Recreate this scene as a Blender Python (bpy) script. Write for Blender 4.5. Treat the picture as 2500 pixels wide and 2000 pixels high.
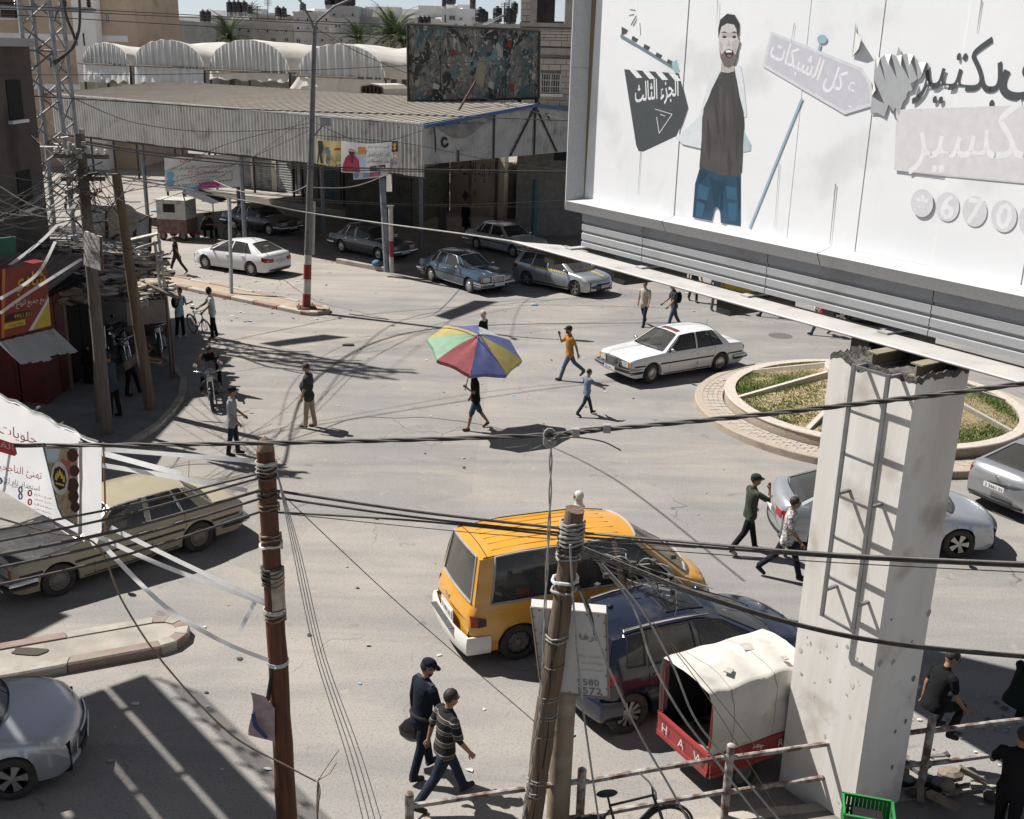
import bpy,math,random
from mathutils import Vector,Matrix,noise
random.seed(7)
for _o in list(bpy.data.objects): bpy.data.objects.remove(_o)
SC=bpy.context.scene
COL=SC.collection
# ------------------------------------------------------------------ camera
CF,CP,CR,CH=2644.05,0.319159,0.02578,9.63        # focal (px of a 2500 px wide picture), pitch down, roll, height
_c,_s=math.cos(CP),math.sin(CP)
_R,_F,_U=Vector((1,0,0)),Vector((0,_c,-_s)),Vector((0,_s,_c))
CAMR=_R*math.cos(CR) + _U*math.sin(CR)
CAMU=_U*math.cos(CR) - _R*math.sin(CR)
CAMF=_F
CAMO=Vector((0,0,CH))
cam=bpy.data.cameras.new('camera')
cam.sensor_width=36.0;cam.lens=36.0*CF/2500.0;cam.clip_end=2000.0;cam.clip_start=0.1
camo=bpy.data.objects.new('camera',cam);COL.objects.link(camo)
M=Matrix((CAMR,CAMU,-CAMF)).transposed().to_4x4();M.translation=CAMO
camo.matrix_world=M
SC.camera=camo
# ------------------------------------------------------------------ world, sun, exposure
SUN_AZ,SUN_EL=math.radians(-26.0),math.radians(52.0)   # direction in which shadows fall, height of the sun
SUND=Vector((math.cos(SUN_EL)*math.cos(SUN_AZ),math.cos(SUN_EL)*math.sin(SUN_AZ),-math.sin(SUN_EL)))
world=bpy.data.worlds.new('World');SC.world=world;world.use_nodes=True
wn=world.node_tree;bg=wn.nodes['Background']
sky=wn.nodes.new('ShaderNodeTexSky');sky.sky_type='NISHITA';sky.sun_disc=False
sky.sun_elevation=SUN_EL
sky.sun_rotation=math.atan2(-SUND.x,-SUND.y)
sky.altitude=20;sky.air_density=0.62;sky.dust_density=0.06;sky.ozone_density=4.0
hs=wn.nodes.new('ShaderNodeHueSaturation');hs.inputs['Saturation'].default_value=0.42
wn.links.new(sky.outputs[0],hs.inputs['Color']);wn.links.new(hs.outputs[0],bg.inputs[0]);bg.inputs[1].default_value=0.058
sl=bpy.data.lights.new('sun','SUN');sl.energy=5.0;sl.angle=math.radians(0.55);sl.color=(1.0,0.964,0.92)
so=bpy.data.objects.new('sun',sl);COL.objects.link(so);so.location=(-30,30,60)
so.rotation_euler=SUND.to_track_quat('-Z','Y').to_euler()
SC.view_settings.view_transform='Standard';SC.view_settings.look='None'
SC.view_settings.exposure=0.68;SC.view_settings.gamma=1.0
SC.view_settings.use_curve_mapping=False
SC.render.engine='CYCLES'
SC.cycles.max_bounces=4;SC.cycles.diffuse_bounces=3;SC.cycles.glossy_bounces=2;SC.cycles.transparent_max_bounces=8
SC.cycles.use_adaptive_sampling=True;SC.cycles.adaptive_threshold=.02
SC.cycles.caustics_reflective=False;SC.cycles.caustics_refractive=False
# ------------------------------------------------------------------ measuring helpers (photo pixel -> place)
def ray(u,v): return CAMR*((u-1250)/CF) - CAMU*((v-1000)/CF) + CAMF
def G(u,v,z=0.0):
 d=ray(u,v);return CAMO + d*((z-CH)/d.z)
def A(u,v,Y):
 d=ray(u,v);return CAMO + d*(Y/d.y)
def pix(p):
 d=Vector(p)-CAMO;w=d.dot(CAMF);return (1250+CF*d.dot(CAMR)/w,1000-CF*d.dot(CAMU)/w)
V=Vector
BENCH=bpy.data.scenes.new('bench')            # small scene where meshes are evaluated before they are placed
def baked(o):
 BENCH.collection.objects.link(o);vl=BENCH.view_layers[0];vl.update();return bpy.data.meshes.new_from_object(o.evaluated_get(vl.depsgraph))
# ------------------------------------------------------------------ mesh builder
class MB:
 def __init__(s): s.v=[];s.f=[];s.m=[]
 def add(s,vs,fs,mi=0):
  k=len(s.v);s.v += [tuple(p) for p in vs]
  for f in fs: s.f.append([i+k for i in f]);s.m.append(mi)
  return s
 def box(s,c,d,rz=0.0,mi=0,ry=0.0,rx=0.0):
  c=V(c);hx,hy,hz=d[0]/2,d[1]/2,d[2]/2
  R=Matrix.Rotation(rz,3,'Z') @ Matrix.Rotation(ry,3,'Y') @ Matrix.Rotation(rx,3,'X')
  vs=[c + R @ V((x*hx,y*hy,z*hz)) for z in (-1,1) for x,y in ((-1,-1),(1,-1),(1,1),(-1,1))]
  return s.add(vs,[(3,2,1,0),(4,5,6,7),(0,1,5,4),(1,2,6,5),(2,3,7,6),(3,0,4,7)],mi)
 def obox(s,o,a,b,c,mi=0):
  o,a,b,c=V(o),V(a),V(b),V(c)
  vs=[o,o+a,o+a+b,o+b,o+c,o+a+c,o+a+b+c,o+b+c]
  fs=[(3,2,1,0),(4,5,6,7),(0,1,5,4),(1,2,6,5),(2,3,7,6),(3,0,4,7)]
  if a.cross(b).dot(c) < 0: fs=[f[::-1] for f in fs]
  return s.add(vs,fs,mi)
 def quad(s,a,b,c,d,mi=0): return s.add([a,b,c,d],[(0,1,2,3)],mi)
 def poly(s,pts,mi=0): return s.add(pts,[tuple(range(len(pts)))],mi)
 def prism(s,pts,d,mi=0):
  n=len(pts);d=V(d);vs=[V(p) for p in pts] + [V(p)+d for p in pts]
  nn=V((0,0,0))
  for i in range(n): nn += vs[i].cross(vs[(i+1) % n])
  fs=[tuple(range(n))[::-1],tuple(range(n,2*n))] + [(i,(i+1) % n,n+(i+1) % n,n+i) for i in range(n)]
  if nn.dot(d) < 0: fs=[f[::-1] for f in fs]
  return s.add(vs,fs,mi)
 def tube(s,pts,r,n=8,mi=0,cap=True,sy=1.0):
  pts=[V(p) for p in pts];N=len(pts)
  rs=r if isinstance(r,(list,tuple)) else [r]*N
  vs=[];up=None
  for i,p in enumerate(pts):
   t=(pts[min(i+1,N-1)] - pts[max(i-1,0)])
   t=t.normalized() if t.length > 1e-9 else V((0,0,1))
   if up is None: up=V((0,0,1)) if abs(t.z) < .9 else V((0,1,0))
   a=up.cross(t)
   if a.length < 1e-6: a=V((1,0,0)).cross(t)
   a.normalize();b=t.cross(a).normalized();up=b
   for k in range(n):
    w=2*math.pi*k/n;vs.append(p + a*(math.cos(w)*rs[i]) + b*(math.sin(w)*rs[i]*sy))
  fs=[(i*n+k,i*n+(k+1) % n,(i+1)*n+(k+1) % n,(i+1)*n+k) for i in range(N-1) for k in range(n)]
  if cap: fs += [tuple(range(n))[::-1],tuple(range((N-1)*n,N*n))]
  return s.add(vs,fs,mi)
 def lathe(s,prof,n=16,M=None,mi=0,cap=False):
  vs=[];N=len(prof)
  for r,z in prof:
   for k in range(n):
    w=2*math.pi*k/n;p=V((r*math.cos(w),r*math.sin(w),z));vs.append(M @ p if M else p)
  fs=[(i*n+k,i*n+(k+1) % n,(i+1)*n+(k+1) % n,(i+1)*n+k) for i in range(N-1) for k in range(n)]
  if cap: fs += [tuple(range(n))[::-1],tuple(range((N-1)*n,N*n))]
  return s.add(vs,fs,mi)
 def grid(s,P,mi=0,closed=False,flip=False):
  nr,nc=len(P),len(P[0]);vs=[p for row in P for p in row]
  fs=[]
  for i in range(nr-1):
   for j in range(nc if closed else nc-1):
    f=(i*nc+j,i*nc+(j+1) % nc,(i+1)*nc+(j+1) % nc,(i+1)*nc+j);fs.append(f[::-1] if flip else f)
  return s.add(vs,fs,mi)
 def ell(s,c,r,n=10,m=7,mi=0,M=None):
  c=V(c);P=[]
  for i in range(m+1):
   t=math.pi*i/m;row=[]
   for k in range(n):
    w=2*math.pi*k/n
    p=V((r[0]*math.sin(t)*math.cos(w),r[1]*math.sin(t)*math.sin(w),-r[2]*math.cos(t)))
    row.append(c + (M @ p if M else p))
   P.append(row)
  return s.grid(P,mi,closed=True)
 def mesh(s,name):
  me=bpy.data.meshes.new(name);me.from_pydata(s.v,[],s.f);return me
 def build(s,name,mats,parent=None,smooth=None,loc=None):
  me=s.mesh(name)
  for m in (mats if isinstance(mats,(list,tuple)) else [mats]): me.materials.append(m)
  if any(s.m): me.polygons.foreach_set('material_index',s.m)
  me.validate();me.update()
  if smooth is not None:
   me.polygons.foreach_set('use_smooth',[True]*len(me.polygons))
   if smooth < 179: me.set_sharp_from_angle(angle=math.radians(smooth))
  return link(name,me,parent,loc)
def link(name,data,parent=None,loc=None):
 o=bpy.data.objects.new(name,data);COL.objects.link(o)
 if parent: o.parent=parent
 if loc is not None: o.location=loc
 return o
def tag(o,label=None,cat=None,group=None,kind=None):
 if label: o['label']=label
 if cat: o['category']=cat
 if group: o['group']=group
 if kind: o['kind']=kind
 return o
def thing(name,label,cat,loc=(0,0,0),rz=0.0,group=None):
 o=bpy.data.objects.new(name,None);COL.objects.link(o);o.empty_display_size=.2
 o.location=loc;o.rotation_euler=(0,0,rz)
 return tag(o,label,cat,group)
def copy_tree(o,parent=None):
 c=o.copy();COL.objects.link(c)
 if parent is not None: c.parent=parent
 for ch in list(o.children): copy_tree(ch,c)
 return c
def structure(o): o['kind']='structure';return o
# ------------------------------------------------------------------ materials
def lin(h):
 if isinstance(h,str):
  h=h.lstrip('#');c=[int(h[i:i+2],16)/255 for i in (0,2,4)]
  return tuple(x/12.92 if x <= .04045 else ((x+.055)/1.055)**2.4 for x in c)
 return tuple(h)
_mats={}
def mat(name,col,rough=.7,metal=0.0,col2=None,scale=6.0,amt=.5,bump=0.0,bscale=None,spec=.4,stretch=None,coat=0.0,dirt=None,detail=4.0):
 """principled surface whose colour drifts between col and col2 by noise, with fine relief and optional dirt"""
 if name in _mats: return _mats[name]
 m=bpy.data.materials.new(name);m.use_nodes=True;_mats[name]=m
 nt=m.node_tree;N,L=nt.nodes,nt.links;b=N['Principled BSDF']
 col=lin(col);b.inputs['Roughness'].default_value=rough;b.inputs['Metallic'].default_value=metal
 b.inputs['Specular IOR Level'].default_value=spec
 if coat: b.inputs['Coat Weight'].default_value=coat;b.inputs['Coat Roughness'].default_value=.06
 c2=lin(col2) if col2 else tuple(x*.72 for x in col)
 tc=N.new('ShaderNodeTexCoord');src=tc.outputs['Object']
 if stretch:
  mp=N.new('ShaderNodeMapping');mp.inputs['Scale'].default_value=stretch;L.new(src,mp.inputs[0]);src=mp.outputs[0]
 nz=N.new('ShaderNodeTexNoise');nz.inputs['Scale'].default_value=scale;nz.inputs['Detail'].default_value=detail
 L.new(src,nz.inputs['Vector'])
 rp=N.new('ShaderNodeValToRGB');rp.color_ramp.elements[0].position=.5-.28*amt-.02;rp.color_ramp.elements[1].position=.5+.28*amt+.02
 e=rp.color_ramp.elements
 e[0].color=(*c2,1);e[1].color=(*col,1)
 L.new(nz.outputs['Fac'],rp.inputs[0]);out=rp.outputs[0]
 if dirt:
  dcol,damt,dscale=dirt
  n2=N.new('ShaderNodeTexNoise');n2.inputs['Scale'].default_value=dscale;n2.inputs['Detail'].default_value=6
  L.new(tc.outputs['Object'],n2.inputs['Vector'])
  r2=N.new('ShaderNodeValToRGB');r2.color_ramp.elements[0].position=.55;r2.color_ramp.elements[1].position=.72
  r2.color_ramp.elements[0].color=(0,0,0,1);r2.color_ramp.elements[1].color=(damt,damt,damt,1)
  L.new(n2.outputs['Fac'],r2.inputs[0])
  mx=N.new('ShaderNodeMix');mx.data_type='RGBA';L.new(r2.outputs[0],mx.inputs[0]);L.new(out,mx.inputs[6])
  mx.inputs[7].default_value=(*lin(dcol),1);out=mx.outputs[2]
 L.new(out,b.inputs['Base Color'])
 if bump:
  n3=N.new('ShaderNodeTexNoise');n3.inputs['Scale'].default_value=bscale or scale*4;n3.inputs['Detail'].default_value=3
  L.new(src,n3.inputs['Vector'])
  bp=N.new('ShaderNodeBump');bp.inputs['Strength'].default_value=bump;bp.inputs['Distance'].default_value=.02
  L.new(n3.outputs['Fac'],bp.inputs['Height']);L.new(bp.outputs[0],b.inputs['Normal'])
 return m
def flat(name,col,rough=.8,metal=0.0,spec=.3):
 return mat(name,col,rough,metal,scale=9,amt=.8,col2=tuple(x*.88 for x in lin(col)),spec=spec)
def glass_mat(name,tint=(.10,.11,.11),rough=.03,back=.55):
 """tinted pane: part of the light passes tinted, the rest is a dark glossy dusty coat"""
 if name in _mats: return _mats[name]
 m=bpy.data.materials.new(name);m.use_nodes=True;_mats[name]=m
 nt=m.node_tree;N,L=nt.nodes,nt.links;N.remove(N['Principled BSDF'])
 tr=N.new('ShaderNodeBsdfTransparent');tr.inputs[0].default_value=(*[x**.5 for x in tint],1)
 df=N.new('ShaderNodeBsdfDiffuse');df.inputs[0].default_value=(.14,.135,.12,1)
 gl=N.new('ShaderNodeBsdfGlossy');gl.inputs['Roughness'].default_value=rough;gl.inputs[0].default_value=(.7,.71,.72,1)
 lw=N.new('ShaderNodeLayerWeight');lw.inputs[0].default_value=.5;pw=N.new('ShaderNodeMath');pw.operation='POWER';pw.inputs[1].default_value=4;L.new(lw.outputs['Facing'],pw.inputs[0])
 fr=N.new('ShaderNodeMath');fr.operation='MULTIPLY_ADD';fr.inputs[1].default_value=.55;fr.inputs[2].default_value=.045;L.new(pw.outputs[0],fr.inputs[0])
 m1=N.new('ShaderNodeMixShader');m1.inputs[0].default_value=1-back
 m2=N.new('ShaderNodeMixShader');L.new(fr.outputs[0],m2.inputs[0])
 L.new(tr.outputs[0],m1.inputs[1]);L.new(df.outputs[0],m1.inputs[2])
 L.new(m1.outputs[0],m2.inputs[1]);L.new(gl.outputs[0],m2.inputs[2])
 L.new(m2.outputs[0],N['Material Output'].inputs[0])
 return m
def thin_mat(name,col,col2=None,thru=.45,scale=2.0,rough=.6):
 """thin sheet that lets part of the light through from behind"""
 if name in _mats: return _mats[name]
 m=mat(name,col,rough,col2=col2,scale=scale,bump=.2,bscale=scale*2.5);nt=m.node_tree;b=nt.nodes['Principled BSDF']
 tr=nt.nodes.new('ShaderNodeBsdfTranslucent');mx=nt.nodes.new('ShaderNodeMixShader');mx.inputs[0].default_value=thru
 nt.links.new(b.inputs['Base Color'].links[0].from_socket,tr.inputs[0]);nt.links.new(b.outputs[0],mx.inputs[1]);nt.links.new(tr.outputs[0],mx.inputs[2]);nt.links.new(mx.outputs[0],nt.nodes['Material Output'].inputs[0])
 return m
# ------------------------------------------------------------------ writing: arabic letters joined by hand into presentation forms
_AR={'ا': (0xFE8D,2),'أ': (0xFE83,2),'إ': (0xFE87,2),'ب': (0xFE8F,4),'ة': (0xFE93,2),'ت': (0xFE95,4),'ث': (0xFE99,4),'ج': (0xFE9D,4),
       'ح': (0xFEA1,4),'خ': (0xFEA5,4),'د': (0xFEA9,2),'ذ': (0xFEAB,2),'ر': (0xFEAD,2),'ز': (0xFEAF,2),'س': (0xFEB1,4),'ش': (0xFEB5,4),
       'ص': (0xFEB9,4),'ض': (0xFEBD,4),'ط': (0xFEC1,4),'ظ': (0xFEC5,4),'ع': (0xFEC9,4),'غ': (0xFECD,4),'ف': (0xFED1,4),'ق': (0xFED5,4),
       'ك': (0xFED9,4),'ل': (0xFEDD,4),'م': (0xFEE1,4),'ن': (0xFEE5,4),'ه': (0xFEE9,4),'و': (0xFEED,2),'ى': (0xFEEF,2),'ي': (0xFEF1,4),
       'ء': (0xFE80,1),'ئ': (0xFE89,4),'ؤ': (0xFE85,2)}
_LA={'ا': 0xFEFB,'أ': 0xFEF7,'إ': 0xFEF9}
def arabic(s):
 if not any(c in _AR for c in s): return s
 out=[];i=0;n=len(s)
 joins=lambda k: 0 <= k < n and s[k] in _AR and _AR[s[k]][1] == 4          # joins to the letter after it
 while i < n:
  c=s[i]
  if c == 'ل' and i+1 < n and s[i+1] in _LA:
   out.append(chr(_LA[s[i+1]] + (1 if joins(i-1) else 0)));i += 2;continue
  if c in _AR:
   base,k=_AR[c];prev=joins(i-1) and k > 1;nxt=k == 4 and i+1 < n and s[i+1] in _AR and _AR[s[i+1]][1] > 1
   out.append(chr(base + (3 if prev and nxt else 2 if nxt else 1 if prev else 0)))
  else: out.append(c)
  i += 1
 s2=''.join(out)[::-1]
 res='';num=''                                                            # digits keep their own order
 for ch in s2:
  if ch.isdigit(): num=ch + num
  else: res += num + ch;num=''
 return res + num
def writing(name,text,o,ax,ay,height,m,parent=None,align='CENTER',off=.004,width=None,shear=0.0,bold=0.0):
 """flat lettering lying on a plane: o = anchor, ax/ay = unit directions of the line and of the letters' height"""
 cu=bpy.data.curves.new(name,'FONT');cu.body=arabic(text);cu.align_x=align;cu.size=1.0;cu.resolution_u=2;cu.shear=shear
 cu.offset=bold
 t=bpy.data.objects.new(name,cu);me=baked(t)
 bpy.data.objects.remove(t);bpy.data.curves.remove(cu)
 if not len(me.vertices): return None
 xs=[v.co.x for v in me.vertices];ys=[v.co.y for v in me.vertices]
 sy=height/max(.05,max(ys)-min(ys));sx=sy if width is None else width/max(.05,max(xs)-min(xs))
 cxm={'CENTER': (min(xs)+max(xs))/2,'LEFT': min(xs),'RIGHT': max(xs)}[align];cy=(min(ys)+max(ys))/2
 ax,ay=V(ax).normalized(),V(ay).normalized();nn=ax.cross(ay).normalized();o=V(o)
 for v in me.vertices: v.co=o + ax*((v.co.x-cxm)*sx) + ay*((v.co.y-cy)*sy) + nn*off
 me.materials.clear();me.materials.append(m)
 return link(name,me,parent)
# ================================================================== ground
def ground_mat():
 m=bpy.data.materials.new('dusty_asphalt');m.use_nodes=True;nt=m.node_tree;N,L=nt.nodes,nt.links;b=N['Principled BSDF']
 b.inputs['Roughness'].default_value=.88;b.inputs['Specular IOR Level'].default_value=.25
 tc=N.new('ShaderNodeTexCoord');O=tc.outputs['Object']
 def nz(scale,detail=4,rough=.55,vec=O,dist=0.0):
  n=N.new('ShaderNodeTexNoise');n.inputs['Scale'].default_value=scale;n.inputs['Detail'].default_value=detail
  n.inputs['Roughness'].default_value=rough;n.inputs['Distortion'].default_value=dist;L.new(vec,n.inputs['Vector']);return n.outputs['Fac']
 def ramp(f,p0,p1,c0=(0,0,0),c1=(1,1,1)):
  r=N.new('ShaderNodeValToRGB');e=r.color_ramp.elements;e[0].position=p0;e[1].position=p1
  e[0].color=(*c0,1);e[1].color=(*c1,1);L.new(f,r.inputs[0]);return r.outputs[0]
 def mix(f,a,c,mode='MIX'):
  x=N.new('ShaderNodeMix');x.data_type='RGBA';x.blend_type=mode
  if isinstance(f,float): x.inputs[0].default_value=f
  else: L.new(f,x.inputs[0])
  for sock,val in ((6,a),(7,c)):
   if isinstance(val,tuple): x.inputs[sock].default_value=(*val,1)
   else: L.new(val,x.inputs[sock])
  return x.outputs[2]
 def math_(op,a,c):
  x=N.new('ShaderNodeMath');x.operation=op
  for i,val in enumerate((a,c)):
   if isinstance(val,(int,float)): x.inputs[i].default_value=val
   else: L.new(val,x.inputs[i])
  return x.outputs[0]
 asph=mix(ramp(nz(.35,5),.35,.65),(.215,.204,.194),(.262,.248,.235))
 sand=mix(ramp(nz(.8,5),.3,.7),(.325,.29,.25),(.285,.258,.226))
 sep=N.new('ShaderNodeSeparateXYZ');L.new(O,sep.inputs[0])
 # unpaved lot beyond the street, dusty verge in front of the shops
 far=N.new('ShaderNodeMapRange');far.inputs[1].default_value=44;far.inputs[2].default_value=62;L.new(sep.outputs[1],far.inputs[0])
 lft=N.new('ShaderNodeMapRange');lft.inputs[1].default_value=-1;lft.inputs[2].default_value=-9;L.new(sep.outputs[0],lft.inputs[0])
 f=math_('ADD',nz(.11,4,.6,dist=.6),math_('ADD',math_('MULTIPLY',far.outputs[0],.28),math_('MULTIPLY',lft.outputs[0],.10)))
 col=mix(ramp(f,.46,.66),asph,sand)
 # streaks worn by the traffic
 mp=N.new('ShaderNodeMapping');mp.inputs['Rotation'].default_value=(0,0,-.35);mp.inputs['Scale'].default_value=(.10,.9,1);L.new(O,mp.inputs[0])
 col=mix(ramp(nz(1.0,3,.6,mp.outputs[0],.8),.42,.70),col,mix(.55,col,(.145,.145,.148)))
 # older and newer lays of asphalt
 vp=N.new('ShaderNodeTexVoronoi');vp.inputs['Scale'].default_value=.075;L.new(mp.outputs[0] if False else O,vp.inputs['Vector']);spv=N.new('ShaderNodeSeparateColor');L.new(vp.outputs['Color'],spv.inputs[0])
 col=mix(math_('MULTIPLY',ramp(spv.outputs[0],.45,.55),.26),col,(.15,.145,.14))
 # sand blown over the road in drifts
 mp2=N.new('ShaderNodeMapping');mp2.inputs['Rotation'].default_value=(0,0,.5);mp2.inputs['Scale'].default_value=(.25,.6,1);L.new(O,mp2.inputs[0])
 col=mix(math_('MULTIPLY',ramp(nz(.9,5,.65,mp2.outputs[0],.5),.52,.68),.45),col,(.345,.305,.26))
 # speckle of stones, oil spots, pale scuffs
 col=mix(math_('MULTIPLY',ramp(nz(38,3),.52,.72),.5),col,(.36,.33,.29))
 col=mix(math_('MULTIPLY',ramp(nz(25,3),.30,.48,(1,1,1),(0,0,0)),.45),col,(.10,.097,.094))
 col=mix(math_('MULTIPLY',ramp(nz(1.7,4,.6,dist=.4),.64,.73),.5),col,(.09,.088,.085))
 col=mix(math_('MULTIPLY',ramp(nz(2.3,4,.65,dist=.7),.63,.72),.4),col,(.36,.32,.27))
 # curved tyre tracks round the island
 sub_=N.new('ShaderNodeVectorMath');sub_.operation='DISTANCE';sub_.inputs[1].default_value=(10.3,29.6,0);L.new(O,sub_.inputs[0])
 trk=ramp(math_('ABSOLUTE',math_('SUBTRACT',math_('FRACT',math_('DIVIDE',math_('ADD',sub_.outputs['Value'],math_('MULTIPLY',nz(.2,2),3.0)),3.1),0),.5),0),.02,.09,(1,1,1),(0,0,0))
 col=mix(math_('MULTIPLY',math_('MULTIPLY',trk,ramp(nz(.5,4),.45,.65)),.18),col,(.12,.118,.115))
 # cracks and the joint lines of old patches
 ds=N.new('ShaderNodeTexNoise');ds.inputs['Scale'].default_value=.6;ds.inputs['Detail'].default_value=6;L.new(O,ds.inputs['Vector'])
 ad=N.new('ShaderNodeVectorMath');ad.operation='MULTIPLY_ADD';ad.inputs[1].default_value=(2.2,2.2,0);L.new(ds.outputs['Color'],ad.inputs[0]);L.new(O,ad.inputs[2])
 vo=N.new('ShaderNodeTexVoronoi');vo.feature='DISTANCE_TO_EDGE';vo.inputs['Scale'].default_value=.17;L.new(ad.outputs[0],vo.inputs['Vector'])
 crack=ramp(vo.outputs[0],.0,.0035,(1,1,1),(0,0,0))
 crack=math_('MULTIPLY',crack,ramp(nz(.25,3),.52,.66))
 col=mix(math_('MULTIPLY',crack,.75),col,(.07,.065,.06))
 L.new(col,b.inputs['Base Color'])
 bp=N.new('ShaderNodeBump');bp.inputs['Strength'].default_value=.35;bp.inputs['Distance'].default_value=.02
 h=math_('SUBTRACT',math_('ADD',nz(30,4),math_('MULTIPLY',nz(4,4),1.2)),math_('MULTIPLY',crack,2.5))
 L.new(h,bp.inputs['Height']);L.new(bp.outputs[0],b.inputs['Normal'])
 return m
GM=ground_mat()
g_=MB();xs=[-600,-120,-60,-40,-30,-20,-10,0,10,20,30,60,120,600];ys=[-40,0,10,20,30,40,50,60,80,120,250,900]
g_.grid([[(x,y,0) for x in xs] for y in ys])
structure(g_.build('ground',GM))
KERB=mat('kerb_concrete',(.36,.33,.28),.9,col2=(.25,.23,.2),scale=3,bump=.5,bscale=30)
KRED=mat('kerb_red_paint',(.25,.135,.105),.85,col2=(.31,.235,.19),scale=3.5,amt=.7,bump=.4,bscale=30)
KWHT=mat('kerb_white_paint',(.41,.37,.31),.85,col2=(.31,.265,.215),scale=3.5,amt=.8,bump=.4,bscale=30)
CONC=mat('rough_concrete',(.33,.30,.26),.9,col2=(.24,.22,.19),scale=2,bump=.5,bscale=25)
SANDY=mat('sandy_fill',(.34,.28,.21),.95,col2=(.27,.22,.17),scale=2.5,bump=.6,bscale=18)
def strip_line(pts):                        # running length along a polyline
 out=[0.0]
 for a,b in zip(pts,pts[1:]): out.append(out[-1]+(V(b)-V(a)).length)
 return out
def kerb_island(name,outline,h,label,stones_red_white,w=.22,fill=SANDY,ph=0,length=1.0,pair=None):
 """raised island: kerb stones round a filled bed; each stone is a piece of its own"""
 outline=[V((p[0],p[1],0)) for p in outline];n=len(outline)
 cen=sum(outline,V((0,0,0)))/n
 area=sum(outline[i].x*outline[(i+1) % n].y-outline[(i+1) % n].x*outline[i].y for i in range(n))
 if area < 0: outline=outline[::-1]
 root=thing(name,label,'traffic island',(0,0,0));root['kind']='structure'
 del root['category']
 inner=[]
 for i in range(n):
  a,b,c=outline[i-1],outline[i],outline[(i+1) % n]
  d1,d2=(b-a).normalized(),(c-b).normalized();n1=V((-d1.y,d1.x,0));n2=V((-d2.y,d2.x,0));nn=(n1+n2).normalized()
  inner.append(b+nn*(w/max(.5,nn.dot(n1))))
 mb=MB();mb.poly([p+V((0,0,h-.02)) for p in inner]);mb.build('bed',fill,root)
 k=ph
 for i in range(n):
  a,b=outline[i],outline[(i+1) % n];ia,ib=inner[i],inner[(i+1) % n]
  L=(b-a).length;m=max(1,round(L/length))
  for j in range(m):
   t0,t1=j/m,(j+1)/m;g=.006/L*m if m else 0;t0 += g/2;t1 -= g/2
   q=[a.lerp(b,t0),a.lerp(b,t1),ia.lerp(ib,t1),ia.lerp(ib,t0)]
   hh=h+random.uniform(-.008,.008);e=V((0,0,hh));e2=V((0,0,hh-.03))
   qi=[q[0].lerp(q[3],.12),q[1].lerp(q[2],.12)]
   mb=MB();vs=q+[q[0]+e2,q[1]+e2,q[2]+e,q[3]+e,qi[0]+e,qi[1]+e]
   mb.add(vs,[(0,1,5,4),(4,5,9,8),(8,9,6,7),(3,0,4,8,7),(1,2,6,9,5),(2,3,7,6)])
   mt=KERB if not stones_red_white else (pair or (KRED,KWHT))[k % 2];k += 1
   mb.build('kerb_stone',mt,root)
 return root
# pavement along the near buildings, behind the railing
pv=[(-9,9.4),(.4,11.0),(2.9,11.75),(5.7,12.35),(7.2,12.7),(12,13.6)]
pvm=mat('pavement_blocks',(.20,.185,.165),.9,col2=(.15,.14,.125),scale=1.5,bump=.5,bscale=12,dirt=('#3a332c',.7,1.2))
mb=MB();mb.prism([(x,y,0) for x,y in pv]+[(12,-6,0),(-9,-6,0)],(0,0,.14));structure(mb.build('pavement',pvm))
for (x0,y0),(x1,y1) in zip(pv,pv[1:]):
 a,b=V((x0,y0,0)),V((x1,y1,0));L=(b-a).length;m=max(1,round(L));d=(b-a)/m;nn=V((-d.y,d.x,0)).normalized()
 for j in range(m):
  mb=MB();mb.obox(a+d*j+d*.006,d*.985,nn*.16,(0,0,.155+random.uniform(-.01,.01)))
  structure(mb.build('kerb_stone',KERB))
# ------------------------------------------------------------------ road dividers with painted kerb
def strip(p0,p1,w):                       # rounded end strip outline, p0 = open end, p1 = rounded end
 a,b=V(p0),V(p1);d=(b-a).normalized();nn=V((-d.y,d.x,0));out=[a-nn*w/2]
 for k in range(7):
  t=-math.pi/2+math.pi*k/6;out.append(b+d*(math.cos(t)*w/2)+nn*(math.sin(t)*w/2))
 return out+[a+nn*w/2]
kerb_island('road_divider',strip(G(250,655),G(765,762),1.3),.16,'long road divider with worn red and white kerb below the tall street lamp',True,length=1.25)
kerb_island('road_divider',strip(G(-330,1692),G(385,1562),1.08),.17,'road divider with sandy broken top and red kerb beside the silver car',True,length=1.3,ph=1,fill=CONC,pair=(KERB,mat('kerb_faded_red',(.20,.14,.12),.9,col2=(.24,.2,.165),scale=3,amt=.6,bump=.4,bscale=30)))
kerb_island('road_divider',strip(G(835,640),G(955,662),.8),.22,'short bare concrete divider round the sign post before the market',False,fill=CONC)
# far pavement of the market, low step
# ================================================================== roundabout
RC=V((10.3,29.6,0))
def rp(r,a,z=0.0): return RC+V((r*math.cos(a),r*math.sin(a),z))
rb=tag(bpy.data.objects.new('roundabout',None),'round planted traffic island with paved apron and eight grass beds',kind='structure');COL.objects.link(rb)
WASH=mat('washed_concrete',(.42,.35,.28),.9,col2=(.30,.25,.2),scale=30,bump=.6,bscale=60,dirt=('#6a5a48',.6,2))
WASHL=mat('pale_washed_concrete',(.48,.43,.37),.9,col2=(.39,.345,.295),scale=8,bump=.4,bscale=60)
mb=MB();n=72
def ringwall(mb,r0,r1,z0,z1,n=72,mi=0):
 P=[]
 for k in range(n):
  a=2*math.pi*k/n;P.append([rp(r0,a,z0),rp(r0,a,z1-.02),rp(r0-.02 if r0 > r1 else r0+.02,a,z1),rp(r1,a,z1),rp(r1,a,z0)])
 P.append(P[0]);mb.grid(P,mi)
ringwall(mb,5.0,4.78,0,.20);mb.build('outer_kerb',WASH,rb,smooth=40)
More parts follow.
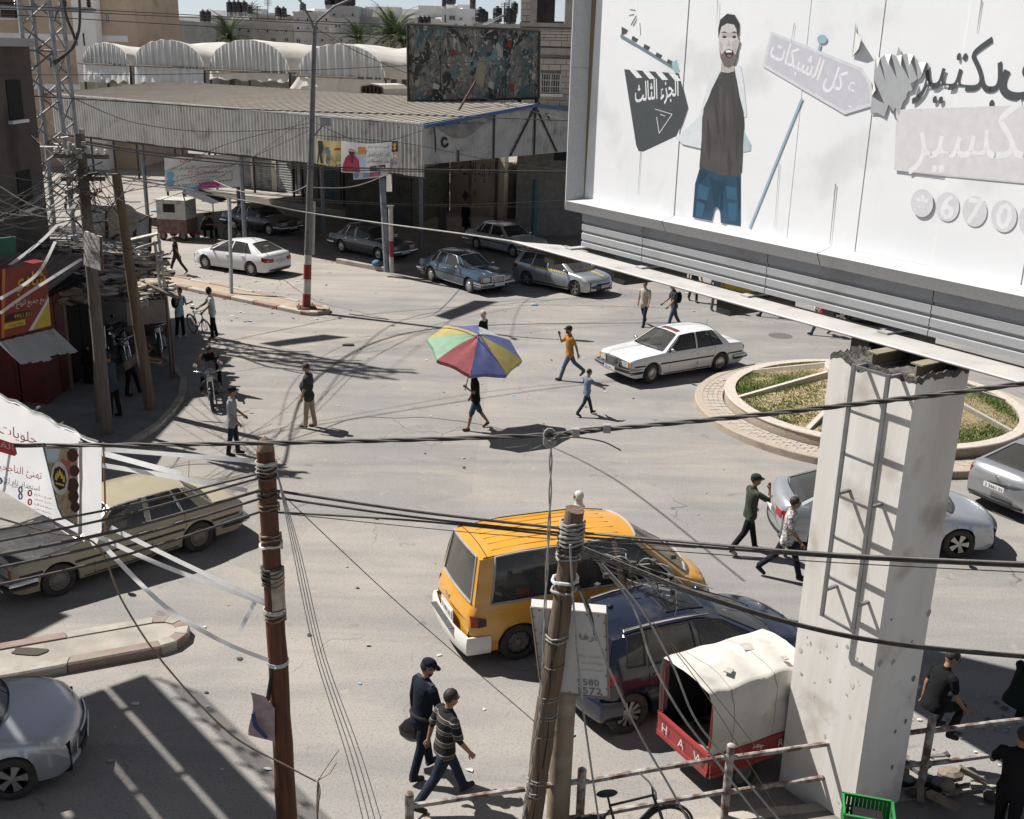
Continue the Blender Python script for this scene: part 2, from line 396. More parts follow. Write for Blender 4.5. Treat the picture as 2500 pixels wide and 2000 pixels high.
mb=MB();ringwall(mb,4.15,3.88,.10,.44);mb.build('bed_wall',WASH,rb,smooth=40)
mb=MB();ringwall(mb,4.17,3.86,.43,.475);mb.build('wall_coping',WASHL,rb,smooth=40)
mb=MB();ringwall(mb,4.80,4.19,.10,.178);mb.build('apron_bed',mat('joint_sand',(.22,.19,.15),.95,scale=8),rb)
PAV=[mat('paver_%s' % w,c,.9,col2=tuple(x*.8 for x in c),scale=5,bump=.4,bscale=40) for w,c in (('buff',(.40,.35,.29)),('grey',(.36,.325,.28)),('rose',(.41,.34,.28)))]
# paving bricks, ring by ring: the sector seen from the street
for row in range(4):
 r0=4.205+row*.144;r1=r0+.134;nb=int(2*math.pi*r0/.29);da=2*math.pi/nb;g=.012/r0
 mb=MB();pts=[V((r0*math.cos(t),r0*math.sin(t),.15)) for t in (-da/2+g,da/2-g)]+[V((r1*math.cos(t),r1*math.sin(t),.15)) for t in (da/2-g,-da/2+g)]
 mb.prism(pts,(0,0,.045));base=mb.mesh('paver')
 for k in range(3): pass
 ms=[]
 for k in range(3):
  me=base.copy();me.materials.append(PAV[k]);ms.append(me)
 for k in range(nb):
  a=(k+.5*(row % 2))*da;p=rp(4.5,a)
  ad=math.degrees(a) % 360
  if not (148 < ad < 322): continue
  o=link('paver',random.choice(ms),rb,RC+V((0,0,random.uniform(-.004,.004))));o.rotation_euler=(random.uniform(-.003,.003),0,a)
mb=MB();P=[[rp(r,math.radians(-38+186*k/40),.19) for r in (4.79,4.2)] for k in range(41)];mb.grid(P);mb.build('apron_far_side',PAV[1],rb)
SOIL=mat('dry_bed_soil',(.36,.27,.17),.95,col2=(.27,.225,.125),scale=2.2,amt=.9,bump=.7,bscale=14)
def zmound(r): return .40+(.72)*max(0,(3.82-r))/2.6
mb=MB();P=[]
for k in range(97):
 a=2*math.pi*(k % 96)/96
 P.append([rp(r,a,zmound(r)+.05*noise.noise(V((r*math.cos(a)*1.2,r*math.sin(a)*1.2,3)))) for r in (3.84,3.4,2.9,2.4,1.9,1.4,1.1)])
mb.grid(P);mb.build('bed',SOIL,rb,smooth=180)
mb=MB();ringwall(mb,1.42,1.05,.5,1.38,40);mb.build('centre_ring',WASHL,rb,smooth=40)
mb=MB();mb.poly([rp(1.06,2*math.pi*k/40,1.2) for k in range(40)]);mb.build('ring_soil',SOIL,rb)
SPK=[math.radians(183+45*k) for k in range(8)]
for a in SPK:
 d=V((math.cos(a),math.sin(a),0));nn=V((-d.y,d.x,0));mb=MB()
 p0,p1=rp(3.87,a,.22),rp(1.40,a,.26)
 mb.add([p0-nn*.07,p0+nn*.07,p1+nn*.07,p1-nn*.07,p0-nn*.07+V((0,0,.27)),p0+nn*.07+V((0,0,.27)),p1+nn*.07+V((0,0,1.0)),p1-nn*.07+V((0,0,1.0))],
           [(4,5,6,7),(0,4,7,3),(1,2,6,5),(0,1,5,4)]);mb.build('bed_divider',WASHL,rb)
# grass: short blades, patchy, greener towards the rims
def grass_mat(name,c1,c2): return mat(name,c1,.9,col2=c2,scale=1.3,amt=1.0,spec=.15)
rnd=random.Random(3);mb=MB()
while len(mb.f) < 42000:
 r=math.sqrt(rnd.uniform(1.45**2,3.8**2));a=rnd.uniform(0,2*math.pi)
 if min(abs(math.sin(a-s)) * r if math.cos(a-s) > 0 else 9 for s in SPK) < .12: continue
 p=rp(r,a);q=noise.noise(V((p.x*.55,p.y*.55,8)))+.35*(r-2.6)/1.2+.22*noise.noise(V((p.x*2.5,p.y*2.5,1)))
 if q < rnd.uniform(-.75,.12): continue
 z=zmound(r)-.02;h=rnd.uniform(.035,.10)*(1.35 if q > .28 else .85);w=rnd.uniform(.01,.022);t=rnd.uniform(0,6.28)
 dx,dy=math.cos(t)*w,math.sin(t)*w;lx,ly=rnd.gauss(0,.045),rnd.gauss(0,.045)
 c=0 if q+rnd.gauss(0,.22) > .0 else (1 if rnd.random() < .55 else 2)
 mb.add([(p.x-dx,p.y-dy,z),(p.x+dx,p.y+dy,z),(p.x+lx,p.y+ly,z+h)],[(0,1,2)],c)
tag(mb.build('grass',[grass_mat('green_grass',(.14,.20,.06),(.19,.225,.08)),grass_mat('dry_grass',(.33,.27,.13),(.26,.235,.11)),grass_mat('straw_grass',(.40,.31,.17),(.31,.24,.13))],None),
 'patchy green and straw coloured grass in the roundabout beds','grass',kind='stuff')
# ================================================================== market hall: canopy roof with corrugated fascia
SHEET=mat('pale_corrugated_sheet',(.52,.52,.50),.55,.25,col2=(.42,.41,.39),scale=1.2,amt=.7,dirt=('#6b6257',.55,1.6),stretch=None)
SHEET2=mat('dull_corrugated_sheet',(.40,.40,.39),.6,.2,col2=(.30,.30,.29),scale=1.4,amt=.8,dirt=('#4c453c',.6,1.3))
ROOFS=mat('dusty_roof_sheet',(.31,.275,.23),.85,0,col2=(.24,.215,.185),scale=1.0,amt=.8,bump=.2,dirt=('#8a7b66',.5,.8))
STEEL=mat('dark_steel',(.06,.058,.055),.6,.5,scale=8)
RUST=mat('rusty_steel',(.12,.065,.04),.85,.2,col2=(.07,.045,.035),scale=9,bump=.3)
GALV=mat('galvanised_steel',(.36,.37,.37),.45,.6,col2=(.27,.28,.28),scale=5,dirt=('#5b5046',.5,3))
DARKW=mat('shop_dark_wall',(.14,.13,.12),.9,col2=(.09,.085,.08),scale=1.5,dirt=('#2a2622',.6,1))
WHITEW=mat('worn_white_wall',(.60,.56,.49),.9,col2=(.50,.46,.40),scale=1.0,bump=.2,dirt=('#8d8374',.6,1.6))
F0,F1=V((-26.7,64.0,0)),V((-3.95,46.2,0))
FD=(F1-F0).normalized();FN=V((-FD.y,FD.x,0))               # FN points away from the street
if FN.y < 0: FN=-FN
FL=(F1-F0).length;HZ=V((0,0,1))
hall=thing('market_hall','long market hall with pale corrugated fascia and low dusty pitched roof','market hall',(0,0,0))
def corrugated(mb,o,ax,ay,la,lb,pitch,depth,nrm,mi=0,top=.35):
 """trapezoid sheet: ribs run along ay, repeat along ax"""
 n=max(1,int(la/pitch));p=la/n;P=[]
 for k in range(n):
  x=k*p
  for t,h in ((0,0),(.5-top/2,0),(.5-top/4,1),(.5+top/4,1),(.5+top/2,0)):
   P.append(V(o)+V(ax)*(x+t*p)+V(nrm)*(h*depth))
 P.append(V(o)+V(ax)*la)
 mb.grid([[q+V(ay)*lb for q in P],P],mi)
# fascia in overlapping sheets, each a panel of its own
npan=24;w=FL/npan
for k in range(npan):
 mb=MB();t=k/npan;zb=4.55-.06*math.sin(k*1.7)*.4;zt=6.66+.02*math.sin(k*2.3)
 corrugated(mb,F0+FD*(k*w)-FN*(.003*(k % 2))+HZ*zb,FD,HZ,w+.02,zt-zb,.24,.035,-FN)
 mb.build('fascia_sheet',SHEET,hall)
mb=MB();mb.obox(F0+HZ*6.67-FN*.05,FD*FL,FN*.16,HZ*.07);mb.build('fascia_capping',SHEET,hall)
mb=MB();mb.obox(F0+HZ*4.44+FN*.06,FD*FL,FN*.12,HZ*.12);mb.build('fascia_rail',STEEL,hall)
# gable end towards the east, with its truss bracing
E0,E1=F1,F1+FN*15.0;RT=7.35
gz=lambda t: 6.66+(RT-6.66)*(1-abs(2*t-1))
ng=14
for k in range(ng):
 a,b=k/ng,(k+1)/ng;mb=MB()
 o=F1+FN*(15*a)+HZ*5.05;n=4;P0=[];P1=[]
 for j in range(n*4+1):
  t=a+(b-a)*j/(n*4);d=FD*(.03 if j % 4 in (1,2) else 0);P0.append(F1+FN*(15*t)+HZ*5.05+d);P1.append(F1+FN*(15*t)+HZ*gz(t)+d)
 mb.grid([P1,P0]);mb.build('gable_sheet',SHEET2,hall)
BLUE=mat('worn_blue_steel',(.07,.14,.30),.6,.2,col2=(.10,.15,.24),scale=3)
mb=MB()
for a,b in ((0,.5),(.5,1)): mb.tube([F1+FN*(15*a)+FD*.09+HZ*(gz(a)-.06),F1+FN*(15*b)+FD*.09+HZ*(gz(b)-.06)],.09,6)
mb.build('gable_rail',BLUE,hall)
for t0,z0,t1,z1 in ((.5,7.25,.38,5.1),(.5,7.25,.62,5.1),(.5,7.25,.5,5.05),(.7,7.0,.7,5.05),(.3,7.0,.3,5.05),(.85,6.8,.85,5.05),(.14,6.8,.14,5.05)):
 mb=MB();mb.tube([F1+FN*(15*t0)+FD*.08+HZ*z0,F1+FN*(15*t1)+FD*.08+HZ*z1],.045,6);mb.build('gable_brace',STEEL,hall)
# roof: two corrugated slopes
for sgn in (0,1):
 mb=MB()
 o=F0+HZ*6.72+FN*.02 if not sgn else F0+FN*7.5+HZ*RT
 ay=(FN*7.5+HZ*(RT-6.72)).normalized() if not sgn else (FN*7.5-HZ*(RT-6.72)).normalized()
 corrugated(mb,o,FD,ay,FL-.02,7.6,.42,.03,HZ,top=.2);mb.build('roof_slope',ROOFS,hall)
# back wall, ends, shutters and the columns below the canopy
B0=F0+FN*14.0+FD*-2;B1=B0+FD*17.4
mb=MB();mb.obox(B0,B1-B0,FN*.3,HZ*6.5);mb.build('back_wall',DARKW,hall)
mb=MB();mb.obox(B0-FN*3+FD*.5,B1-B0-FD*1,FN*3,HZ*.35);mb.build('raised_step',CONC,hall)
SHUT=mat('shop_shutter',(.36,.37,.36),.6,.3,col2=(.28,.28,.27),scale=2,dirt=('#4a443c',.6,1.4))
SHUTG=mat('green_shop_shutter',(.15,.17,.13),.65,.2,col2=(.11,.12,.10),scale=2)
SHUTB=mat('blue_shop_door',(.06,.11,.13),.7,.2,col2=(.05,.08,.09),scale=2)
def shutter(parent,o,ax,w,h,m,nrm,slat=.16,name='shutter'):
 """roll-up shutter: every slat a strip with its own edge"""
 mb=MB();P=[];z=0
 while z < h-.01:
  for dz,d in ((0,0),(.3,.035),(.7,.035),(1,0)): P.append((min(h,z+dz*slat),d))
  z += slat
 mb.grid([[V(o)+V(ax)*t*w+HZ*zz+V(nrm)*d for t in (0,1)] for zz,d in P])
 return mb.build(name,m,parent)
for t,w,m in ((.03,2.6,SHUT),(.16,2.6,SHUT),(.27,2.2,SHUT),(.40,2.4,SHUTG),(.52,2.6,SHUTB),(.64,2.4,SHUTB),(.76,2.6,SHUTB),(.88,2.4,SHUTG)):
 shutter(hall,B0+(B1-B0)*t-FN*.04+HZ*.36,FD,w,2.9,m,-FN)
for t in (.11,.235,.35,.47,.59,.715,.84,.96):
 mb=MB();mb.obox(B0+(B1-B0)*t-FN*.12,FD*.5,FN*.14,HZ*6.3);mb.build('pilaster',WHITEW if t < .3 else DARKW,hall)
for t,d in ((.28,.3),(.57,.25),(.30,6),(.55,6),(.80,6),(.12,6)):
 mb=MB();p=F0+FD*FL*t+FN*d;mb.tube([p,p+HZ*6.6],.11,10);mb.build('column',mat('blue_grey_column',(.22,.25,.28),.5,.4,col2=(.16,.18,.2),scale=3),hall,smooth=40)
for k in range(10):
 p=F0+FD*(FL*(k+.5)/10)+HZ*6.45;mb=MB();mb.tube([p,p+FN*7.5+HZ*.5],.05,6);mb.tube([p+FN*.2-HZ*1.2,p+FN*4],.03,6);mb.build('rafter',STEEL,hall)
# corner shop with green shutter, wall with graffiti beyond it
q0,q1=G(1003,552),G(1098,514);q2=q1+FD*4.4
shop=thing('corner_shop','small corner shop with closed grey green roller shutter under the canopy','shop',q0)
d1=(q1-q0);n1=V((-d1.y,d1.x,0)).normalized();n1=n1 if n1.dot(-q0) > 0 else -n1
Zo=V((0,0,0))
mb=MB();mb.obox(Zo-n1*.02,d1,-n1*4,HZ*4.2);mb.build('wall',DARKW,shop)
shutter(shop,Zo+d1*.02+n1*.005,d1.normalized(),d1.length*.96,3.1,SHUTG,n1)
mb=MB();mb.obox(Zo+n1*.003+HZ*3.15-d1*.06,d1*1.18,n1*.28,HZ*.85);mb.build('shutter_box',SHUT,shop)
writing('spray_writing','ابوعلي',Zo+d1*.5+HZ*1.9+n1*.05,d1,HZ,.55,STEEL,shop)
gw=thing('graffiti_wall','cream plastered wall with black spray painted writing beside the corner shop','wall',q1)
d2=q2-q1;n2=V((-d2.y,d2.x,0)).normalized();n2=n2 if n2.dot(-q1) > 0 else -n2
mb=MB();mb.obox(Zo,d2,-n2*.3,HZ*4.3);mb.build('plaster_face',mat('cream_plaster',(.62,.55,.44),.9,col2=(.52,.46,.37),scale=1.2,bump=.2,dirt=('#7d6f5d',.6,1.1)),gw)
mb=MB();mb.obox(d2*.96+n2*.004,d2*.10,n2*.35,HZ*4.3);mb.build('pier',WHITEW,gw)
INK=flat('black_spray_paint',(.03,.03,.03),.8)
writing('spray_writing','لا إله إلا الله',d2*.47+HZ*2.55+n2*.003,d2,HZ,1.15,INK,gw,width=2.5)
mb=MB();mb.poly([d2*(.30+.055*math.cos(t*.7)*(1+.3*math.sin(t*3)))+HZ*(1.05+.32*math.sin(t*.7)*(1+.25*math.cos(t*2)))+n2*.006 for t in range(9)]);mb.build('spray_blot',flat('grey_spray_blot',(.13,.11,.10)),gw)
# shops on the east side of the lane, partly behind the big sign
es=thing('shaded_lane_shop','dark open fronted shop with reed mat awning and teal post in the lane','shop',G(1235,505))
eo=V(es.location)
def el(u,v,Y): return A(u,v,Y)-eo
mb=MB();mb.obox(el(1235,520,66)-HZ*2.0,V((9,3,0)),V((-1,4,0)),HZ*4.6);mb.build('wall',DARKW,es)
mb=MB();mb.tube([G(1303,580)-eo,G(1303,580)-eo+HZ*3.1],.16,8);mb.build('post',mat('teal_paint',(.05,.17,.16),.6,col2=(.06,.12,.12),scale=3),es,smooth=40)
mb=MB();mb.tube([G(1286,530)-eo,G(1286,530)-eo+HZ*4.6],.13,8);mb.build('post',mat('red_post_paint',(.36,.10,.07),.7),es,smooth=40)
REED=mat('reed_mat',(.42,.34,.22),.9,col2=(.26,.20,.13),scale=14,bump=.5)
ro=G(1270,560)-eo
for k in range(26):
 mb=MB();a=ro+V((-.8+k*.16+random.uniform(-.05,.05),0,3.35+random.uniform(-.04,.05)));mb.tube([a,a+V((.9+random.uniform(-.2,.2),3.6,.55+random.uniform(-.1,.1)))],.05,5);mb.build('awning_cane',REED,es)
mb=MB();mb.obox(el(1352,392,57),V((3.2,.4,0)),V((0,.15,0)),HZ*1.0);mb.build('shop_sign',flat('black_sign_board',(.03,.03,.035)),es)
mb=MB();mb.obox(G(1290,560)-eo,V((3.5,-1.2,0)),V((1.2,2.5,0)),HZ*.12);mb.build('step',CONC,es)
# stool and stove standing at that shop
t=thing('low_stool','small orange topped stool beside the teal post','stool',G(1302,557)+HZ*.12)
mb=MB();mb.box((0,0,.4),(.7,.6,.07));mb.build('seat',flat('orange_plastic',(.45,.12,.04)),t)
for sx in (-1,1):
 for sy in (-1,1): mb=MB();mb.tube([(sx*.28,sy*.22,0),(sx*.25,sy*.2,.4)],.03,6);mb.build('leg',STEEL,t)
# ------------------------------------------------------------------ ragged hoarding on the hall roof
RAG=bpy.data.materials.new('ragged_poster_layers');RAG.use_nodes=True;_mats['rag']=RAG
nt=RAG.node_tree;N,L=nt.nodes,nt.links;b=N['Principled BSDF'];b.inputs['Roughness'].default_value=.9
tc=N.new('ShaderNodeTexCoord')
def _rz(scale,det,dist,seed):
 mp=N.new('ShaderNodeMapping');mp.inputs['Location'].default_value=(seed,seed*2,0);mp.inputs['Scale'].default_value=(1,1,.55);L.new(tc.outputs['Object'],mp.inputs[0])
 n=N.new('ShaderNodeTexNoise');n.inputs['Scale'].default_value=scale;n.inputs['Detail'].default_value=det;n.inputs['Distortion'].default_value=dist;L.new(mp.outputs[0],n.inputs['Vector']);return n.outputs['Fac']
prev=None
for col,sc,dd,sd,lo,hi in (((.12,.125,.12),.5,1,0,0,.1),((.065,.115,.125),.36,1.4,3,.49,.55),((.18,.17,.155),.9,2,7,.50,.54),((.035,.038,.038),.75,1.6,21,.55,.58),((.12,.23,.25),.5,1.4,11,.61,.63),((.27,.255,.23),1.7,2.5,15,.59,.61),((.22,.04,.035),.9,1,17,.70,.72),((.42,.40,.375),2.8,3,28,.62,.64),((.05,.055,.05),2.3,2.5,33,.58,.61)):
 if prev is None: prev=col;continue
 r=N.new('ShaderNodeValToRGB');r.color_ramp.elements[0].position=lo;r.color_ramp.elements[1].position=hi;L.new(_rz(sc,7,dd,sd),r.inputs[0])
 mx=N.new('ShaderNodeMix');mx.data_type='RGBA';L.new(r.outputs[0],mx.inputs[0])
 if isinstance(prev,tuple): mx.inputs[6].default_value=(*prev,1)
 else: L.new(prev,mx.inputs[6])
 mx.inputs[7].default_value=(*col,1);prev=mx.outputs[2]
L.new(prev,b.inputs['Base Color'])
hb=thing('old_hoarding','dark hoarding covered in torn poster layers standing on the hall roof','billboard',A(1155,250,54))
ho=V(hb.location);c=[A(995,58,54.6)-ho,A(1317,75,53.6)-ho,A(1315,240,53.6)-ho,A(997,249,54.6)-ho]
bk=V((0,.12,0))
for k in range(4):
 t0,t1=k/4+.002,(k+1)/4-.002;mb=MB()
 mb.prism([c[0].lerp(c[1],t0),c[0].lerp(c[1],t1),c[3].lerp(c[2],t1),c[3].lerp(c[2],t0)],bk);mb.build('panel',RAG,hb)
mb=MB()
for a,b_ in ((0,1),(1,2),(2,3),(3,0)): mb.tube([c[a]-V((0,.05,0)),c[b_]-V((0,.05,0))],.06,6)
mb.build('frame',STEEL,hb)
mb=MB();mb.prism([p+V((0,.13,0)) for p in c],(0,.03,0));mb.build('backing',STEEL,hb)
for t in (.02,.3,.6,.85,.98):
 p=c[3].lerp(c[2],t);mb=MB();mb.tube([p,p-HZ*1.1],.06,6);mb.tube([p,p+V((.7,-1.2,-.95))],.04,6);mb.build('strut',RUST,hb)
rr=random.Random(5)
for k in range(34):                         # flaps of paper that have come loose
 u,v_=rr.random(),rr.random();p=c[0].lerp(c[1],u).lerp(c[3].lerp(c[2],u),v_)-V((0,.015,0));s=rr.uniform(.1,.38);mb=MB()
 mb.add([p,p+V((s*.6,0,.1*s)),p+V((s*rr.uniform(.3,.8),-.10*s-.03,-s*rr.uniform(.5,1.5))),p+V((-.1*s,-.05,-s*.7))],[(0,1,2,3)])
 mb.build('paper_flap',random.choice([flat('pale_paper',(.42,.41,.38)),flat('grey_paper',(.2,.2,.19)),flat('teal_paper',(.10,.22,.24)),flat('red_paper',(.28,.05,.04))]),hb)
# leaning strip of board and a vent box on the roof
t=tag(MB().tube([A(1108,290,50),A(1160,200,52)],.06,6).build('leaning_pole',RUST),'rusty pole leaning up from the roof edge with a torn board','pole')
mb=MB();mb.prism([A(u,v,52)  for u,v in ((1163,168),(1171,140),(1183,138),(1186,165),(1180,215),(1160,200))],(0,.05,0));mb.build('torn_board',mat('brown_board',(.33,.27,.2),.9,scale=3),t)
vb=thing('roof_vent_box','white arched vent box with rusty bars sitting on the hall roof','vent',A(910,252,60.0))
vo=V(vb.location)
arch=[(878,252),(878,212),(886,207),(905,204),(925,207),(938,217),(938,250)]
mb=MB();mb.prism([A(u,v,60)-vo for u,v in arch],(1.2,1.4,0));mb.build('box',WHITEW,vb)
mb=MB();mb.prism([A(908+(u-908)*.88,231+(v-231)*.86,59.97)-vo for u,v in arch],(0,.02,0));mb.build('opening',flat('black_void',(.02,.018,.016)),vb)
for k in range(6):
 u=884+k*9.5;mb=MB();mb.tube([A(u,250,59.9)-vo,A(u,211,59.9)-vo],.05,5);mb.build('bar',RUST,vb)
# ================================================================== plastic tunnels behind the hall, on a tall frame
TARP=thin_mat('white_tarpaulin',(.72,.69,.64),(.60,.57,.52),.30,.8)
TARPF=mat('translucent_sheeting',(.60,.61,.60),.5,col2=(.46,.47,.46),scale=.9,stretch=(5,5,.4),bump=.7,bscale=4)
TAN=V((1.0,.62,0)).normalized()                     # way the barrels run
arches=[(203,155,316,158,258,104),(328,160,497,166,413,97),(512,168,706,178,607,97),(728,181,940,193,826,107)]
ys_=[82,77,72,67]
lbl=['smallest tunnel tent next to the white stair tower','second tunnel tent with pleated grey sheeting over its arch','tunnel tent with rolled up tarp over a dark opening below','widest tunnel tent behind the lamp post']
for i,(u0,v0,u1,v1,um,vm) in enumerate(arches):
 Y=ys_[i];a,b=A(u0,v0,Y+1.5),A(u1,v1,Y-1.5);top=A(um,vm,Y).z;zb=min(a.z,b.z);H=top-zb
 t=thing('tunnel_tent',lbl[i]+', white plastic','tent',(a.x,a.y,0),group='row of white plastic tunnels');o=V(t.location)
 n=20;P=[]
 for k in range(n+1):
  w=math.pi*k/n;c=a.lerp(b,.5-.5*math.cos(w));c.z=zb+H*math.sin(w)**.85+.05*math.sin(k*2.7+i*2);P.append(c-o)
 mb=MB();rows=[]
 for j in range(13):
  s=17*j/12;sag=.34*abs(math.sin(j*.8+i))
  rows.append([p+TAN*s-HZ*(sag*(p.z+o.z-zb)/H if j else 0) for p in P])
 mb.grid(rows);mb.build('roof_sheet',TARP,t,smooth=180)
 # pleated end sheet: many folds, hung from the arch
 m=64;R0=[];R1=[];R2=[]
 for k in range(m+1):
  f=k/m;x=a.lerp(b,f);w=math.acos(1-2*f);zt=zb+H*math.sin(w)**.85
  d=V((0,-.10-.09*math.sin(k*2.1+i)-.05*math.sin(k*5.3),0))
  R0.append(V((x.x,x.y,zt-.03))-o-V((0,.06,0)));R1.append(V((x.x,x.y,zb+(zt-zb)*.5))+d-o);R2.append(V((x.x,x.y,zb-.05))+d*1.1-o)
 mb=MB();mb.grid([R0,R1,R2]);mb.build('end_sheet',TARPF,t,smooth=180)
 mb=MB();mb.tube([a-o+HZ*(zb-a.z)-V((.3,.2,0)),b-o+HZ*(zb-b.z)-V((-.3,.2,0))],.06,6);mb.build('gutter_pole',mat('grey_brown_pole',(.17,.14,.115),.9),t)
 # hanging sheet below the gutter
 m=30;R0=[];R1=[]
 drop=[1.15,1.2,.55,1.75][i]
 for k in range(m+1):
  f=k/m;x=a.lerp(b,f);d=V((0,-.08*math.sin(k*1.7),0));dr=drop*(1+.12*math.sin(k*.9+i))
  if i == 3: dr=drop*(.35+.75*f)+.5
  R0.append(V((x.x,x.y,zb-.08))-o);R1.append(V((x.x+(-.8*(1-f) if i == 3 else 0),x.y-.2,zb-dr))+d-o)
 mb=MB();mb.grid([R0,R1]);mb.build('skirt_sheet',TARPF if i < 2 else TARP,t,smooth=180)
 for f in (0.0,.5,1.0):
  x=a.lerp(b,f);mb=MB();mb.tube([V((x.x,x.y+.1,0))-o,V((x.x,x.y+.1,zb))-o],.08,6);mb.build('post',STEEL,t)
 mb=MB();R=[A(u0-6,230,Y+2)-o,A(u1+6,246,Y-1)-o];mb.obox(V((R[0].x,R[0].y,3-o.z)),V((R[1].x-R[0].x,R[1].y-R[0].y,0)),V((0,.2,0)),HZ*(zb-1.3-3));mb.build('back_wall',mat('yellowed_board',(.34,.32,.22),.9,col2=(.22,.22,.18),scale=.8,amt=.9) if i < 2 else DARKW,t)
# ================================================================== buildings behind
BLK=mat('grey_block_render',(.46,.455,.44),.95,col2=(.37,.365,.355),scale=.35,bump=.2,dirt=('#55504a',.5,.5))
BLK2=mat('pale_grey_render',(.60,.585,.56),.95,col2=(.50,.485,.465),scale=.4,dirt=('#6c655b',.5,.4))
SANDR=mat('sand_render',(.54,.50,.45),.95,col2=(.45,.41,.365),scale=.3,dirt=('#77685a',.5,.4))
TANR=mat('tan_facade',(.50,.39,.30),.95,col2=(.43,.335,.255),scale=.3,bump=.15,dirt=('#5e4d3f',.45,.5))
WHR=mat('white_facade',(.76,.75,.74),.9,col2=(.68,.67,.66),scale=.4,dirt=('#8b8680',.5,.5))
WIN=glass_mat('dark_window_glass',(.03,.035,.04),.08,.25)
DARKO=flat('dark_opening',(.025,.024,.024),.9)
FRM=flat('window_frame_white',(.5,.5,.48),.6)
TANKB=mat('black_water_tank',(.03,.03,.032),.5,scale=4)
def facade_box(name,label,u0,u1,vt,Y,depth,wall,wins=(),zbase=0.0,skew=0.0,parapet=.0,cat='building',arched=()):
 """block whose front stands at distance Y between two picture columns; windows are recessed openings with frame and pane"""
 p0,p1=A(u0,vt,Y),A(u1,vt,Y+skew);z1=(p0.z+p1.z)/2
 t=thing(name,label,cat,(p0.x,p0.y,zbase));o=V(t.location)
 a,b=V((0,0,0)),V((p1.x-p0.x,p1.y-p0.y,0));ax=b.normalized();nb=V((-ax.y,ax.x,0))
 mb=MB();mb.obox(a,b,nb*depth,HZ*(z1-zbase));mb.build('wall',wall,t)
 if parapet:
  mb=MB();mb.obox(a-nb*.08-ax*.08+HZ*(z1-zbase),b+ax*.16,nb*(depth+.16),HZ*parapet);mb.build('parapet',wall,t)
 for w in wins:
  (x0,y0,x1,y1),kind=w[:4],(w[4] if len(w) > 4 else 'w')
  q0=A(x0,y0,Y);q1=A(x1,y1,Y);fr=lambda q: (V((q.x,q.y,0))-V((p0.x,p0.y,0))).dot(ax)
  s0,s1,za,zc=fr(q0),fr(q1),q1.z-zbase,q0.z-zbase;W,Hh=s1-s0,zc-za;org=ax*s0+HZ*za
  f=MB();d=.10
  for oo,aa,cc in ((org-nb*.06,ax*W,HZ*.09),(org+HZ*(Hh-.09)-nb*.06,ax*W,HZ*.09),(org-nb*.06+HZ*.09,ax*.08,HZ*(Hh-.18)),(org+ax*(W-.08)-nb*.06+HZ*.09,ax*.08,HZ*(Hh-.18))): f.obox(oo,aa,nb*.1,cc)
  if kind == 'w': f.obox(org+ax*(W/2-.03)-nb*.05+HZ*.09,ax*.06,nb*.05,HZ*(Hh-.18))
  fo=f.build('window',FRM if kind == 'w' else wall,t)
  m=MB();m.quad(org-nb*.012+ax*.05+HZ*.05,org-nb*.012+ax*(W-.05)+HZ*.05,org-nb*.012+ax*(W-.05)+HZ*(Hh-.05),org-nb*.012+ax*.05+HZ*(Hh-.05))
  m.build('pane',WIN if kind == 'w' else DARKO,fo)
  m=MB();m.obox(org-ax*.1-HZ*.08-nb*.16,ax*(W+.2),nb*.16,HZ*.075);m.build('sill',wall,fo)
 for (x0,y0,x1,y1) in arched:
  q0=A(x0,y0,Y);q1=A(x1,y1,Y);fr=lambda q: (V((q.x,q.y,0))-V((p0.x,p0.y,0))).dot(ax)
  s0,s1,za,zc=fr(q0),fr(q1),q1.z-zbase,q0.z-zbase;r=(s1-s0)/2;pts=[ax*s0+HZ*za,ax*s1+HZ*za]
  for k in range(9): w=math.pi*k/8;pts.append(ax*(s0+r+r*math.cos(w))+HZ*(zc-r+r*math.sin(w)))
  m=MB();m.prism([p-nb*.015 for p in pts],nb*.01);fo=m.build('window',DARKO,t)
  m=MB();m.tube([p-nb*.03 for p in pts]+[pts[0]-nb*.03],.05,5);m.build('frame',wall,fo)
 return t,ax,nb,z1
# tall apartment block on the far side of the street
ap,aax,anb,az=facade_box('apartment_block','tan apartment block with white bands behind the steel lattice tower',-140,296,-60,88,14,TANR,
 wins=[(228,27,240,55),(255,30,270,60),(118,22,136,52),(60,12,74,46),(118,136,138,168),(62,130,78,165),(-90,20,-60,60),(-90,120,-60,160),(20,200,42,232),(90,205,112,235),(140,205,160,235)],zbase=0)
ao=V(ap.location)
for vv,h in ((92,.45),(212,.4)):
 z=A(150,vv,88).z;m=MB();m.obox(V((0,0,z-.2))-anb*.05,aax*((A(296,0,88)-A(-140,0,88)).length),anb*.055,HZ*h);m.build('band',WHR,ap)
for (x0,y0,x1,y1) in ((0,6,52,50),(0,104,56,168)):           # caged balconies
 q0,q1=A(x0,y0,88)-ao,A(x1,y1,88)-ao;bal=MB();bal.obox(V((q0.x,q0.y,q1.z)),aax*(q1.x-q0.x),-anb*1.1,HZ*.15);bo=bal.build('balcony',BLK2,ap)
 m=MB();m.obox(V((q0.x,q0.y,q1.z+.15))-anb*.02,aax*(q1.x-q0.x),-anb*.03,HZ*(q0.z-q1.z));m.build('shaded_opening',DARKO,bo)
 m=MB()
 for k in range(13):
  p=V((q0.x,q0.y,q1.z+.15))+aax*((q1.x-q0.x)*k/12)-anb*1.08;m.tube([p,p+HZ*(q0.z-q1.z)],.03,4)
 for k in range(3):
  p=V((q0.x,q0.y,q1.z+.2+(q0.z-q1.z)*k/2.3))-anb*1.08;m.tube([p,p+aax*(q1.x-q0.x)],.03,4)
 m.build('grille',STEEL,bo)
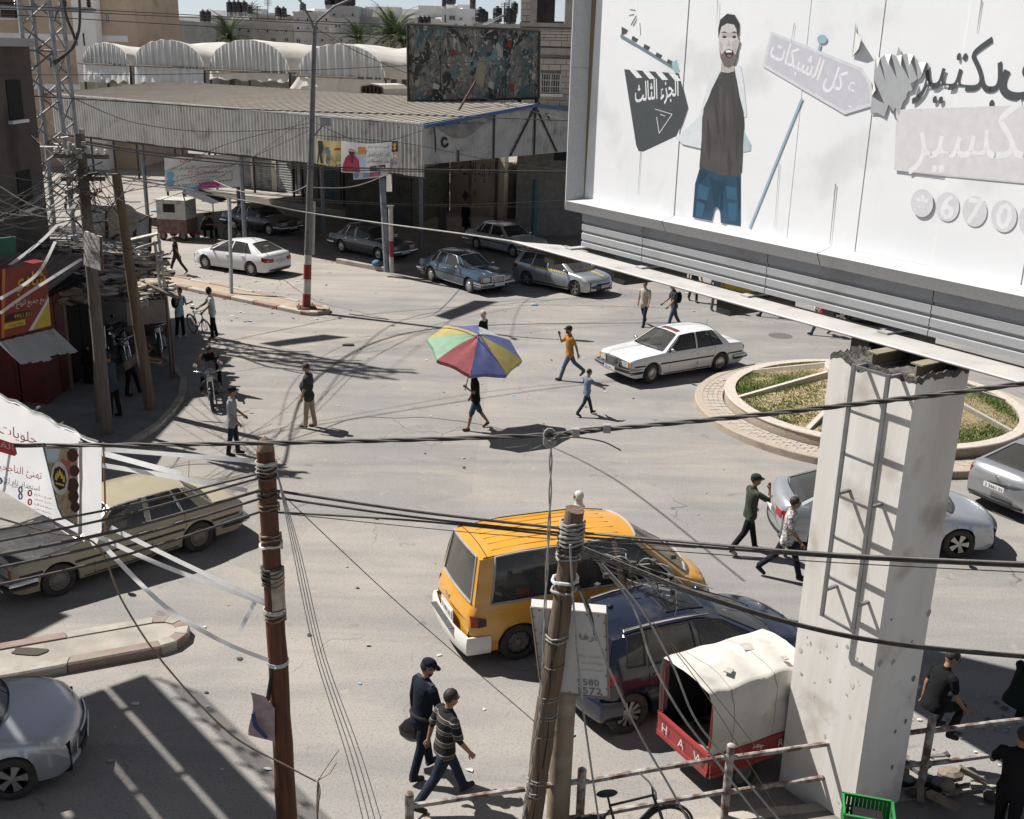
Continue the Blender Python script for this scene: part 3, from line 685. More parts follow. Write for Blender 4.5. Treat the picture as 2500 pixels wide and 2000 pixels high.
st,_,_,_=facade_box('stair_tower','white stair tower with two narrow arched windows on the tan block',167,222,-60,86.6,1.3,WHR,arched=[(183,78,192,113),(200,79,210,113)])
def tank(p,r=.55,h=1.3,label='',group='black rooftop water tanks'):
 r,h=(r*.72,h*.8) if group else (r,h)
 prof=[(r*.3,h),(r*.34,h*.97),(r*.9,h*.9),(r,h*.84),(r,h*.62),(r*1.04,h*.6),(r,h*.58),(r,h*.34),(r*1.04,h*.32),(r,h*.3),(r*.97,0)]
 t=thing('water_tank',label,'water tank',p,group=group)
 m=MB();m.lathe(prof[::-1],14,cap=True);m.build('barrel',TANKB,t,smooth=40)
 m=MB();m.lathe([(r*.32,h),(r*.32,h+.08),(.02,h+.1)],10);m.build('lid',TANKB,t)
 for k in range(4):
  w=k*math.pi/2+.5;m=MB();m.tube([(r*.8*math.cos(w),r*.8*math.sin(w),-.45),(r*.8*math.cos(w),r*.8*math.sin(w),0)],.03,4);m.build('leg',STEEL,t)
 m=MB();m.tube([(0,0,-.45),(0,0,0)],.3,8);m.build('stand',BLK,t)
 return t
# a rank of lower blocks towards the skyline: (name part of label, u0, u1, top v, Y, depth, wall, windows, tanks (u, v, r, h))
rows=[
 ('grey bare block house with dark openings right of the tan block',298,447,48,112,14,BLK,[(350,85,381,104,'o'),(418,73,440,86,'o'),(399,86,408,97,'o')],[(342,30,.62,2.0),(352,30,.62,2.0)],0),
 ('small pale grey block beside the palm with one dark opening',447,480,66,120,9,BLK2,[(468,88,473,98,'o')],[],0),
 ('low grey flat roofed house behind the first palm',480,560,62,124,10,BLK,[(545,78,552,92,'o'),(500,70,512,78)],[(497,62,.5,1.4),(509,62,.5,1.4)],0),
 ('sand coloured low house with roof columns left of the lamp post',549,716,62,128,12,SANDR,[(637,89,642,103,'o'),(660,91,675,103),(693,91,706,103),(575,66,590,78)],[(561,30,.5,1.5),(573,30,.5,1.5),(583,30,.5,1.5),(597,29,.5,1.4),(679,40,.5,1.3),(693,42,.5,1.3)],.6),
 ('upper storey of brown grey house with antenna and open roof deck',615,716,44,132,9,BLK,[(655,50,673,64),(690,56,700,66)],[(610,46,.4,1.1)],.3),
 ('pale narrow house with arched window just behind the lamp post',716,806,34,126,10,BLK2,[(722,94,735,106),(747,96,752,104,'o'),(772,95,780,106,'o')],[(740,34,.5,.9)],.2),
 ('tall grey house with arched windows and five roof tanks right of the lamp post',803,872,22,118,12,BLK,[(816,57,834,70)],[(803,20,.62,1.5),(823,20,.62,1.7),(838,22,.62,1.9),(846,22,.62,1.9),(858,22,.62,2.0)],.3),
 ('lower grey wing with two arched windows behind the date palms',868,927,46,120,10,BLK,[(882,60,899,72),(908,63,916,72),(853,80,860,90,'o')],[],.2),
 ('long low concrete house seen under the palms',752,1002,84,116,6,BLK2,[(890,95,899,104,'o'),(930,98,944,108,'o')],[],0),
 ('white storeyed house with balconies standing out on the skyline',1078,1172,28,150,12,WHR,[(1096,37,1112,50),(1122,42,1129,50),(1153,43,1158,48),(1084,34,1090,56,'o')],[(1154,27,.55,2.2),(1084,16,.4,1.2)],.3),
 ('small stair house on the roof of the white storeyed house',1090,1112,16,152,6,WHR,[],[(1095,15,.7,1.5),(1104,15,.7,1.5)],.2),
 ('low roofs with water tanks left of the unfinished block house',1165,1272,62,140,12,BLK2,[(1180,66,1190,76)],[(1172,58,.9,2.0),(1182,56,.7,1.6),(1214,62,.8,2.2),(1240,62,.8,2.2),(1252,60,.6,1.8),(1256,34,.6,1.7)],.2),
 ('long sandy house far behind the tunnels',900,1000,62,170,10,SANDR,[(950,66,958,76)],[(1025,56,.5,1.2),(1036,56,.5,1.2),(1046,56,.5,1.2)],.2),
]
TINT=((.40,.395,.38),(.58,.57,.54),(.36,.355,.345),(.52,.48,.43),(.33,.32,.305),(.62,.60,.57),(.42,.415,.41),(.37,.365,.36),(.56,.54,.51),(.76,.75,.74),(.72,.71,.70),(.50,.49,.47),(.58,.53,.47))
for hi_,(lab,u0,u1,vt,Y,dp,wl,ws,tks,pp) in enumerate(rows):
 wl=mat('house_render_%d' % hi_,TINT[hi_],.95,col2=tuple(x*.8 for x in TINT[hi_]),scale=.4,bump=.2,dirt=('#5f5a54',.45,.5));ws=list(ws)
 for uu in range(u0+8,u1-10,23):
  for vv in (vt+9,vt+30):
   if vv < 96 and not any(w[0]-6 < uu+8 and uu < w[2]+6 and w[1]-5 < vv+10 and vv < w[3]+5 for w in ws): ws.append((uu,vv,uu+8,vv+10,'ow'[(uu+vv) % 2]))
 t,ax,nb,z1=facade_box('house',lab,u0,u1,vt,Y,dp,wl,ws,parapet=pp)
 for k,(u,v,r,h) in enumerate(tks):
  p=A(u,v,Y+2.5);tank((p.x,p.y,max(p.z,z1+.45)),r,h,('leftmost','second','third','fourth','fifth','sixth')[k]+' black water tank on the '+' '.join(lab.split()[:8]))
rr=random.Random(11)
WHT=mat('white_tank_paint',(.6,.6,.58),.5,scale=4)
_t='first second third fourth fifth sixth seventh eighth ninth tenth eleventh twelfth thirteenth fourteenth fifteenth sixteenth seventeenth eighteenth nineteenth'.split();ORD=_t+['twentieth']+['twenty-'+w for w in _t[:9]]
us_=sorted([rr.uniform(300,1000) for _ in range(19)]+[rr.uniform(1000,1270) for _ in range(9)])
for k,u in enumerate(us_):                 # roofscape far off, between the houses
 Y=rr.uniform(175,260);w=rr.uniform(8,20);p=A(u,rr.uniform(44,76),Y)
 t=thing('house',ORD[k]+' far skyline house counted from the tan block to the right','building',(p.x,p.y,0),rr.uniform(-.5,.5),group='far skyline houses')
 m=MB();m.box((0,0,p.z/2),(w,9,p.z));m.build('wall',rr.choice([BLK,BLK2,SANDR,WHR]),t)
 m=MB();m.box((rr.uniform(-w/4,w/4),0,p.z+1.1),(w*.3,3,2.2));m.build('roof_room',rr.choice([BLK2,WHR]),t)
 m=MB()
 for j in range(3): m.box((-w*.3+j*w*.28,-4.55,p.z-2),(1.2,.12,1.3))
 m.build('window',DARKO,t)
# rooftop rods, aerials
for k,(u,v0,v1,Y) in enumerate(((654,50,0,128),(1243,60,0,120),(1232,60,6,120),(628,62,14,128),(754,40,26,126),(700,44,36,124))):
 m=MB();a,b=A(u,v0,Y),A(u,v1,Y);m.tube([a,b],.05,4)
 for j in range(4): p=a.lerp(b,.75+.07*j);m.tube([p-V((.4,0,0)),p+V((.4,0,0))],.025,4)
 tag(m.build('roof_aerial',STEEL),['thin aerial above the sand coloured low house','taller of two aerials beside the unfinished block house','shorter of two aerials beside the unfinished block house','aerial with cross rods left of the lamp post','short aerial rod near the lamp head','short aerial on the brown grey roof'][k],'aerial')
# solar panel rack
m=MB();a=A(1178,60,136);b=A(1232,34,138);m.prism([a,A(1186,62,136),A(1236,38,138),b],(0,.1,.05));tag(m.build('solar_panel',mat('solar_glass',(.35,.36,.36),.3,scale=3)),'tilted solar heater panel on the low roofs','solar panel')
# ------------------------------------------------------------------ unfinished block house: every block a piece
UB=thing('unfinished_house','unfinished house of bare concrete blocks with an open upper window','building',(A(1265,290,60).x,60,0));uo=V(UB.location)
p0,p1=A(1268,290,60),A(1500,290,60);ux=V((1,0,0));zt=13.4
wl=p1.x-p0.x
m=MB()
def uz(v): return A(1330,v,60).z
ow=[(A(1312,0,60).x-uo.x,A(1380,0,60).x-uo.x,uz(56),14.2),(A(1327,0,60).x-uo.x,A(1375,0,60).x-uo.x,uz(226),uz(180))]
mb=MB();x_=[0,ow[0][0],ow[0][1],wl]
MORT=mat('block_mortar',(.30,.28,.26),.95,scale=3,bump=.3)
mb.obox((0,.06,0),(wl,0,0),(0,.2,0),HZ*ow[0][2]);mb.obox((0,.06,ow[0][2]),(ow[0][0],0,0),(0,.2,0),HZ*(zt-ow[0][2]));mb.obox((ow[0][1],.06,ow[0][2]),(wl-ow[0][1],0,0),(0,.2,0),HZ*(zt-ow[0][2]))
mb.obox((0,.26,0),(.2,0,0),(0,8,0),HZ*zt);mb.obox((wl-.2,.26,0),(.2,0,0),(0,8,0),HZ*zt);mb.obox((0,8.2,0),(wl,0,0),(0,.2,0),HZ*9.5)
mb.build('wall',MORT,UB)
BM=[mat('concrete_block_%s' % n_,c,.95,col2=tuple(x*.85 for x in c),scale=2,bump=.35,bscale=22) for n_,c in (('cream',(.50,.455,.40)),('grey',(.44,.41,.37)),('warm',(.52,.46,.39)))]
bw,bh=.62,.30;bmeshes={}
def blk(w):
 w=round(w,2)
 if w not in bmeshes:
  L_=[]
  for k in range(3):
   q=MB();q.box((w/2,-.03,bh/2-.012),(w-.025,.13,bh-.025));me=q.mesh('block');me.materials.append(BM[k]);L_.append(me)
  bmeshes[w]=L_
 return random.choice(bmeshes[w])
SLABS=[(uz(66),uz(56)),(uz(133),uz(117))]
z=uz(300);row=0;nblk=0
while z < zt-.2:
 z2=z+bh
 if not any(s0-.2 < z < s1 for s0,s1 in SLABS):
  x=-(row % 2)*bw/2
  while x < min(wl,A(1412,0,60).x-uo.x):
   xa,xb=max(0,x),min(wl,x+bw);x += bw
   segs=[(xa,xb)]
   for o0,o1,z0_,z1_ in ow:
    if z2 > z0_ and z < z1_:
     segs=[s for a_,b_ in segs for s in ((a_,min(b_,o0)),(max(a_,o1),b_))]
   for a_,b_ in segs:
    if b_-a_ > .12 and nblk < 300: nblk += 1;link('block',blk(b_-a_),UB,V((a_,random.uniform(-.006,.006),z)))
 z=z2;row += 1
for s0,s1 in SLABS: mb=MB();mb.obox((-.05,-.14,s0),(wl,0,0),(0,.3,0),HZ*(s1-s0));mb.build('floor_edge',mat('cast_concrete',(.40,.365,.33),.95,col2=(.30,.28,.25),scale=2,bump=.3),UB)
for x in (ow[0][0]-.35,ow[0][1]+.02): mb=MB();mb.obox((x,-.13,ow[0][2]-.1),(.33,0,0),(0,.3,0),HZ*(zt-ow[0][2]+.1));mb.build('concrete_column',mat('cast_concrete',(.4,.36,.33)),UB)
mb=MB();mb.obox((ow[0][0],.4,ow[0][2]),(ow[0][1]-ow[0][0],0,0),(0,.1,0),HZ*.1);mb.obox((ow[0][0],4,ow[0][2]-.2),((ow[0][1]-ow[0][0])*.72,0,0),(0,.2,0),HZ*4);mb.build('inner_wall',DARKW,UB)
o0,o1,z0_,z1_=ow[1];mb=MB();mb.quad((o0,.05,z0_),(o1,.05,z0_),(o1,.05,z1_),(o0,.05,z1_));wn_=mb.build('window',WIN,UB)
mb=MB()
for k in range(9): x=o0+(o1-o0)*k/8;mb.tube([(x,-.08,z0_),(x,-.08,z1_)],.022 if k % 4 else .045,4)
for k in range(4): zz=z0_+(z1_-z0_)*k/3;mb.tube([(o0,-.08,zz),(o1,-.08,zz)],.025,4)
mb.build('window_grille',FRM,wn_)
mb=MB();mb.obox((o0-.15,-.22,z0_-.2),(o1-o0+.3,0,0),(0,.25,0),HZ*.14);mb.build('sill',WHR,wn_)
# ------------------------------------------------------------------ palms
TRK=mat('palm_trunk',(.16,.12,.085),.95,col2=(.10,.08,.06),scale=8,bump=.6)
FRD=[mat('palm_frond_%d' % k,c,.8,col2=tuple(x*.7 for x in c),scale=3,spec=.2) for k,c in enumerate(((.075,.115,.045),(.11,.15,.07),(.16,.15,.075)))]
def palm(u,v,Y,size,label,nf=34,seed=1):
 r=random.Random(seed);c=A(u,v,Y);t=thing('palm_tree',label,'palm tree',(c.x,c.y,0),group='date palms behind the tunnels')
 m=MB();H=c.z;m.tube([(0,0,0),(.1,0,H*.5),(0,0,H)],[.35,.28,.24],9);m.build('trunk',TRK,t,smooth=60)
 m=MB()
 for k in range(nf):
  az=r.uniform(0,6.283);el=r.uniform(-.35,1.35);Ln=size*r.uniform(.8,1.1);d=V((math.cos(az),math.sin(az),0));pts=[]
  for j in range(9):
   s=j/8;a=el-1.15*s*s*(1.1 if el < .6 else .8);p=(V((0,0,H)) if j == 0 else pts[-1]+(d*math.cos(a)+HZ*math.sin(a))*Ln/8);pts.append(p)
  mi=2 if el < -.1 else r.choice((0,0,1));m.tube(pts,[.04*(1-j/9) + .008 for j in range(9)],4,mi)
  sd=V((-d.y,d.x,0))
  for j in range(1,9):
   for q in range(4):
    p=pts[j-1].lerp(pts[j],q/4);tg=(pts[j]-pts[j-1]).normalized();lf=Ln*.26*math.sin(math.pi*min(1,(j+q/4)/9.2+.12))
    for sg in (-1,1):
     e=p+(sd*sg*.75+tg*.75+HZ*r.uniform(-.25,.2)).normalized()*lf;w=tg*.035*Ln/3
     m.add([p-w,p+w,e],[(0,1,2)],mi)
 m.build('crown',FRD,t)
palm(560,92,98,2.9,'bushy palm poking up behind the second tunnel',seed=2)
palm(958,84,100,3.5,'tall date palm rising beside the ragged hoarding',seed=3,nf=44)
palm(985,100,96,2.6,'drooping palm at the edge of the ragged hoarding',seed=6,nf=30)
palm(876,96,97,2.3,'yellowish palm between lamp post and hoarding',seed=4,nf=26)
palm(612,30,150,2.2,'distant palm on the skyline near the red flag',seed=5,nf=20)
# leafy shrubs behind the hoarding's foot
LEAF=[mat('shrub_leaf_%d' % k,c,.8,spec=.2) for k,c in enumerate(((.13,.15,.05),(.20,.18,.07)))]
for k,(u,v,lab) in enumerate(((1150,262,'yellow green shrub seen under the hoarding'),(1215,262,'dusty shrub between hoarding and block house'))):
 c=A(u,v,62);t=thing('shrub',lab,'shrub',(c.x,c.y,0));m=MB();r=random.Random(k)
 for j in range(1500):
  p=V((r.gauss(0,1.0),r.gauss(0,.7),c.z-.6+r.gauss(0,.5)));s=.12;a=V((r.gauss(0,1),r.gauss(0,1),r.gauss(0,1))).normalized()*s;b_=V((r.gauss(0,1),r.gauss(0,1),r.gauss(0,1))).normalized()*s*.6
  m.add([p-a,p+b_,p+a,p-b_],[(0,1,2,3)],r.randint(0,1))
 m.build('foliage',LEAF,t);m=MB();m.tube([(0,0,0),(0,0,c.z-.4)],.08,6);m.build('stem',TRK,t)
# ================================================================== vehicles
TYRE=mat('tyre_rubber',(.025,.024,.023),.9,col2=(.06,.055,.048),scale=6,amt=.8)
RIM=mat('alloy_rim',(.52,.52,.51),.35,.8,col2=(.40,.39,.37),scale=7,dirt=('#5a5148',.5,5))
STEELRIM=mat('steel_rim',(.22,.21,.20),.6,.5,col2=(.14,.13,.12),scale=7,dirt=('#4a4037',.6,6))
CHROME=mat('chrome_trim',(.62,.62,.61),.18,1.0,col2=(.5,.5,.49),scale=5)
BLACKP=mat('black_plastic',(.022,.022,.023),.55,scale=5)
UNDER=flat('underbody_black',(.012,.012,.012),.95)
SEATM=mat('seat_cloth',(.045,.042,.04),.9,scale=5)
GLASS=glass_mat('car_glass',(.30,.32,.32),.03,.86)
GLASSD=glass_mat('dark_car_glass',(.10,.11,.11),.03,.70)
GLASSW=glass_mat('dusty_windscreen',(.40,.42,.42),.06,.62)
LAMPW=mat('lamp_glass_clear',(.55,.56,.54),.12,.2,scale=20,col2=(.40,.41,.40))
LAMPR=mat('lamp_glass_red',(.35,.02,.02),.15,scale=12)
LAMPA=mat('lamp_glass_amber',(.55,.17,.02),.2,scale=12)
PLATEW=flat('plate_white',(.66,.66,.64),.5)
PLATEK=flat('plate_black_digits',(.02,.02,.02),.6)
def paint(name,c,dust=(.34,.30,.25),damt=.35,rough=.28,metal=0.0):
 m=mat(name,c,rough,metal,col2=tuple(x*.93 for x in lin(c)),scale=2.5,coat=.6,spec=.5,dirt=(dust,damt,2.2));return m
def cat(xs,ys,x):                       # smooth curve through points, xs descending
 n=len(xs)
 if x >= xs[0]: return ys[0]
 if x <= xs[-1]: return ys[-1]
 for i in range(n-1):
  if xs[i] >= x >= xs[i+1]:
   h=xs[i]-xs[i+1];t=(xs[i]-x)/h
   def sl(k):
    if k <= 0 or k >= n-1: return 0.0 if k < 0 or k > n-1 else (ys[min(k+1,n-1)]-ys[max(k-1,0)])/(xs[max(k-1,0)]-xs[min(k+1,n-1)])
    d0=(ys[k]-ys[k-1])/(xs[k-1]-xs[k]);d1=(ys[k+1]-ys[k])/(xs[k]-xs[k+1])
    return 0.0 if d0*d1 <= 0 else 2*d0*d1/(d0+d1)
   m0,m1=sl(i)*h,sl(i+1)*h
   return (2*t**3-3*t*t+1)*ys[i]+(t**3-2*t*t+t)*m0+(-2*t**3+3*t*t)*ys[i+1]+(t**3-t*t)*m1
class Car:
 def __init__(c,S,P,root):
  c.S,c.P,c.root=S,P,root
  st=S['stn'];c.xs=[s[0] for s in st];c.W=[s[1] for s in st];c.ZS=[s[2] for s in st];c.ZT=[s[3] for s in st]
  c.xe,c.xr=c.xs[0],c.xs[-1]
 def w(c,x): return cat(c.xs,c.W,x)
 def zs(c,x): return cat(c.xs,c.ZS,x)
 def zt(c,x): return cat(c.xs,c.ZT,x)
 def warp(c,p):
  x,y,z=p;S=c.S;k=(abs(y)/S['hw'])**2.2
  f=max(0,(x-(c.xe-.7))/.7);r=max(0,((c.xr+.6)-x)/.6)
  return V((x-S.get('bowf',.1)*k*f+S.get('bowr',.06)*k*r,y,z))
 def zb(c,x):
  S=c.S;z=S.get('sill',.24)
  for xw in (S['xf'],S['xrw']):
   ra=S['r']+S.get('archgap',.055);d=abs(x-xw)
   if d < ra: z=max(z,S['r']+math.sqrt(ra*ra-d*d))
  e=max(0,(x-(c.xe-.25))/.25,((c.xr+.25)-x)/.25)
  return z+.06*e*e
 def half(c,x):
  """half section, from the lower edge up over the shoulder to the middle"""
  w,zs,zt,zb=c.w(x),c.zs(x),c.zt(x),c.zb(x);S=c.S;sh=S.get('shoulder',.05);h=zs-S.get('sill',.24)
  z0=S.get('sill',.24)
  def zz(f): return max(zb,z0+f*h)
  L=[(w-.16,zb),(w-.035,zb),(w-.012,zz(.22)),(w,zz(.48)),(w-.004,zz(.66)),(w-sh*.35,zz(.88)),(w-sh,zs)]
  dz=zt-zs
  return L+[(w*.80,zs+.45*dz),(w*.45,zs+.86*dz),(0.0,zt)]
 def side_y(c,x,z):
  H=c.half(x)
  for (y0,z0),(y1,z1) in zip(H[1:7],H[2:7]):
   if z0 <= z <= z1 and z1 > z0: return y0+(y1-y0)*(z-z0)/(z1-z0)
  return H[2][0] if z < H[2][1] else H[6][0]
 def sp(c,x,z,sg,off=.004):
  p=c.warp((x,c.side_y(x,z)+off,z));return V((p.x,p.y*sg,p.z))
 def patch(c,name,m,xz,parent,sg,n=8,off=.006,th=.0):
  """curved piece lying on the body side; xz(t) -> (x, zlow, zhigh)"""
  mb=MB();P=[]
  for k in range(n+1):
   x,z0,z1=xz(k/n);P.append([c.sp(x,z0+(z1-z0)*j/4,sg,off) for j in range(5)])
  mb.grid(P,flip=sg < 0);return mb.build(name,m,parent,smooth=50)
 def shell(c):
  S=c.S;X=set()
  n=40
  for k in range(n+1): X.add(round(c.xe+(c.xr-c.xe)*k/n,3))
  for xw in (S['xf'],S['xrw']):
   ra=S['r']+S.get('archgap',.055)
   for k in range(15): X.add(round(xw+ra*math.cos(math.pi*k/14),3))
   X.add(round(xw+ra+.004,3));X.add(round(xw-ra-.004,3))
  xa,xc=S['cab'];X.add(xa);X.add(xc)
  X=sorted(X,reverse=True);mb=MB();rings=[]
  for x in X:
   H=c.half(x);R=[c.warp((x,y,z)) for y,z in H];rings.append([V((p.x,-p.y,p.z)) for p in R]+[p for p in R[:-1]][::-1])
  k0=6                                   # ring index of the shoulder
  nn=len(rings[0]);vs=[p for r in rings for p in r];fs=[]
  for i in range(len(X)-1):
   incab=X[i] <= xa+1e-6 and X[i+1] >= xc-1e-6
   for j in range(nn-1):
    if incab and k0 <= j < nn-1-k0: continue
    fs.append((i*nn+j,i*nn+j+1,(i+1)*nn+j+1,(i+1)*nn+j))
  fs.append(tuple(range(nn))[::-1]);b=(len(X)-1)*nn;fs.append(tuple(range(b,b+nn)))
  mb.add(vs,fs);o=mb.build('body',c.P['paint'],c.root,smooth=S.get('sharp',32))
  # dark inner tub
  mb=MB();mb.box(((c.xe+c.xr)/2,0,.42),(c.xe-c.xr-.35,2*S['hw']-.34,.42));mb.box(((xa+xc)/2,0,.60),(xa-xc+.1,2*S['hw']-.22,.12));mb.build('underbody',UNDER,c.root)
 def wheels(c):
  S=c.S;r,tw=S['r'],S.get('tw',.2);turn=S.get('steer',0)
  prof=[(r*.60,tw*.42),(r*.68,tw*.5),(r*.86,tw*.52),(r*.96,tw*.46),(r,tw*.34),(r,-tw*.34),(r*.96,-tw*.46),(r*.86,-tw*.52),(r*.6,-tw*.45)]
  for xw in (S['xf'],S['xrw']):
   for sg in (1,-1):
    R=Matrix.Rotation(-math.pi/2*sg,4,'X')
    mb=MB();mb.lathe(prof,28,R);wo=mb.build('wheel',TYRE,c.root,smooth=40,loc=(xw,sg*(S['hw']-tw*.5-.03),r))
    if xw == S['xf'] and turn: wo.rotation_euler=(0,0,math.radians(turn))
    mb=MB();ri=r*.64;kind=S.get('rim','steel');f=tw*.46
    mb.lathe([(ri,f),(ri*.95,f+.004),(ri*.92,f-.02),(ri*.9,-.02),(0.001,-.03)],24,R,1)
    if kind == 'steel':
     mb.lathe([(ri*.93,f-.03),(ri*.72,f-.012),(ri*.66,f-.03),(ri*.34,f-.035),(ri*.30,f+.0),(ri*.12,f+.012),(.001,f+.012)],24,R)
     for k in range(10):
      a=k*.6283;q=MB();q.lathe([(ri*.06,f-.009),(.001,f-.008)],8,R @ Matrix.Translation((ri*.80*math.cos(a),ri*.80*math.sin(a),0)));mb.add(q.v,q.f,1)
    elif kind == 'cap':
     mb.lathe([(ri*.97,f),(ri*.90,f+.008),(ri*.66,f+.002),(ri*.62,f+.012),(ri*.3,f+.022),(.001,f+.024)],24,R)
     for k in range(16):
      a=k*.3927;q=MB();q.box((ri*.76*math.cos(a),ri*.76*math.sin(a),f+.006),(ri*.13,ri*.06,.004),rz=a);mb.add([R @ V(p) for p in q.v],q.f,1)
    else:
     ns=S.get('spokes',5);ww=.30 if ns == 5 else .16
     for k in range(ns):
      a=2*math.pi*k/ns;ca,sa=math.cos(a),math.sin(a);q=[]
      for rr_,hw_,z in ((ri*.12,ri*.12,f),(ri*.55,ri*ww*.62,f-.005),(ri*.94,ri*ww,f-.004)):
       for sgn in (-1,1): q.append(R @ V((rr_*ca-sgn*hw_*sa,rr_*sa+sgn*hw_*ca,z)))
      for rr_,hw_ in ((ri*.12,ri*.12),(ri*.55,ri*ww*.62),(ri*.94,ri*ww)):
       for sgn in (-1,1): q.append(R @ V((rr_*ca-sgn*hw_*sa,rr_*sa+sgn*hw_*ca,f-.035)))
      mb.add(q,[(0,2,3,1),(2,4,5,3),(0,6,8,2),(2,8,10,4),(1,3,9,7),(3,5,11,9)])
     mb.lathe([(ri*.2,f-.02),(ri*.19,f+.006),(.001,f+.008)],14,R)
    mb.build('rim',[c.P.get('rim',RIM if kind != 'steel' else STEELRIM),UNDER],wo,smooth=35)
 def house(c):
  """windows, pillars and roof"""
  S=c.S;pil=S['pil'];rail=S['rail'];bx=[p[0] for p in pil];tx=[p[1] for p in pil]
  rx=[p[0] for p in rail];rz=[p[1] for p in rail];rw=[p[2] for p in rail]
  zr=lambda x: cat(rx,rz,x);wr=lambda x: cat(rx,rw,x)
  sh=S.get('shoulder',.05)
  def B(x,sg): p=c.warp((x,c.w(x)-sh,c.zs(x)));return V((p.x,p.y*sg,p.z))
  def T(x,sg): return V((x,wr(x)*sg,zr(x)))
  def mid(a,b,t,sg,bulge=S.get('bulge',.02)): p=a.lerp(b,t);p.y += sg*bulge*4*t*(1-t);return p
  wins=[]
  for sg in (1,-1):
   for i in range(len(pil)-1):
    kind=pil[i][2];rows=[]
    for t in range(7):
     rows.append([mid(B(bx[i]+(bx[i+1]-bx[i])*j/6,sg),T(tx[i]+(tx[i+1]-tx[i])*j/6,sg),t/6,sg) for j in range(7)])
    if kind == 'P': mb=MB();mb.grid(rows,flip=sg > 0);mb.build('pillar',c.P['paint'],c.root,smooth=40)
    else:
     q=MB();ins=V((0,-sg*.012,0));q.grid([[p+ins for p in r] for r in rows],flip=sg > 0)
     wo=q.build('side_window',c.P.get('glass',GLASS),c.root,smooth=60)
     ring=rows[0]+[r[-1] for r in rows[1:]]+rows[-1][-2::-1]+[r[0] for r in rows[-2:0:-1]]
     q=MB();q.tube(ring+[ring[0]],S.get('framer',.014),5,cap=False);q.build('window_frame',c.P.get('frame',BLACKP),wo,smooth=60)
  crown=S.get('crown',.05);x0,x1=tx[0],tx[-1]
  def roofp(x,f): return V((x,wr(x)*f,zr(x)+crown*(1-abs(f)**2.2)))
  mb=MB();P=[]
  for k in range(15):
   x=x0+(x1-x0)*k/14;P.append([roofp(x-0.0,j/7) for j in range(-7,8)])
  # front and rear edge of the roof bow out a little
  bf,br_=S.get('roofbow',(.05,-.05))
  for f,row,bow in ((0,P[0],bf),(1,P[-1],br_)):
   for j in range(15): row[j]=row[j]+V((bow*(1-((j-7)/7)**2),0,0))
  mb.grid(P);mb.build('roof',c.P.get('roofpaint',c.P['paint']),c.root,smooth=50)
  def screen(xb,xt,zbase,bow,rowtop,name,m):
   n=14;rows=[]
   for t in range(7):
    row=[]
    for j in range(n+1):
     f=(j-n/2)/(n/2);b=B(xb,1);b=V((b.x+bow*(1-f*f),b.y*f,b.z+(zbase-b.z)*(1-f*f)));row.append(b.lerp(rowtop[j],t/6))
    rows.append(row)
   # painted surround, then the pane a little below it
   pane=[[rows[i][j] for j in range(1,n)] for i in range(7)]
   nn=(pane[3][8]-pane[3][5]).cross(pane[5][6]-pane[1][6]).normalized();nn=nn if nn.z > 0 else -nn
   [MB().grid(R2,flip=True).build('pillar',c.P['paint'],c.root,smooth=40) for R2 in ([r[:2] for r in rows],[r[-2:] for r in rows])]
   mb=MB();mb.grid([[p-nn*.01 for p in r] for r in pane],flip=True);wo=mb.build(name,m,c.root,smooth=80)
   ring=pane[0]+[r[-1] for r in pane[1:]]+pane[-1][-2::-1]+[r[0] for r in pane[-2:0:-1]]
   mb=MB();mb.tube(ring+[ring[0]],S.get('framer',.014)*1.1,5,cap=False);mb.build('window_frame',c.P.get('frame',BLACKP),wo,smooth=60)
   return wo,rows,nn
  top0=[P[0][j] for j in range(15)];top1=[P[-1][j] for j in range(15)]
  wo,rows,nn=screen(bx[0],x0,c.zt(S['cab'][0])+.01,S.get('wsbow',.16),top0,'windscreen',c.P.get('wsglass',GLASS))
  mb=MB()
  for f0,f1 in ((3,6),(8,11)):                # wipers
   a,b=rows[0][f0]+nn*.02,rows[2][f1]+nn*.015;mb.tube([a,b],.008,5)
  mb.build('wiper',BLACKP,wo)
  if S.get('rearscreen',True): screen(bx[-1],x1,c.zt(S['cab'][1])+.01,-S.get('rwbow',.12),top1,'rear_window',c.P.get('rearglass',c.P.get('glass',GLASS)))
  # seats, dashboard
  mb=MB()
  xs0=S.get('seatx',.0);zf=.35
  for sy in (-.37,.37): mb.box((xs0+.1,sy,.50),(.5,.5,.2));mb.box((xs0-.22,sy,.80),(.14,.48,.62),ry=-.2);mb.box((xs0-.32,sy,1.16),(.09,.26,.16))
  if S.get('bench',True): mb.box((xs0-.85,0,.52),(.5,1.3,.2));mb.box((xs0-1.2,0,.82),(.14,1.3,.55),ry=-.2)
  mb.box((S['cab'][0]-.12,0,.82),(.3,1.4,.22));mb.build('seat',SEATM,c.root)
  c.B,c.T,c.roofp=B,T,roofp
 def doors(c,rng,handles=True,chromeh=False):
  """door skins: shallow raised panels with a dark gap behind"""
  for sg in (1,-1):
   for (xa,xb) in rng:
    def span(t,g): x=xa-g+(xb-xa+2*g)*t;return (x,c.zb(x)+.05+g,c.zs(x)-.012-g*.3)
    c.patch('door_gap',UNDER,lambda t: span(t,-.006),c.root,sg,12,.0015)
    d=c.patch('door',c.P['paint'],lambda t: span(t,.006),c.root,sg,12,.005)
    if handles:
     x=xb+.16;z=c.zs(x)-.13;p=c.sp(x,z,sg,.02);mb=MB();mb.box(p,(.17,.03,.025));mb.build('door_handle',CHROME if chromeh else c.P.get('handle',c.P['paint']),d)
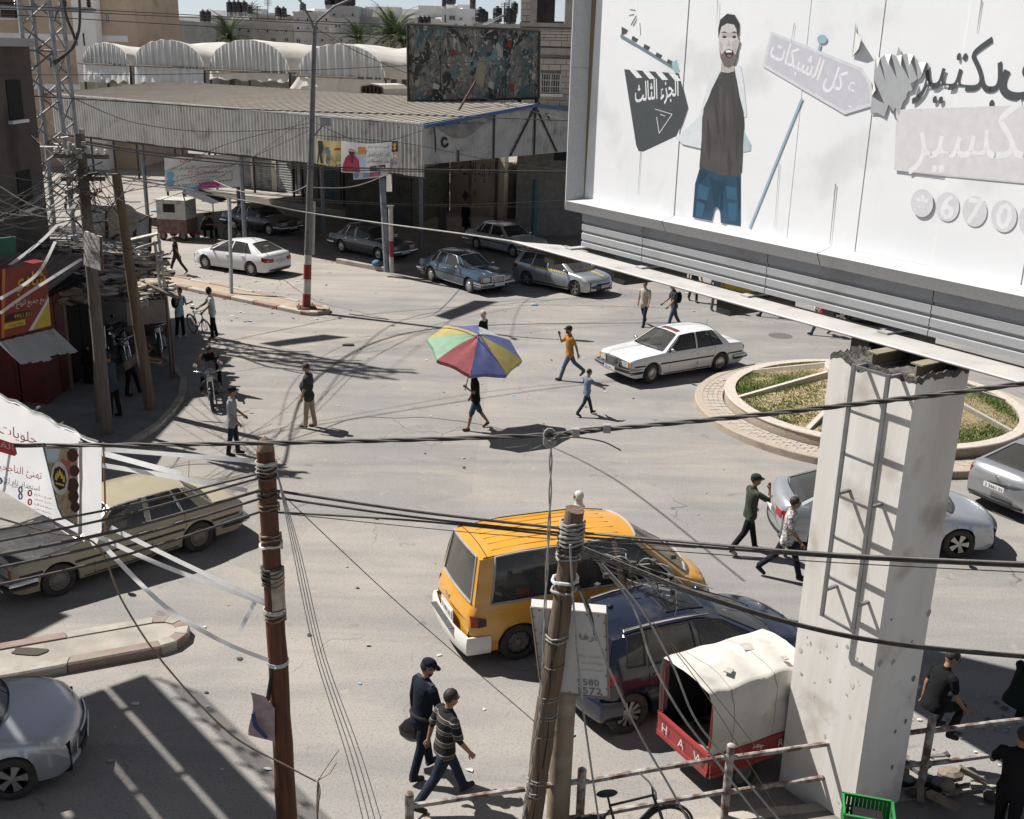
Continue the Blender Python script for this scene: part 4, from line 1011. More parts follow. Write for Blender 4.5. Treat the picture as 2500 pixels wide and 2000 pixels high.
 def strip(c,z,h,m,off=.012,name='side_trim',x0=None,x1=None):
  x0=x0 if x0 is not None else c.xe-.1;x1=x1 if x1 is not None else c.xr+.1
  for sg in (1,-1):
   seg=[];n=60
   mb=MB();P=[]
   for k in range(n+1):
    x=x0+(x1-x0)*k/n
    if c.zb(x) > z-h*.7:
     if len(P) > 1: mb.grid(P,flip=sg < 0)
     P=[];continue
    P.append([c.sp(x,z-h/2,sg,.001),c.sp(x,z-h/2,sg,off),c.sp(x,z+h/2,sg,off),c.sp(x,z+h/2,sg,.001)])
   if len(P) > 1: mb.grid(P,flip=sg < 0)
   mb.build(name,m,c.root)
 def front(c,y0,y1,z0,z1,name,m,parent=None,d=.02,end=1,n=6,th=.02):
  """piece on the front (end=1) or rear (end=-1) face"""
  X=c.xe if end > 0 else c.xr;mb=MB();P=[]
  for k in range(n+1):
   y=y0+(y1-y0)*k/n
   a=c.warp((X+end*d,y,z0));b=c.warp((X+end*d,y,z1));P.append([a-V((end*th,0,0)),a,b,b-V((end*th,0,0))])
  mb.grid(P,flip=(end > 0) == (y1 > y0));q=[p for p in P[0]];mb.poly(q);mb.poly(P[-1])
  return mb.build(name,m,parent or c.root,smooth=30)
 def bumper(c,end,z0,z1,m,out=.07,back=.45,name='bumper',rubber=None):
  X=c.xe if end > 0 else c.xr;hw=c.w(X-end*.1)+.02;path=[]
  xb=X-end*back;path.append((xb,c.w(xb)+.012));path.append((X-end*.12,c.w(X-end*.12)+.03))
  for k in range(9):
   y=hw*(1-k/4);path.append((X+end*out,y))
  path.append((X-end*.12,-c.w(X-end*.12)-.03));path.append((xb,-c.w(xb)-.012))
  pts=[c.warp((x,y,0)) if abs(x-X) < .2 else V((x,y,0)) for x,y in path];N_=len(pts);P=[]
  for i,p in enumerate(pts):
   t=(pts[min(i+1,N_-1)]-pts[max(0,i-1)]).normalized();o=V((t.y,-t.x,0));o=o if o.dot(p-V((X-end*.8,0,0))) > 0 else -o
   P.append([p-o*.05+HZ*z0,p+o*.0+HZ*z0,p+o*.035+HZ*(z0+(z1-z0)*.3),p+o*.035+HZ*(z0+(z1-z0)*.7),p+HZ*z1,p-o*.05+HZ*z1])
  mb=MB();mb.grid(P,flip=end > 0);b=mb.build(name,m,c.root,smooth=40)
  if rubber:
   zz0,zz1=z0+(z1-z0)*.32,z0+(z1-z0)*.60;mb=MB();mb.grid([[r[2]+(r[2]-r[0]).normalized()*.006+HZ*(zz0-r[2].z),r[2]+(r[2]-r[0])*.25+HZ*(zz1-r[2].z-(r[2]-r[0]).z*.25)] for r in P],flip=end > 0);mb.build('rubber_strip',rubber,b)
  return b
 def plate(c,end,z,txt,w=.52,h=.115,d=.09):
  X=c.xe if end > 0 else c.xr;mb=MB();ax=V((0,end,0));mb.box((X+end*d,0,z),(.012,w,h));p=mb.build('number_plate',PLATEW,c.root)
  if txt: writing('plate_digits',txt,(X+end*(d+.008),0,z),ax,HZ,h*.62,PLATEK,p,width=w*.84,off=.002)
  return p
 def mirrors(c,m,x=None):
  x=x if x is not None else c.S['pil'][1][0]-.05
  for sg in (1,-1):
   p=c.B(x,sg);mb=MB();mb.ell(p+V((0,sg*.11,.07)),(.06,.10,.065),10,6);mb.tube([p,p+V((0,sg*.08,.05))],.02,6);mb.build('wing_mirror',m,c.root,smooth=180)
def place(root,F,R,side,hw):
 """stand a vehicle so that its near wheels touch the two given ground points (front, rear)"""
 F,R=V(F),V(R);d=(F-R);d.z=0;mid=(F+R)/2;d.normalize();left=V((-d.y,d.x,0))
 return mid-left*side*hw,math.atan2(d.y,d.x)
def put(root,F,R,side,S):
 if S.get('anchor') == 'F': d=(V(F)-V(R));d.z=0;R=V(F)-d.normalized()*(S['xf']-S['xrw'])
 loc,a=place(root,F,R,side,S['hw']-.12);mx=(S['xf']+S['xrw'])/2;loc=loc-V((math.cos(a),math.sin(a),0))*mx;loc.z=0
 root.location=loc;root.rotation_euler=(0,0,a)
# ------------------------------------------------------------------ old saloon
OLD=dict(hw=.893,xf=1.50,xrw=-1.295,r=.318,tw=.19,sill=.23,shoulder=.07,bowf=.07,bowr=.06,sharp=28,rim='cap',
 stn=[(2.34,.80,.745,.775),(2.27,.855,.79,.825),(1.9,.88,.84,.885),(1.3,.893,.885,.945),(.92,.893,.91,.975),(0,.893,.925,.94),(-1.3,.893,.925,.94),(-1.6,.89,.92,.955),(-2.0,.88,.90,.945),(-2.28,.86,.865,.905),(-2.35,.83,.80,.85)],
 cab=(.92,-1.6),pil=[(.98,.34,'P'),(.85,.27,'G'),(-.24,-.27,'P'),(-.33,-.36,'G'),(-.98,-.86,'P'),(-1.01,-.89,'G'),(-1.36,-1.06,'P'),(-1.66,-1.20,'P')],
 rail=[(.34,1.335,.60),(-.3,1.375,.625),(-.9,1.365,.61),(-1.2,1.33,.58)],crown=.06,framer=.013,seatx=.05)
def old_saloon(label,F,R,side,P,plate=None,steer=0,black_hood=False,sunroof=None):
 S=dict(OLD,steer=steer);root=thing('saloon_car',label,'car');c=Car(S,P,root);put(root,F,R,side,S)
 c.shell();c.wheels();c.house();c.doors([(.84,-.28),(-.30,-1.02)],chromeh=True)
 c.strip(.60,.045,BLACKP);c.strip(.262,.03,CHROME,.006,'sill_trim',1.05,-.85)
 c.mirrors(P.get('mirror',CHROME),.78)
 c.bumper(1,.37,.53,CHROME,.10,rubber=BLACKP);c.bumper(-1,.37,.53,CHROME,.09,.55,rubber=BLACKP)
 for sg in (1,-1):
  lamp=c.front(sg*.36,sg*.70,.565,.725,'headlight',LAMPW,d=.02);c.front(sg*.345,sg*.715,.55,.74,'lamp_surround',CHROME,lamp,d=.008)
  c.front(sg*.715,sg*.80,.565,.725,'indicator',LAMPA,d=.015);c.front(sg*.42,sg*.82,.62,.78,'tail_light',LAMPR,d=.012,end=-1)
 gr=c.front(-.31,.31,.53,.775,'grille',BLACKP,d=.03)
 q=MB()
 for k in range(9): y=-.27+.54*k/8;q.box((c.xe+.056,y,.65),(.012,.012,.225))
 for k in range(5): q.box((c.xe+.056,0,.56+.045*k),(.012,.58,.012))
 q.build('grille_bars',CHROME,gr)
 q=MB()
 for yy,zz,dy,dz in ((0,.785,.66,.03),(-.325,.65,.03,.26),(.325,.65,.03,.26)): q.box((c.xe+.05,yy,zz),(.05,dy,dz))
 q.build('grille_surround',CHROME,gr)
 q=MB();q.lathe([(.035,-.004),(.04,0),(.035,.004)],14,Matrix.Translation((c.xe+.01,0,.85)) @ Matrix.Rotation(math.pi/2,4,'Y'));q.tube([(c.xe+.01,0,.79),(c.xe+.01,0,.89)],.005,5);q.build('bonnet_emblem',CHROME,gr)
 c.plate(1,.45,plate,d=.16);c.plate(-1,.66,plate,d=.03)
 q=MB();hz=lambda x,y: c.zt(x)-(c.zt(x)-c.zs(x))*(abs(y)/.8)**2+.004
 for y in (-.55,.55,-.13,.13):               # bonnet pressings and cowl vents
  q.tube([(2.1,y*.85,hz(2.1,y*.85)),(1.05,y,hz(1.05,y))],.006,4)
 q.build('bonnet_crease',P['paint'],root)
 if black_hood:
  q=MB();Pn=[]
  for k in range(15):
   x=2.24-1.26*k/14;Pn.append([V((x,f*(c.w(x)-.06),c.zs(x)+(c.zt(x)-c.zs(x))*(1-abs(f)**2.4)+.012+.012*noise.noise(V((x*5,f*4,0))))) for f in [j/8 for j in range(-8,9)]])
  q.grid(Pn);q.build('bonnet_cover',mat('black_hood_leatherette',(.018,.018,.019),.42,bump=.8,bscale=3.5,scale=4),root,smooth=180)
 else:
  q=MB();[q.box((1.0,y,hz(1.0,y)+.002),(.10,.34,.012)) for y in (-.48,.48)];q.build('cowl_vent',BLACKP,root)
 if sunroof:
  q=MB();q.grid([[c.roofp(x,f)+HZ*.012 for f in (-.62,-.4,-.2,0,.2,.4,.62)] for x in (.24,.16,.06)]);q.build('roof_sign_strip',sunroof,root,smooth=60)
 # licence of the road: dust line, antenna
 q=MB();q.tube([(-1.9,-.6,.93),(-1.95,-.62,1.35)],.006,5);q.build('aerial',BLACKP,root)
 return root,c
WHITEC=paint('white_car_paint',(.66,.66,.64),damt=.30)
old_saloon('white old saloon with dark red strip on its roof beside the roundabout',G(1580,936),G(1757,906),1,
           dict(paint=WHITEC,frame=BLACKP,wsglass=GLASSW,glass=GLASSD),'3 4108 12',steer=14,sunroof=mat('dark_red_strip',(.16,.03,.035),.6))
BLUEC=paint('steel_blue_paint',(.05,.085,.125),damt=.22,metal=.25)
old_saloon('steel blue old saloon parked beside the silver estate taxi',G(1146,714),G(1058,687),-1,dict(paint=BLUEC,frame=CHROME,wsglass=GLASSD,glass=GLASSD),'3 4795 07',steer=-6)
old_saloon('pale grey old saloon parked in the canopy shade behind the taxi',G(1262,631),G(1158,607),-1,dict(paint=paint('pale_grey_paint',(.42,.43,.42),damt=.25),frame=CHROME,wsglass=GLASSD,glass=GLASSD),None)
old_saloon('dark grey old saloon parked in shade behind the short divider',G(925,636),G(838,617),-1,dict(paint=paint('dark_grey_paint',(.07,.075,.08),damt=.2),frame=CHROME,wsglass=GLASSD,glass=GLASSD),'3 2217 04')
old_saloon('navy old saloon parked in deep shade beside the food cart',G(668,577),G(566,560),-1,dict(paint=paint('navy_paint',(.018,.022,.035),damt=.2),frame=CHROME,wsglass=GLASSD,glass=GLASSD),'3 2984 11')
KHAKI=paint('khaki_paint',(.33,.29,.195),damt=.45)
old_saloon('khaki old saloon with black covered bonnet under the white banner',G(150,1450),G(480,1345),1,dict(paint=KHAKI,frame=CHROME,wsglass=GLASS,glass=GLASSD,rim=STEELRIM),None,black_hood=True)
# ------------------------------------------------------------------ newer saloon, estate
NEW=dict(hw=.907,xf=1.37,xrw=-1.315,r=.325,tw=.21,sill=.22,shoulder=.075,bowf=.30,bowr=.16,sharp=50,rim='alloy',spokes=5,archgap=.045,
 stn=[(2.28,.74,.56,.60),(2.22,.81,.665,.70),(2.05,.865,.755,.80),(1.7,.895,.83,.885),(1.2,.905,.895,.965),(.95,.907,.915,.995),(0,.907,.945,.96),(-1.3,.905,.985,1.0),(-1.85,.89,.995,1.055),(-2.15,.86,.985,1.05),(-2.26,.82,.94,1.0),(-2.33,.77,.80,.84)],
 cab=(.95,-1.72),pil=[(1.12,.28,'P'),(.98,.20,'G'),(-.14,-.20,'P'),(-.24,-.30,'G'),(-1.0,-.85,'P'),(-1.03,-.88,'G'),(-1.36,-.98,'P'),(-1.88,-1.12,'P')],
 rail=[(.28,1.34,.57),(-.3,1.405,.60),(-.9,1.375,.585),(-1.12,1.34,.56)],crown=.05,framer=.011,seatx=.05,wsbow=.22,rwbow=.10,roofbow=(.08,-.06))
EST=dict(NEW,cab=(.95,-2.16),stn=NEW['stn'][:8]+[(-1.85,.89,1.0,1.0),(-2.1,.86,1.0,1.0),(-2.24,.83,.99,1.0),(-2.28,.80,.86,.9)],
 pil=[(1.12,.28,'P'),(.98,.20,'G'),(-.14,-.20,'P'),(-.24,-.30,'G'),(-1.02,-.98,'P'),(-1.10,-1.06,'G'),(-1.82,-1.66,'P'),(-2.17,-1.93,'P')],
 rail=[(.28,1.35,.57),(-.3,1.42,.60),(-1.2,1.42,.59),(-1.93,1.37,.56)],rwbow=.05)
def new_car(name,label,S,F,R,side,P,plate=None,checker=False,stripe=None,tail='block',loc=None,doors=None,steer=0):
 S=dict(S,steer=steer);root=thing(name,label,'car');c=Car(S,P,root)
 if loc is None: put(root,F,R,side,S)
 else: root.location=loc[0];root.rotation_euler=(0,0,loc[1])
 c.shell();c.wheels();c.house();c.doors(doors or [(.86,-.17),(-.20,-1.06)])
 c.mirrors(P['paint'],S['pil'][1][0]-.12)
 zf=c.zs(c.xe-.1)
 for sg in (1,-1):
  lamp=c.patch('headlight',LAMPW,lambda t: (c.xe-.012-.42*t,c.zs(c.xe-.012-.42*t)-.155+.05*t,c.zs(c.xe-.012-.42*t)-.012),root,sg,8,.008)
  if tail == 'block':
   c.patch('tail_light',LAMPR,lambda t: (c.xr+.012+.30*t,c.zs(c.xr+.1)-.30+.06*t,c.zs(c.xr+.1)-.12+.05*t),root,sg,6,.008)
   c.front(sg*.46,sg*.74,c.zs(c.xr+.1)-.29,c.zs(c.xr+.1)-.14,'tail_light',LAMPR,d=.012,end=-1)
  else:
   c.patch('tail_light',LAMPR,lambda t: (c.xr+.012+.22*t,c.zs(c.xr+.1)-.42+.10*t,c.zs(c.xr+.1)-.06),root,sg,6,.008)
  c.front(sg*.45,sg*.70,.30,.38,'fog_lamp',LAMPW,d=.008)
 gr=c.front(-.40,.40,.50,.60,'grille',BLACKP,d=.014);c.front(-.42,.42,.595,.615,'grille_trim',CHROME,gr,d=.02)
 c.front(-.48,.48,.30,.40,'lower_grille',BLACKP,d=.014)
 c.strip(.30,.05,P.get('lower',BLACKP),.006,'sill_trim',1.0,-.9)
 c.front(-.7,.7,.30,.36,'rear_diffuser',BLACKP,d=.01,end=-1)
 c.plate(1,.45,plate,d=.03);c.plate(-1,.68 if tail == 'block' else .66,plate,d=.025)
 q=MB();q.lathe([(.045,-.006),(.05,0),(.02,.004)],14,Matrix.Translation((c.xr-.012,0,c.zs(c.xr+.1)-.09)) @ Matrix.Rotation(-math.pi/2,4,'Y'));q.build('boot_emblem',CHROME,root)
 if checker:
  YEL=flat('taxi_yellow',(.62,.50,.05),.5)
  for sg in (1,-1):
   n=26;q=MB();q2=MB()
   for k in range(n):
    for j in range(2):
     x0,x1=.80-1.9*k/n,.80-1.9*(k+1)/n;za=.905+(x0-.8)*-.03+j*.038-.06
     (q if (k+j) % 2 else q2).quad(c.sp(x0,za,sg,.012),c.sp(x1,za,sg,.012),c.sp(x1,za+.036,sg,.012),c.sp(x0,za+.036,sg,.012))
   q.build('checker_band',YEL,root);q2.build('checker_band',BLACKP,root)
  q=MB();q.grid([[V((x,y,c.zs(x)+(c.zt(x)-c.zs(x))*(1-(y/.8)**2.2)+.006)) for y in (.10,.22)] for x in [2.05-1.05*k/12 for k in range(13)]]);q.build('bonnet_stripe',YEL,root)
  q=MB();q.tube([c.roofp(.0,.80)+HZ*.05,c.roofp(-1.0,.82)+HZ*.06,c.roofp(-1.75,.82)+HZ*.03],.016,6);q.build('roof_rail',BLACKP,root)
  q=MB();q.tube([c.roofp(.0,-.80)+HZ*.05,c.roofp(-1.0,-.82)+HZ*.06,c.roofp(-1.75,-.82)+HZ*.03],.016,6);q.build('roof_rail',BLACKP,root)
 return root,c
SILV=paint('silver_paint',(.42,.44,.46),damt=.25,metal=.55,rough=.3)
SILV2=paint('grey_silver_paint',(.34,.35,.36),damt=.2,metal=.55,rough=.3)
WHITE2=paint('clean_white_paint',(.70,.71,.71),damt=.12)
new_car('estate_car','silver estate taxi with yellow and black checker band along its windows',EST,G(1404,722),G(1289,698),-1,dict(paint=SILV,glass=GLASSD,wsglass=GLASSD),'3 2039 91',checker=True,steer=-10)
root,c=new_car('saloon_car','white newer saloon driving away past the road divider',dict(NEW,spokes=10),G(504,657),G(616,674),1,dict(paint=WHITE2,glass=GLASSD,wsglass=GLASSD,lower=WHITE2),'3 5104 97')
q=MB();q.tube([c.roofp(-.95,0)+HZ*.01,c.roofp(-1.08,0)+HZ*.07],.02,6);q.build('roof_fin',WHITE2,root,smooth=60)
STK=flat('white_sticker',(.6,.6,.6))
writing('window_sticker','سواح',V((-1.50,0,1.24)),(0,-1,0),V((.75,0,.52)),.14,STK,root,off=.012)
R_HY=math.radians(30)
HYU=dict(NEW,spokes=5,stn=[(a,b,c_+(.02 if a < 0 else 0),d+(.02 if a < 0 else 0)) for a,b,c_,d in NEW['stn']])
new_car('saloon_car','silver saloon seen from behind at the edge of the roundabout',HYU,None,None,1,dict(paint=SILV2,glass=GLASSD,wsglass=GLASSD),'3 3661 01',tail='wrap',loc=(V((10.85,22.55,0))+V((math.cos(R_HY),math.sin(R_HY),0))*2.3,R_HY))
new_car('saloon_car','pale silver saloon half hidden by the billboard pillar',NEW,G(2358,1362),G(1985,1344),-1,dict(paint=SILV,glass=GLASSD,wsglass=GLASSW,lower=SILV),None)
new_car('saloon_car','silver saloon with bonnet in striped shade at the road divider',dict(NEW,anchor='F'),G(38,1945),G(-380,2022),-1,dict(paint=SILV,glass=GLASSD,wsglass=GLASSW,lower=SILV),None)
# ------------------------------------------------------------------ yellow minibus
YELP=paint('taxi_yellow_paint',(.60,.29,.03),damt=.32,dust=(.45,.33,.2))
VAN=dict(hw=.91,xf=1.50,xrw=-1.42,r=.335,tw=.21,sill=.27,shoulder=.06,bowf=.26,bowr=.10,sharp=45,rim='steel',archgap=.05,
 stn=[(2.42,.74,.62,.66),(2.36,.81,.76,.80),(2.2,.87,.86,.92),(1.85,.90,.97,1.05),(1.5,.91,1.06,1.15),(.8,.91,1.10,1.12),(-1.0,.91,1.11,1.12),(-1.9,.90,1.11,1.12),(-2.22,.875,1.11,1.12),(-2.30,.85,1.08,1.10),(-2.36,.81,.82,.86)],
 cab=(1.5,-2.24),pil=[(1.68,.78,'P'),(1.50,.66,'G'),(.50,.34,'P'),(.40,.28,'G'),(-.55,-.60,'P'),(-.66,-.70,'G'),(-1.95,-1.80,'P'),(-2.26,-2.06,'P')],
 rail=[(.78,1.80,.64),(.2,1.88,.68),(-1.2,1.90,.69),(-2.06,1.84,.66)],crown=.07,framer=.02,seatx=.75,wsbow=.24,rwbow=.06,roofbow=(.10,-.08),bulge=.035)
root=thing('minibus','yellow taxi minibus with white bumper and dusty rear window','minibus');P=dict(paint=YELP,glass=GLASSD,rearglass=glass_mat('dusty_rear_glass',(.2,.21,.2),.1,.45),wsglass=GLASSW,frame=mat('grey_window_band',(.33,.33,.32),.5,scale=3))
c=Car(VAN,P,root)
VR=G(1262,1606);VA=math.radians(22);vd=V((math.cos(VA),math.sin(VA),0));vl=V((-vd.y,vd.x,0))
root.location=VR+vd*1.42+vl*(.91-.12);root.rotation_euler=(0,0,VA)
c.shell();c.wheels();c.house();c.doors([(1.42,.44),(.38,-.62)])
c.mirrors(BLACKP,1.30)
WB=paint('white_bumper_paint',(.62,.60,.56),damt=.4)
c.bumper(-1,.27,.58,WB,.09,.42);c.bumper(1,.27,.55,WB,.05,.5)
q=MB();q.box((c.xr-.115,0,.585),(.10,.95,.02));q.build('bumper_step',mat('ribbed_grey_plastic',(.16,.16,.155),.7,scale=8),root)
for k in range(5): q=MB();q.box((c.xr-.09-.018*k,0,.60),(.006,.9,.006));q.build('step_rib',BLACKP,root)
for sg in (1,-1):
 t=c.patch('tail_light',LAMPR,lambda t: (c.xr+.02+.26*t,.74+.02*t,.94-.05*t),root,sg,6,.012);c.patch('dark_lens',mat('smoked_lens',(.02,.012,.014),.15),lambda t: (c.xr+.13+.16*t,.742+.02*t,.93-.05*t),t,sg,6,.016)
 c.patch('headlight',LAMPW,lambda t: (c.xe-.012-.36*t,.62+.04*t,.74+.02*t),root,sg,6,.01)
 c.strip(.72,.02,YELP,.006,'side_crease',1.0,-1.0)
c.plate(-1,.70,'7 1904 30',w=.50,h=.14,d=.045)
q=MB();q.box((c.xr-.03,0,.70),(.015,.60,.23));q.build('plate_recess',WB,root)
q=MB();q.lathe([(.05,-.006),(.055,0),(.02,.006)],14,Matrix.Translation((c.xr-.02,.08,.95)) @ Matrix.Rotation(-math.pi/2,4,'Y'));q.build('tailgate_emblem',CHROME,root)
for y in (-.5,-.3,-.1,.1,.3,.5):
 q=MB();q.tube([c.roofp(x,y/.69)+HZ*.004 for x in (.5,0,-.6,-1.2,-1.8)],.008,4);q.build('roof_rib',YELP,root)
for sg in (1,-1):
 q=MB();q.tube([c.roofp(x,sg*.97)+HZ*.008 for x in (.75,.2,-.6,-1.2,-2.0)],.010,4);q.build('rain_gutter',BLACKP,root)
q=MB();q.tube([c.roofp(-1.93,f/6) +HZ*.004 for f in range(-6,7)],.007,4);q.build('tailgate_seam',UNDER,root)
q=MB();q.box((-.2,.05,1.0),(.5,1.0,.12));q.box((-1.3,0,.72),(.9,1.5,.25));q.box((-1.7,.1,.95),(.3,1.2,.35));q.build('rear_bench',SEATM,root)
q=MB();p=c.sp(.2,.80,-1,.01);q.lathe([(.075,0),(.07,.006),(.001,.006)],16,Matrix.Translation(p) @ Matrix.Rotation(math.pi/2,4,'X') @ Matrix.Scale(1.4,4,(0,1,0)));q.build('fuel_flap',CHROME,root)
# ------------------------------------------------------------------ dark blue hatchback with sunroof
NAVB=paint('deep_blue_paint',(.007,.011,.026),damt=.12,rough=.2)
SUV=dict(hw=.91,xf=1.32,xrw=-1.32,r=.345,tw=.23,sill=.27,shoulder=.075,bowf=.26,bowr=.16,sharp=50,rim='alloy',spokes=10,archgap=.05,
 stn=[(2.16,.76,.72,.76),(2.08,.84,.82,.87),(1.85,.88,.90,.96),(1.4,.905,.985,1.05),(1.05,.91,1.02,1.09),(0,.91,1.06,1.07),(-1.2,.91,1.10,1.11),(-1.5,.90,1.11,1.11),(-1.72,.87,1.11,1.11),(-1.84,.83,1.05,1.07),(-1.90,.79,.80,.85)],
 cab=(1.05,-1.73),pil=[(1.22,.36,'P'),(1.06,.26,'G'),(-.06,-.12,'P'),(-.16,-.22,'G'),(-1.0,-.98,'P'),(-1.06,-1.03,'G'),(-1.40,-1.28,'P'),(-1.75,-1.50,'P')],
 rail=[(.36,1.47,.60),(-.2,1.54,.63),(-.9,1.53,.62),(-1.50,1.46,.58)],crown=.06,framer=.012,seatx=.1,wsbow=.2,rwbow=.06,roofbow=(.08,-.08))
root=thing('hatchback_car','dark blue hatchback with roof rails and glass sunroof behind the sign board','car');P=dict(paint=NAVB,glass=GLASSD,wsglass=GLASSW)
c=Car(SUV,P,root);HR=G(1525,1785);HA=math.radians(24);hd=V((math.cos(HA),math.sin(HA),0));hl=V((-hd.y,hd.x,0))
root.location=HR+hd*1.32+hl*(.91-.12);root.rotation_euler=(0,0,HA)
c.shell();c.wheels();c.house();c.doors([(.95,-.10),(-.12,-1.02)],chromeh=True);c.mirrors(NAVB,.95)
for sg in (1,-1):
 c.patch('tail_light',LAMPR,lambda t: (c.xr+.02+.24*t,.86+.05*t,1.07),root,sg,6,.01);c.patch('headlight',LAMPW,lambda t: (c.xe-.02-.4*t,.70+.06*t,.80+.09*t),root,sg,6,.01)
 q=MB();q.tube([c.roofp(x,sg*.9)+HZ*.055 for x in (.15,-.3,-.9,-1.3)],.022,8,sy=1.3);q.build('roof_rail',CHROME,root,smooth=60)
q=MB();q.grid([[c.roofp(x,f)+HZ*.012 for f in (-.52,-.25,0,.25,.52)] for x in (.22,.0,-.25,-.45)]);sr=q.build('sunroof',mat('sunroof_glass',(.012,.013,.016),.06,spec=.6,scale=3),root,smooth=60)
q=MB();rg=[c.roofp(x,f)+HZ*.012 for x,f in ((.22,-.52),(.22,0),(.22,.52),(-.1,.52),(-.45,.52),(-.45,0),(-.45,-.52),(-.1,-.52),(.22,-.52))];q.tube(rg,.012,5);q.build('sunroof_frame',BLACKP,sr)
q=MB();q.ell(c.roofp(-1.15,.25)+HZ*.02,(.05,.04,.04),8,5);q.build('roof_antenna',BLACKP,root)
c.bumper(-1,.30,.62,NAVB,.05,.45);c.plate(-1,.78,None,d=.03)
# ------------------------------------------------------------------ red motor cargo tricycle with white canvas hood
REDP=mat('red_truck_paint',(.30,.035,.035),.5,col2=(.22,.03,.03),scale=4,dirt=('#5a3b30',.5,3),coat=.2)
CANV=mat('white_canvas',(.52,.50,.455),.85,col2=(.43,.41,.37),scale=2,bump=.35,bscale=5,dirt=('#7a7264',.45,2.5))
DX=thing('cargo_tricycle','red cargo tricycle with white canvas hood over its load bed','cargo tricycle')
p_rl,p_rr=G(1652,1855),G(1745,1925)
rear=p_rr;ta=math.radians(29);td=V((math.cos(ta),math.sin(ta),0));tl=V((-td.y,td.x,0))
DX.location=V((2.47,12.72,0));DX.scale=(.9,.9,.9);DX.rotation_euler=(0,0,ta);
bw_,bl_,z0,z1=.64,1.9,.52,.92
q=MB();q.box((bl_/2,0,z0+.02),(bl_,2*bw_,.05));q.build('bed_floor',mat('worn_bed_floor',(.26,.23,.19),.9,scale=5,bump=.4),DX)
for sg in (1,-1):
 q=MB();q.box((bl_/2,sg*bw_,(z0+z1)/2),(bl_,.04,z1-z0));q.box((bl_/2,sg*(bw_+.012),z1-.03),(bl_,.05,.05));q.box((bl_/2,sg*(bw_+.012),z0+.04),(bl_,.05,.06));q.box((bl_/2,sg*(bw_+.008),z0+.14),(bl_,.045,.02));q.build('side_board',REDP,DX)
q=MB();q.box((0,0,(z0+z1)/2),(.04,2*bw_-.04,z1-z0));q.box((-.012,0,z1-.03),(.05,2*bw_-.04,.05));q.box((-.012,0,z0+.05),(.05,2*bw_-.04,.07));q.build('tail_board',REDP,DX)
q=MB();q.box((bl_,0,.9),(.04,2*bw_,.8));q.build('head_board',UNDER,DX)  # coloured black to paint in the shade at the front of the bed
LET=flat('white_letter_paint',(.62,.58,.55),.7)
for k,ch in enumerate('HAWTAI'[:3]): writing('painted_letter',ch,V((-.045,.42-.42*k,(z0+z1)/2+.02)),(0,-1,0),HZ,.15,LET,DX,off=.002)
for k,ch in enumerate(('T','R')): writing('painted_letter',ch,V((.95+.40*k,-bw_-.035,(z0+z1)/2+.03)),(1,0,0),HZ,.13,LET,DX,off=.004)
hoop=lambda x,g=0: [V((x,y,z)) for y,z in ((-bw_-g,z1-.1),(-bw_-g,1.74),(-bw_*.86-g,1.93+g),(-bw_*.4,2.0+g),(0,2.03+g),(bw_*.4,2.0+g),(bw_*.86+g,1.93+g),(bw_+g,1.74),(bw_+g,z1-.1))]
for x in (.02,.66,1.3,1.88): q=MB();q.tube(hoop(x,-.06),.02,6);q.build('hoop',REDP,DX)
q=MB();rows=[]
for k in range(22):
 x=.0+1.9*k/21;h=hoop(x,.012);r=[]
 for a,b in zip(h,h[1:]):
  for j in range(4): r.append(a.lerp(b,j/4))
 r.append(h[-1]);rows.append([p+V((.02*noise.noise(p*3),.045*noise.noise(p*2.5+V((5,0,0))),.035*noise.noise(p*2+V((0,7,0)))-.03*math.sin(x*4.7)**2)) for p in r])
rows[0]=[p+V((-.10*(1-abs(i-16)/16),0,-.02)) for i,p in enumerate(rows[0])]
q.grid(rows);q.build('canvas_hood',CANV,DX,smooth=180)
q=MB();q.grid([hoop(.08+1.78*k/5,-.09) for k in range(6)]);q.build('hood_shade_sheet',UNDER,DX,smooth=60)  # black sheet standing in for the shade inside the hood
for sg in (1,-1): q=MB();q.box((bl_/2,sg*(bw_-.03),(z0+z1)/2),(bl_-.1,.012,z1-z0-.04));q.build('side_shade_sheet',UNDER,DX)  # black strips paint the shade on the inner side boards
for rw in (rows[4],rows[13]): q2=MB();q2.tube([p_+V((0,0,.004)) for p_ in rw],.006,4);q2.build('seam',mat('canvas_seam',(.30,.28,.24),.9),DX)
for (x_,y_,w_) in ((.5,-.3,.14),(1.2,.1,.2),(1.5,-.4,.1)): q2=MB();q2.box((x_,y_,2.035),(w_,w_*.8,.02),rz=x_);q2.build('canvas_patch',mat('canvas_patch_grey',(.40,.38,.34),.9),DX)
q=MB();q.grid([[V((1.89,y,z)) for y in (-bw_,bw_)] for z in (z1,1.5,1.8)]);q.build('front_canvas',CANV,DX)
def small_wheel(p,r,w,parent,sp=0):
 q=MB();R=Matrix.Rotation(math.pi/2,4,'X');q.lathe([(r*.55,w*.4),(r*.85,w*.5),(r,w*.3),(r,-w*.3),(r*.85,-w*.5),(r*.55,-w*.4)],22,R);o=q.build('wheel',TYRE,parent,smooth=40,loc=p)
 q=MB();q.lathe([(r*.57,w*.35),(r*.5,w*.2),(r*.2,w*.25),(.001,w*.3)],16,R);q.lathe([(.001,-w*.3),(r*.2,-w*.25),(r*.5,-w*.2),(r*.57,-w*.35)],16,R);q.build('rim',STEELRIM,o,smooth=40);return o
for sg in (1,-1): small_wheel((.75,sg*.50,.30),.30,.16,DX)
small_wheel((2.75,0,.30),.30,.11,DX)
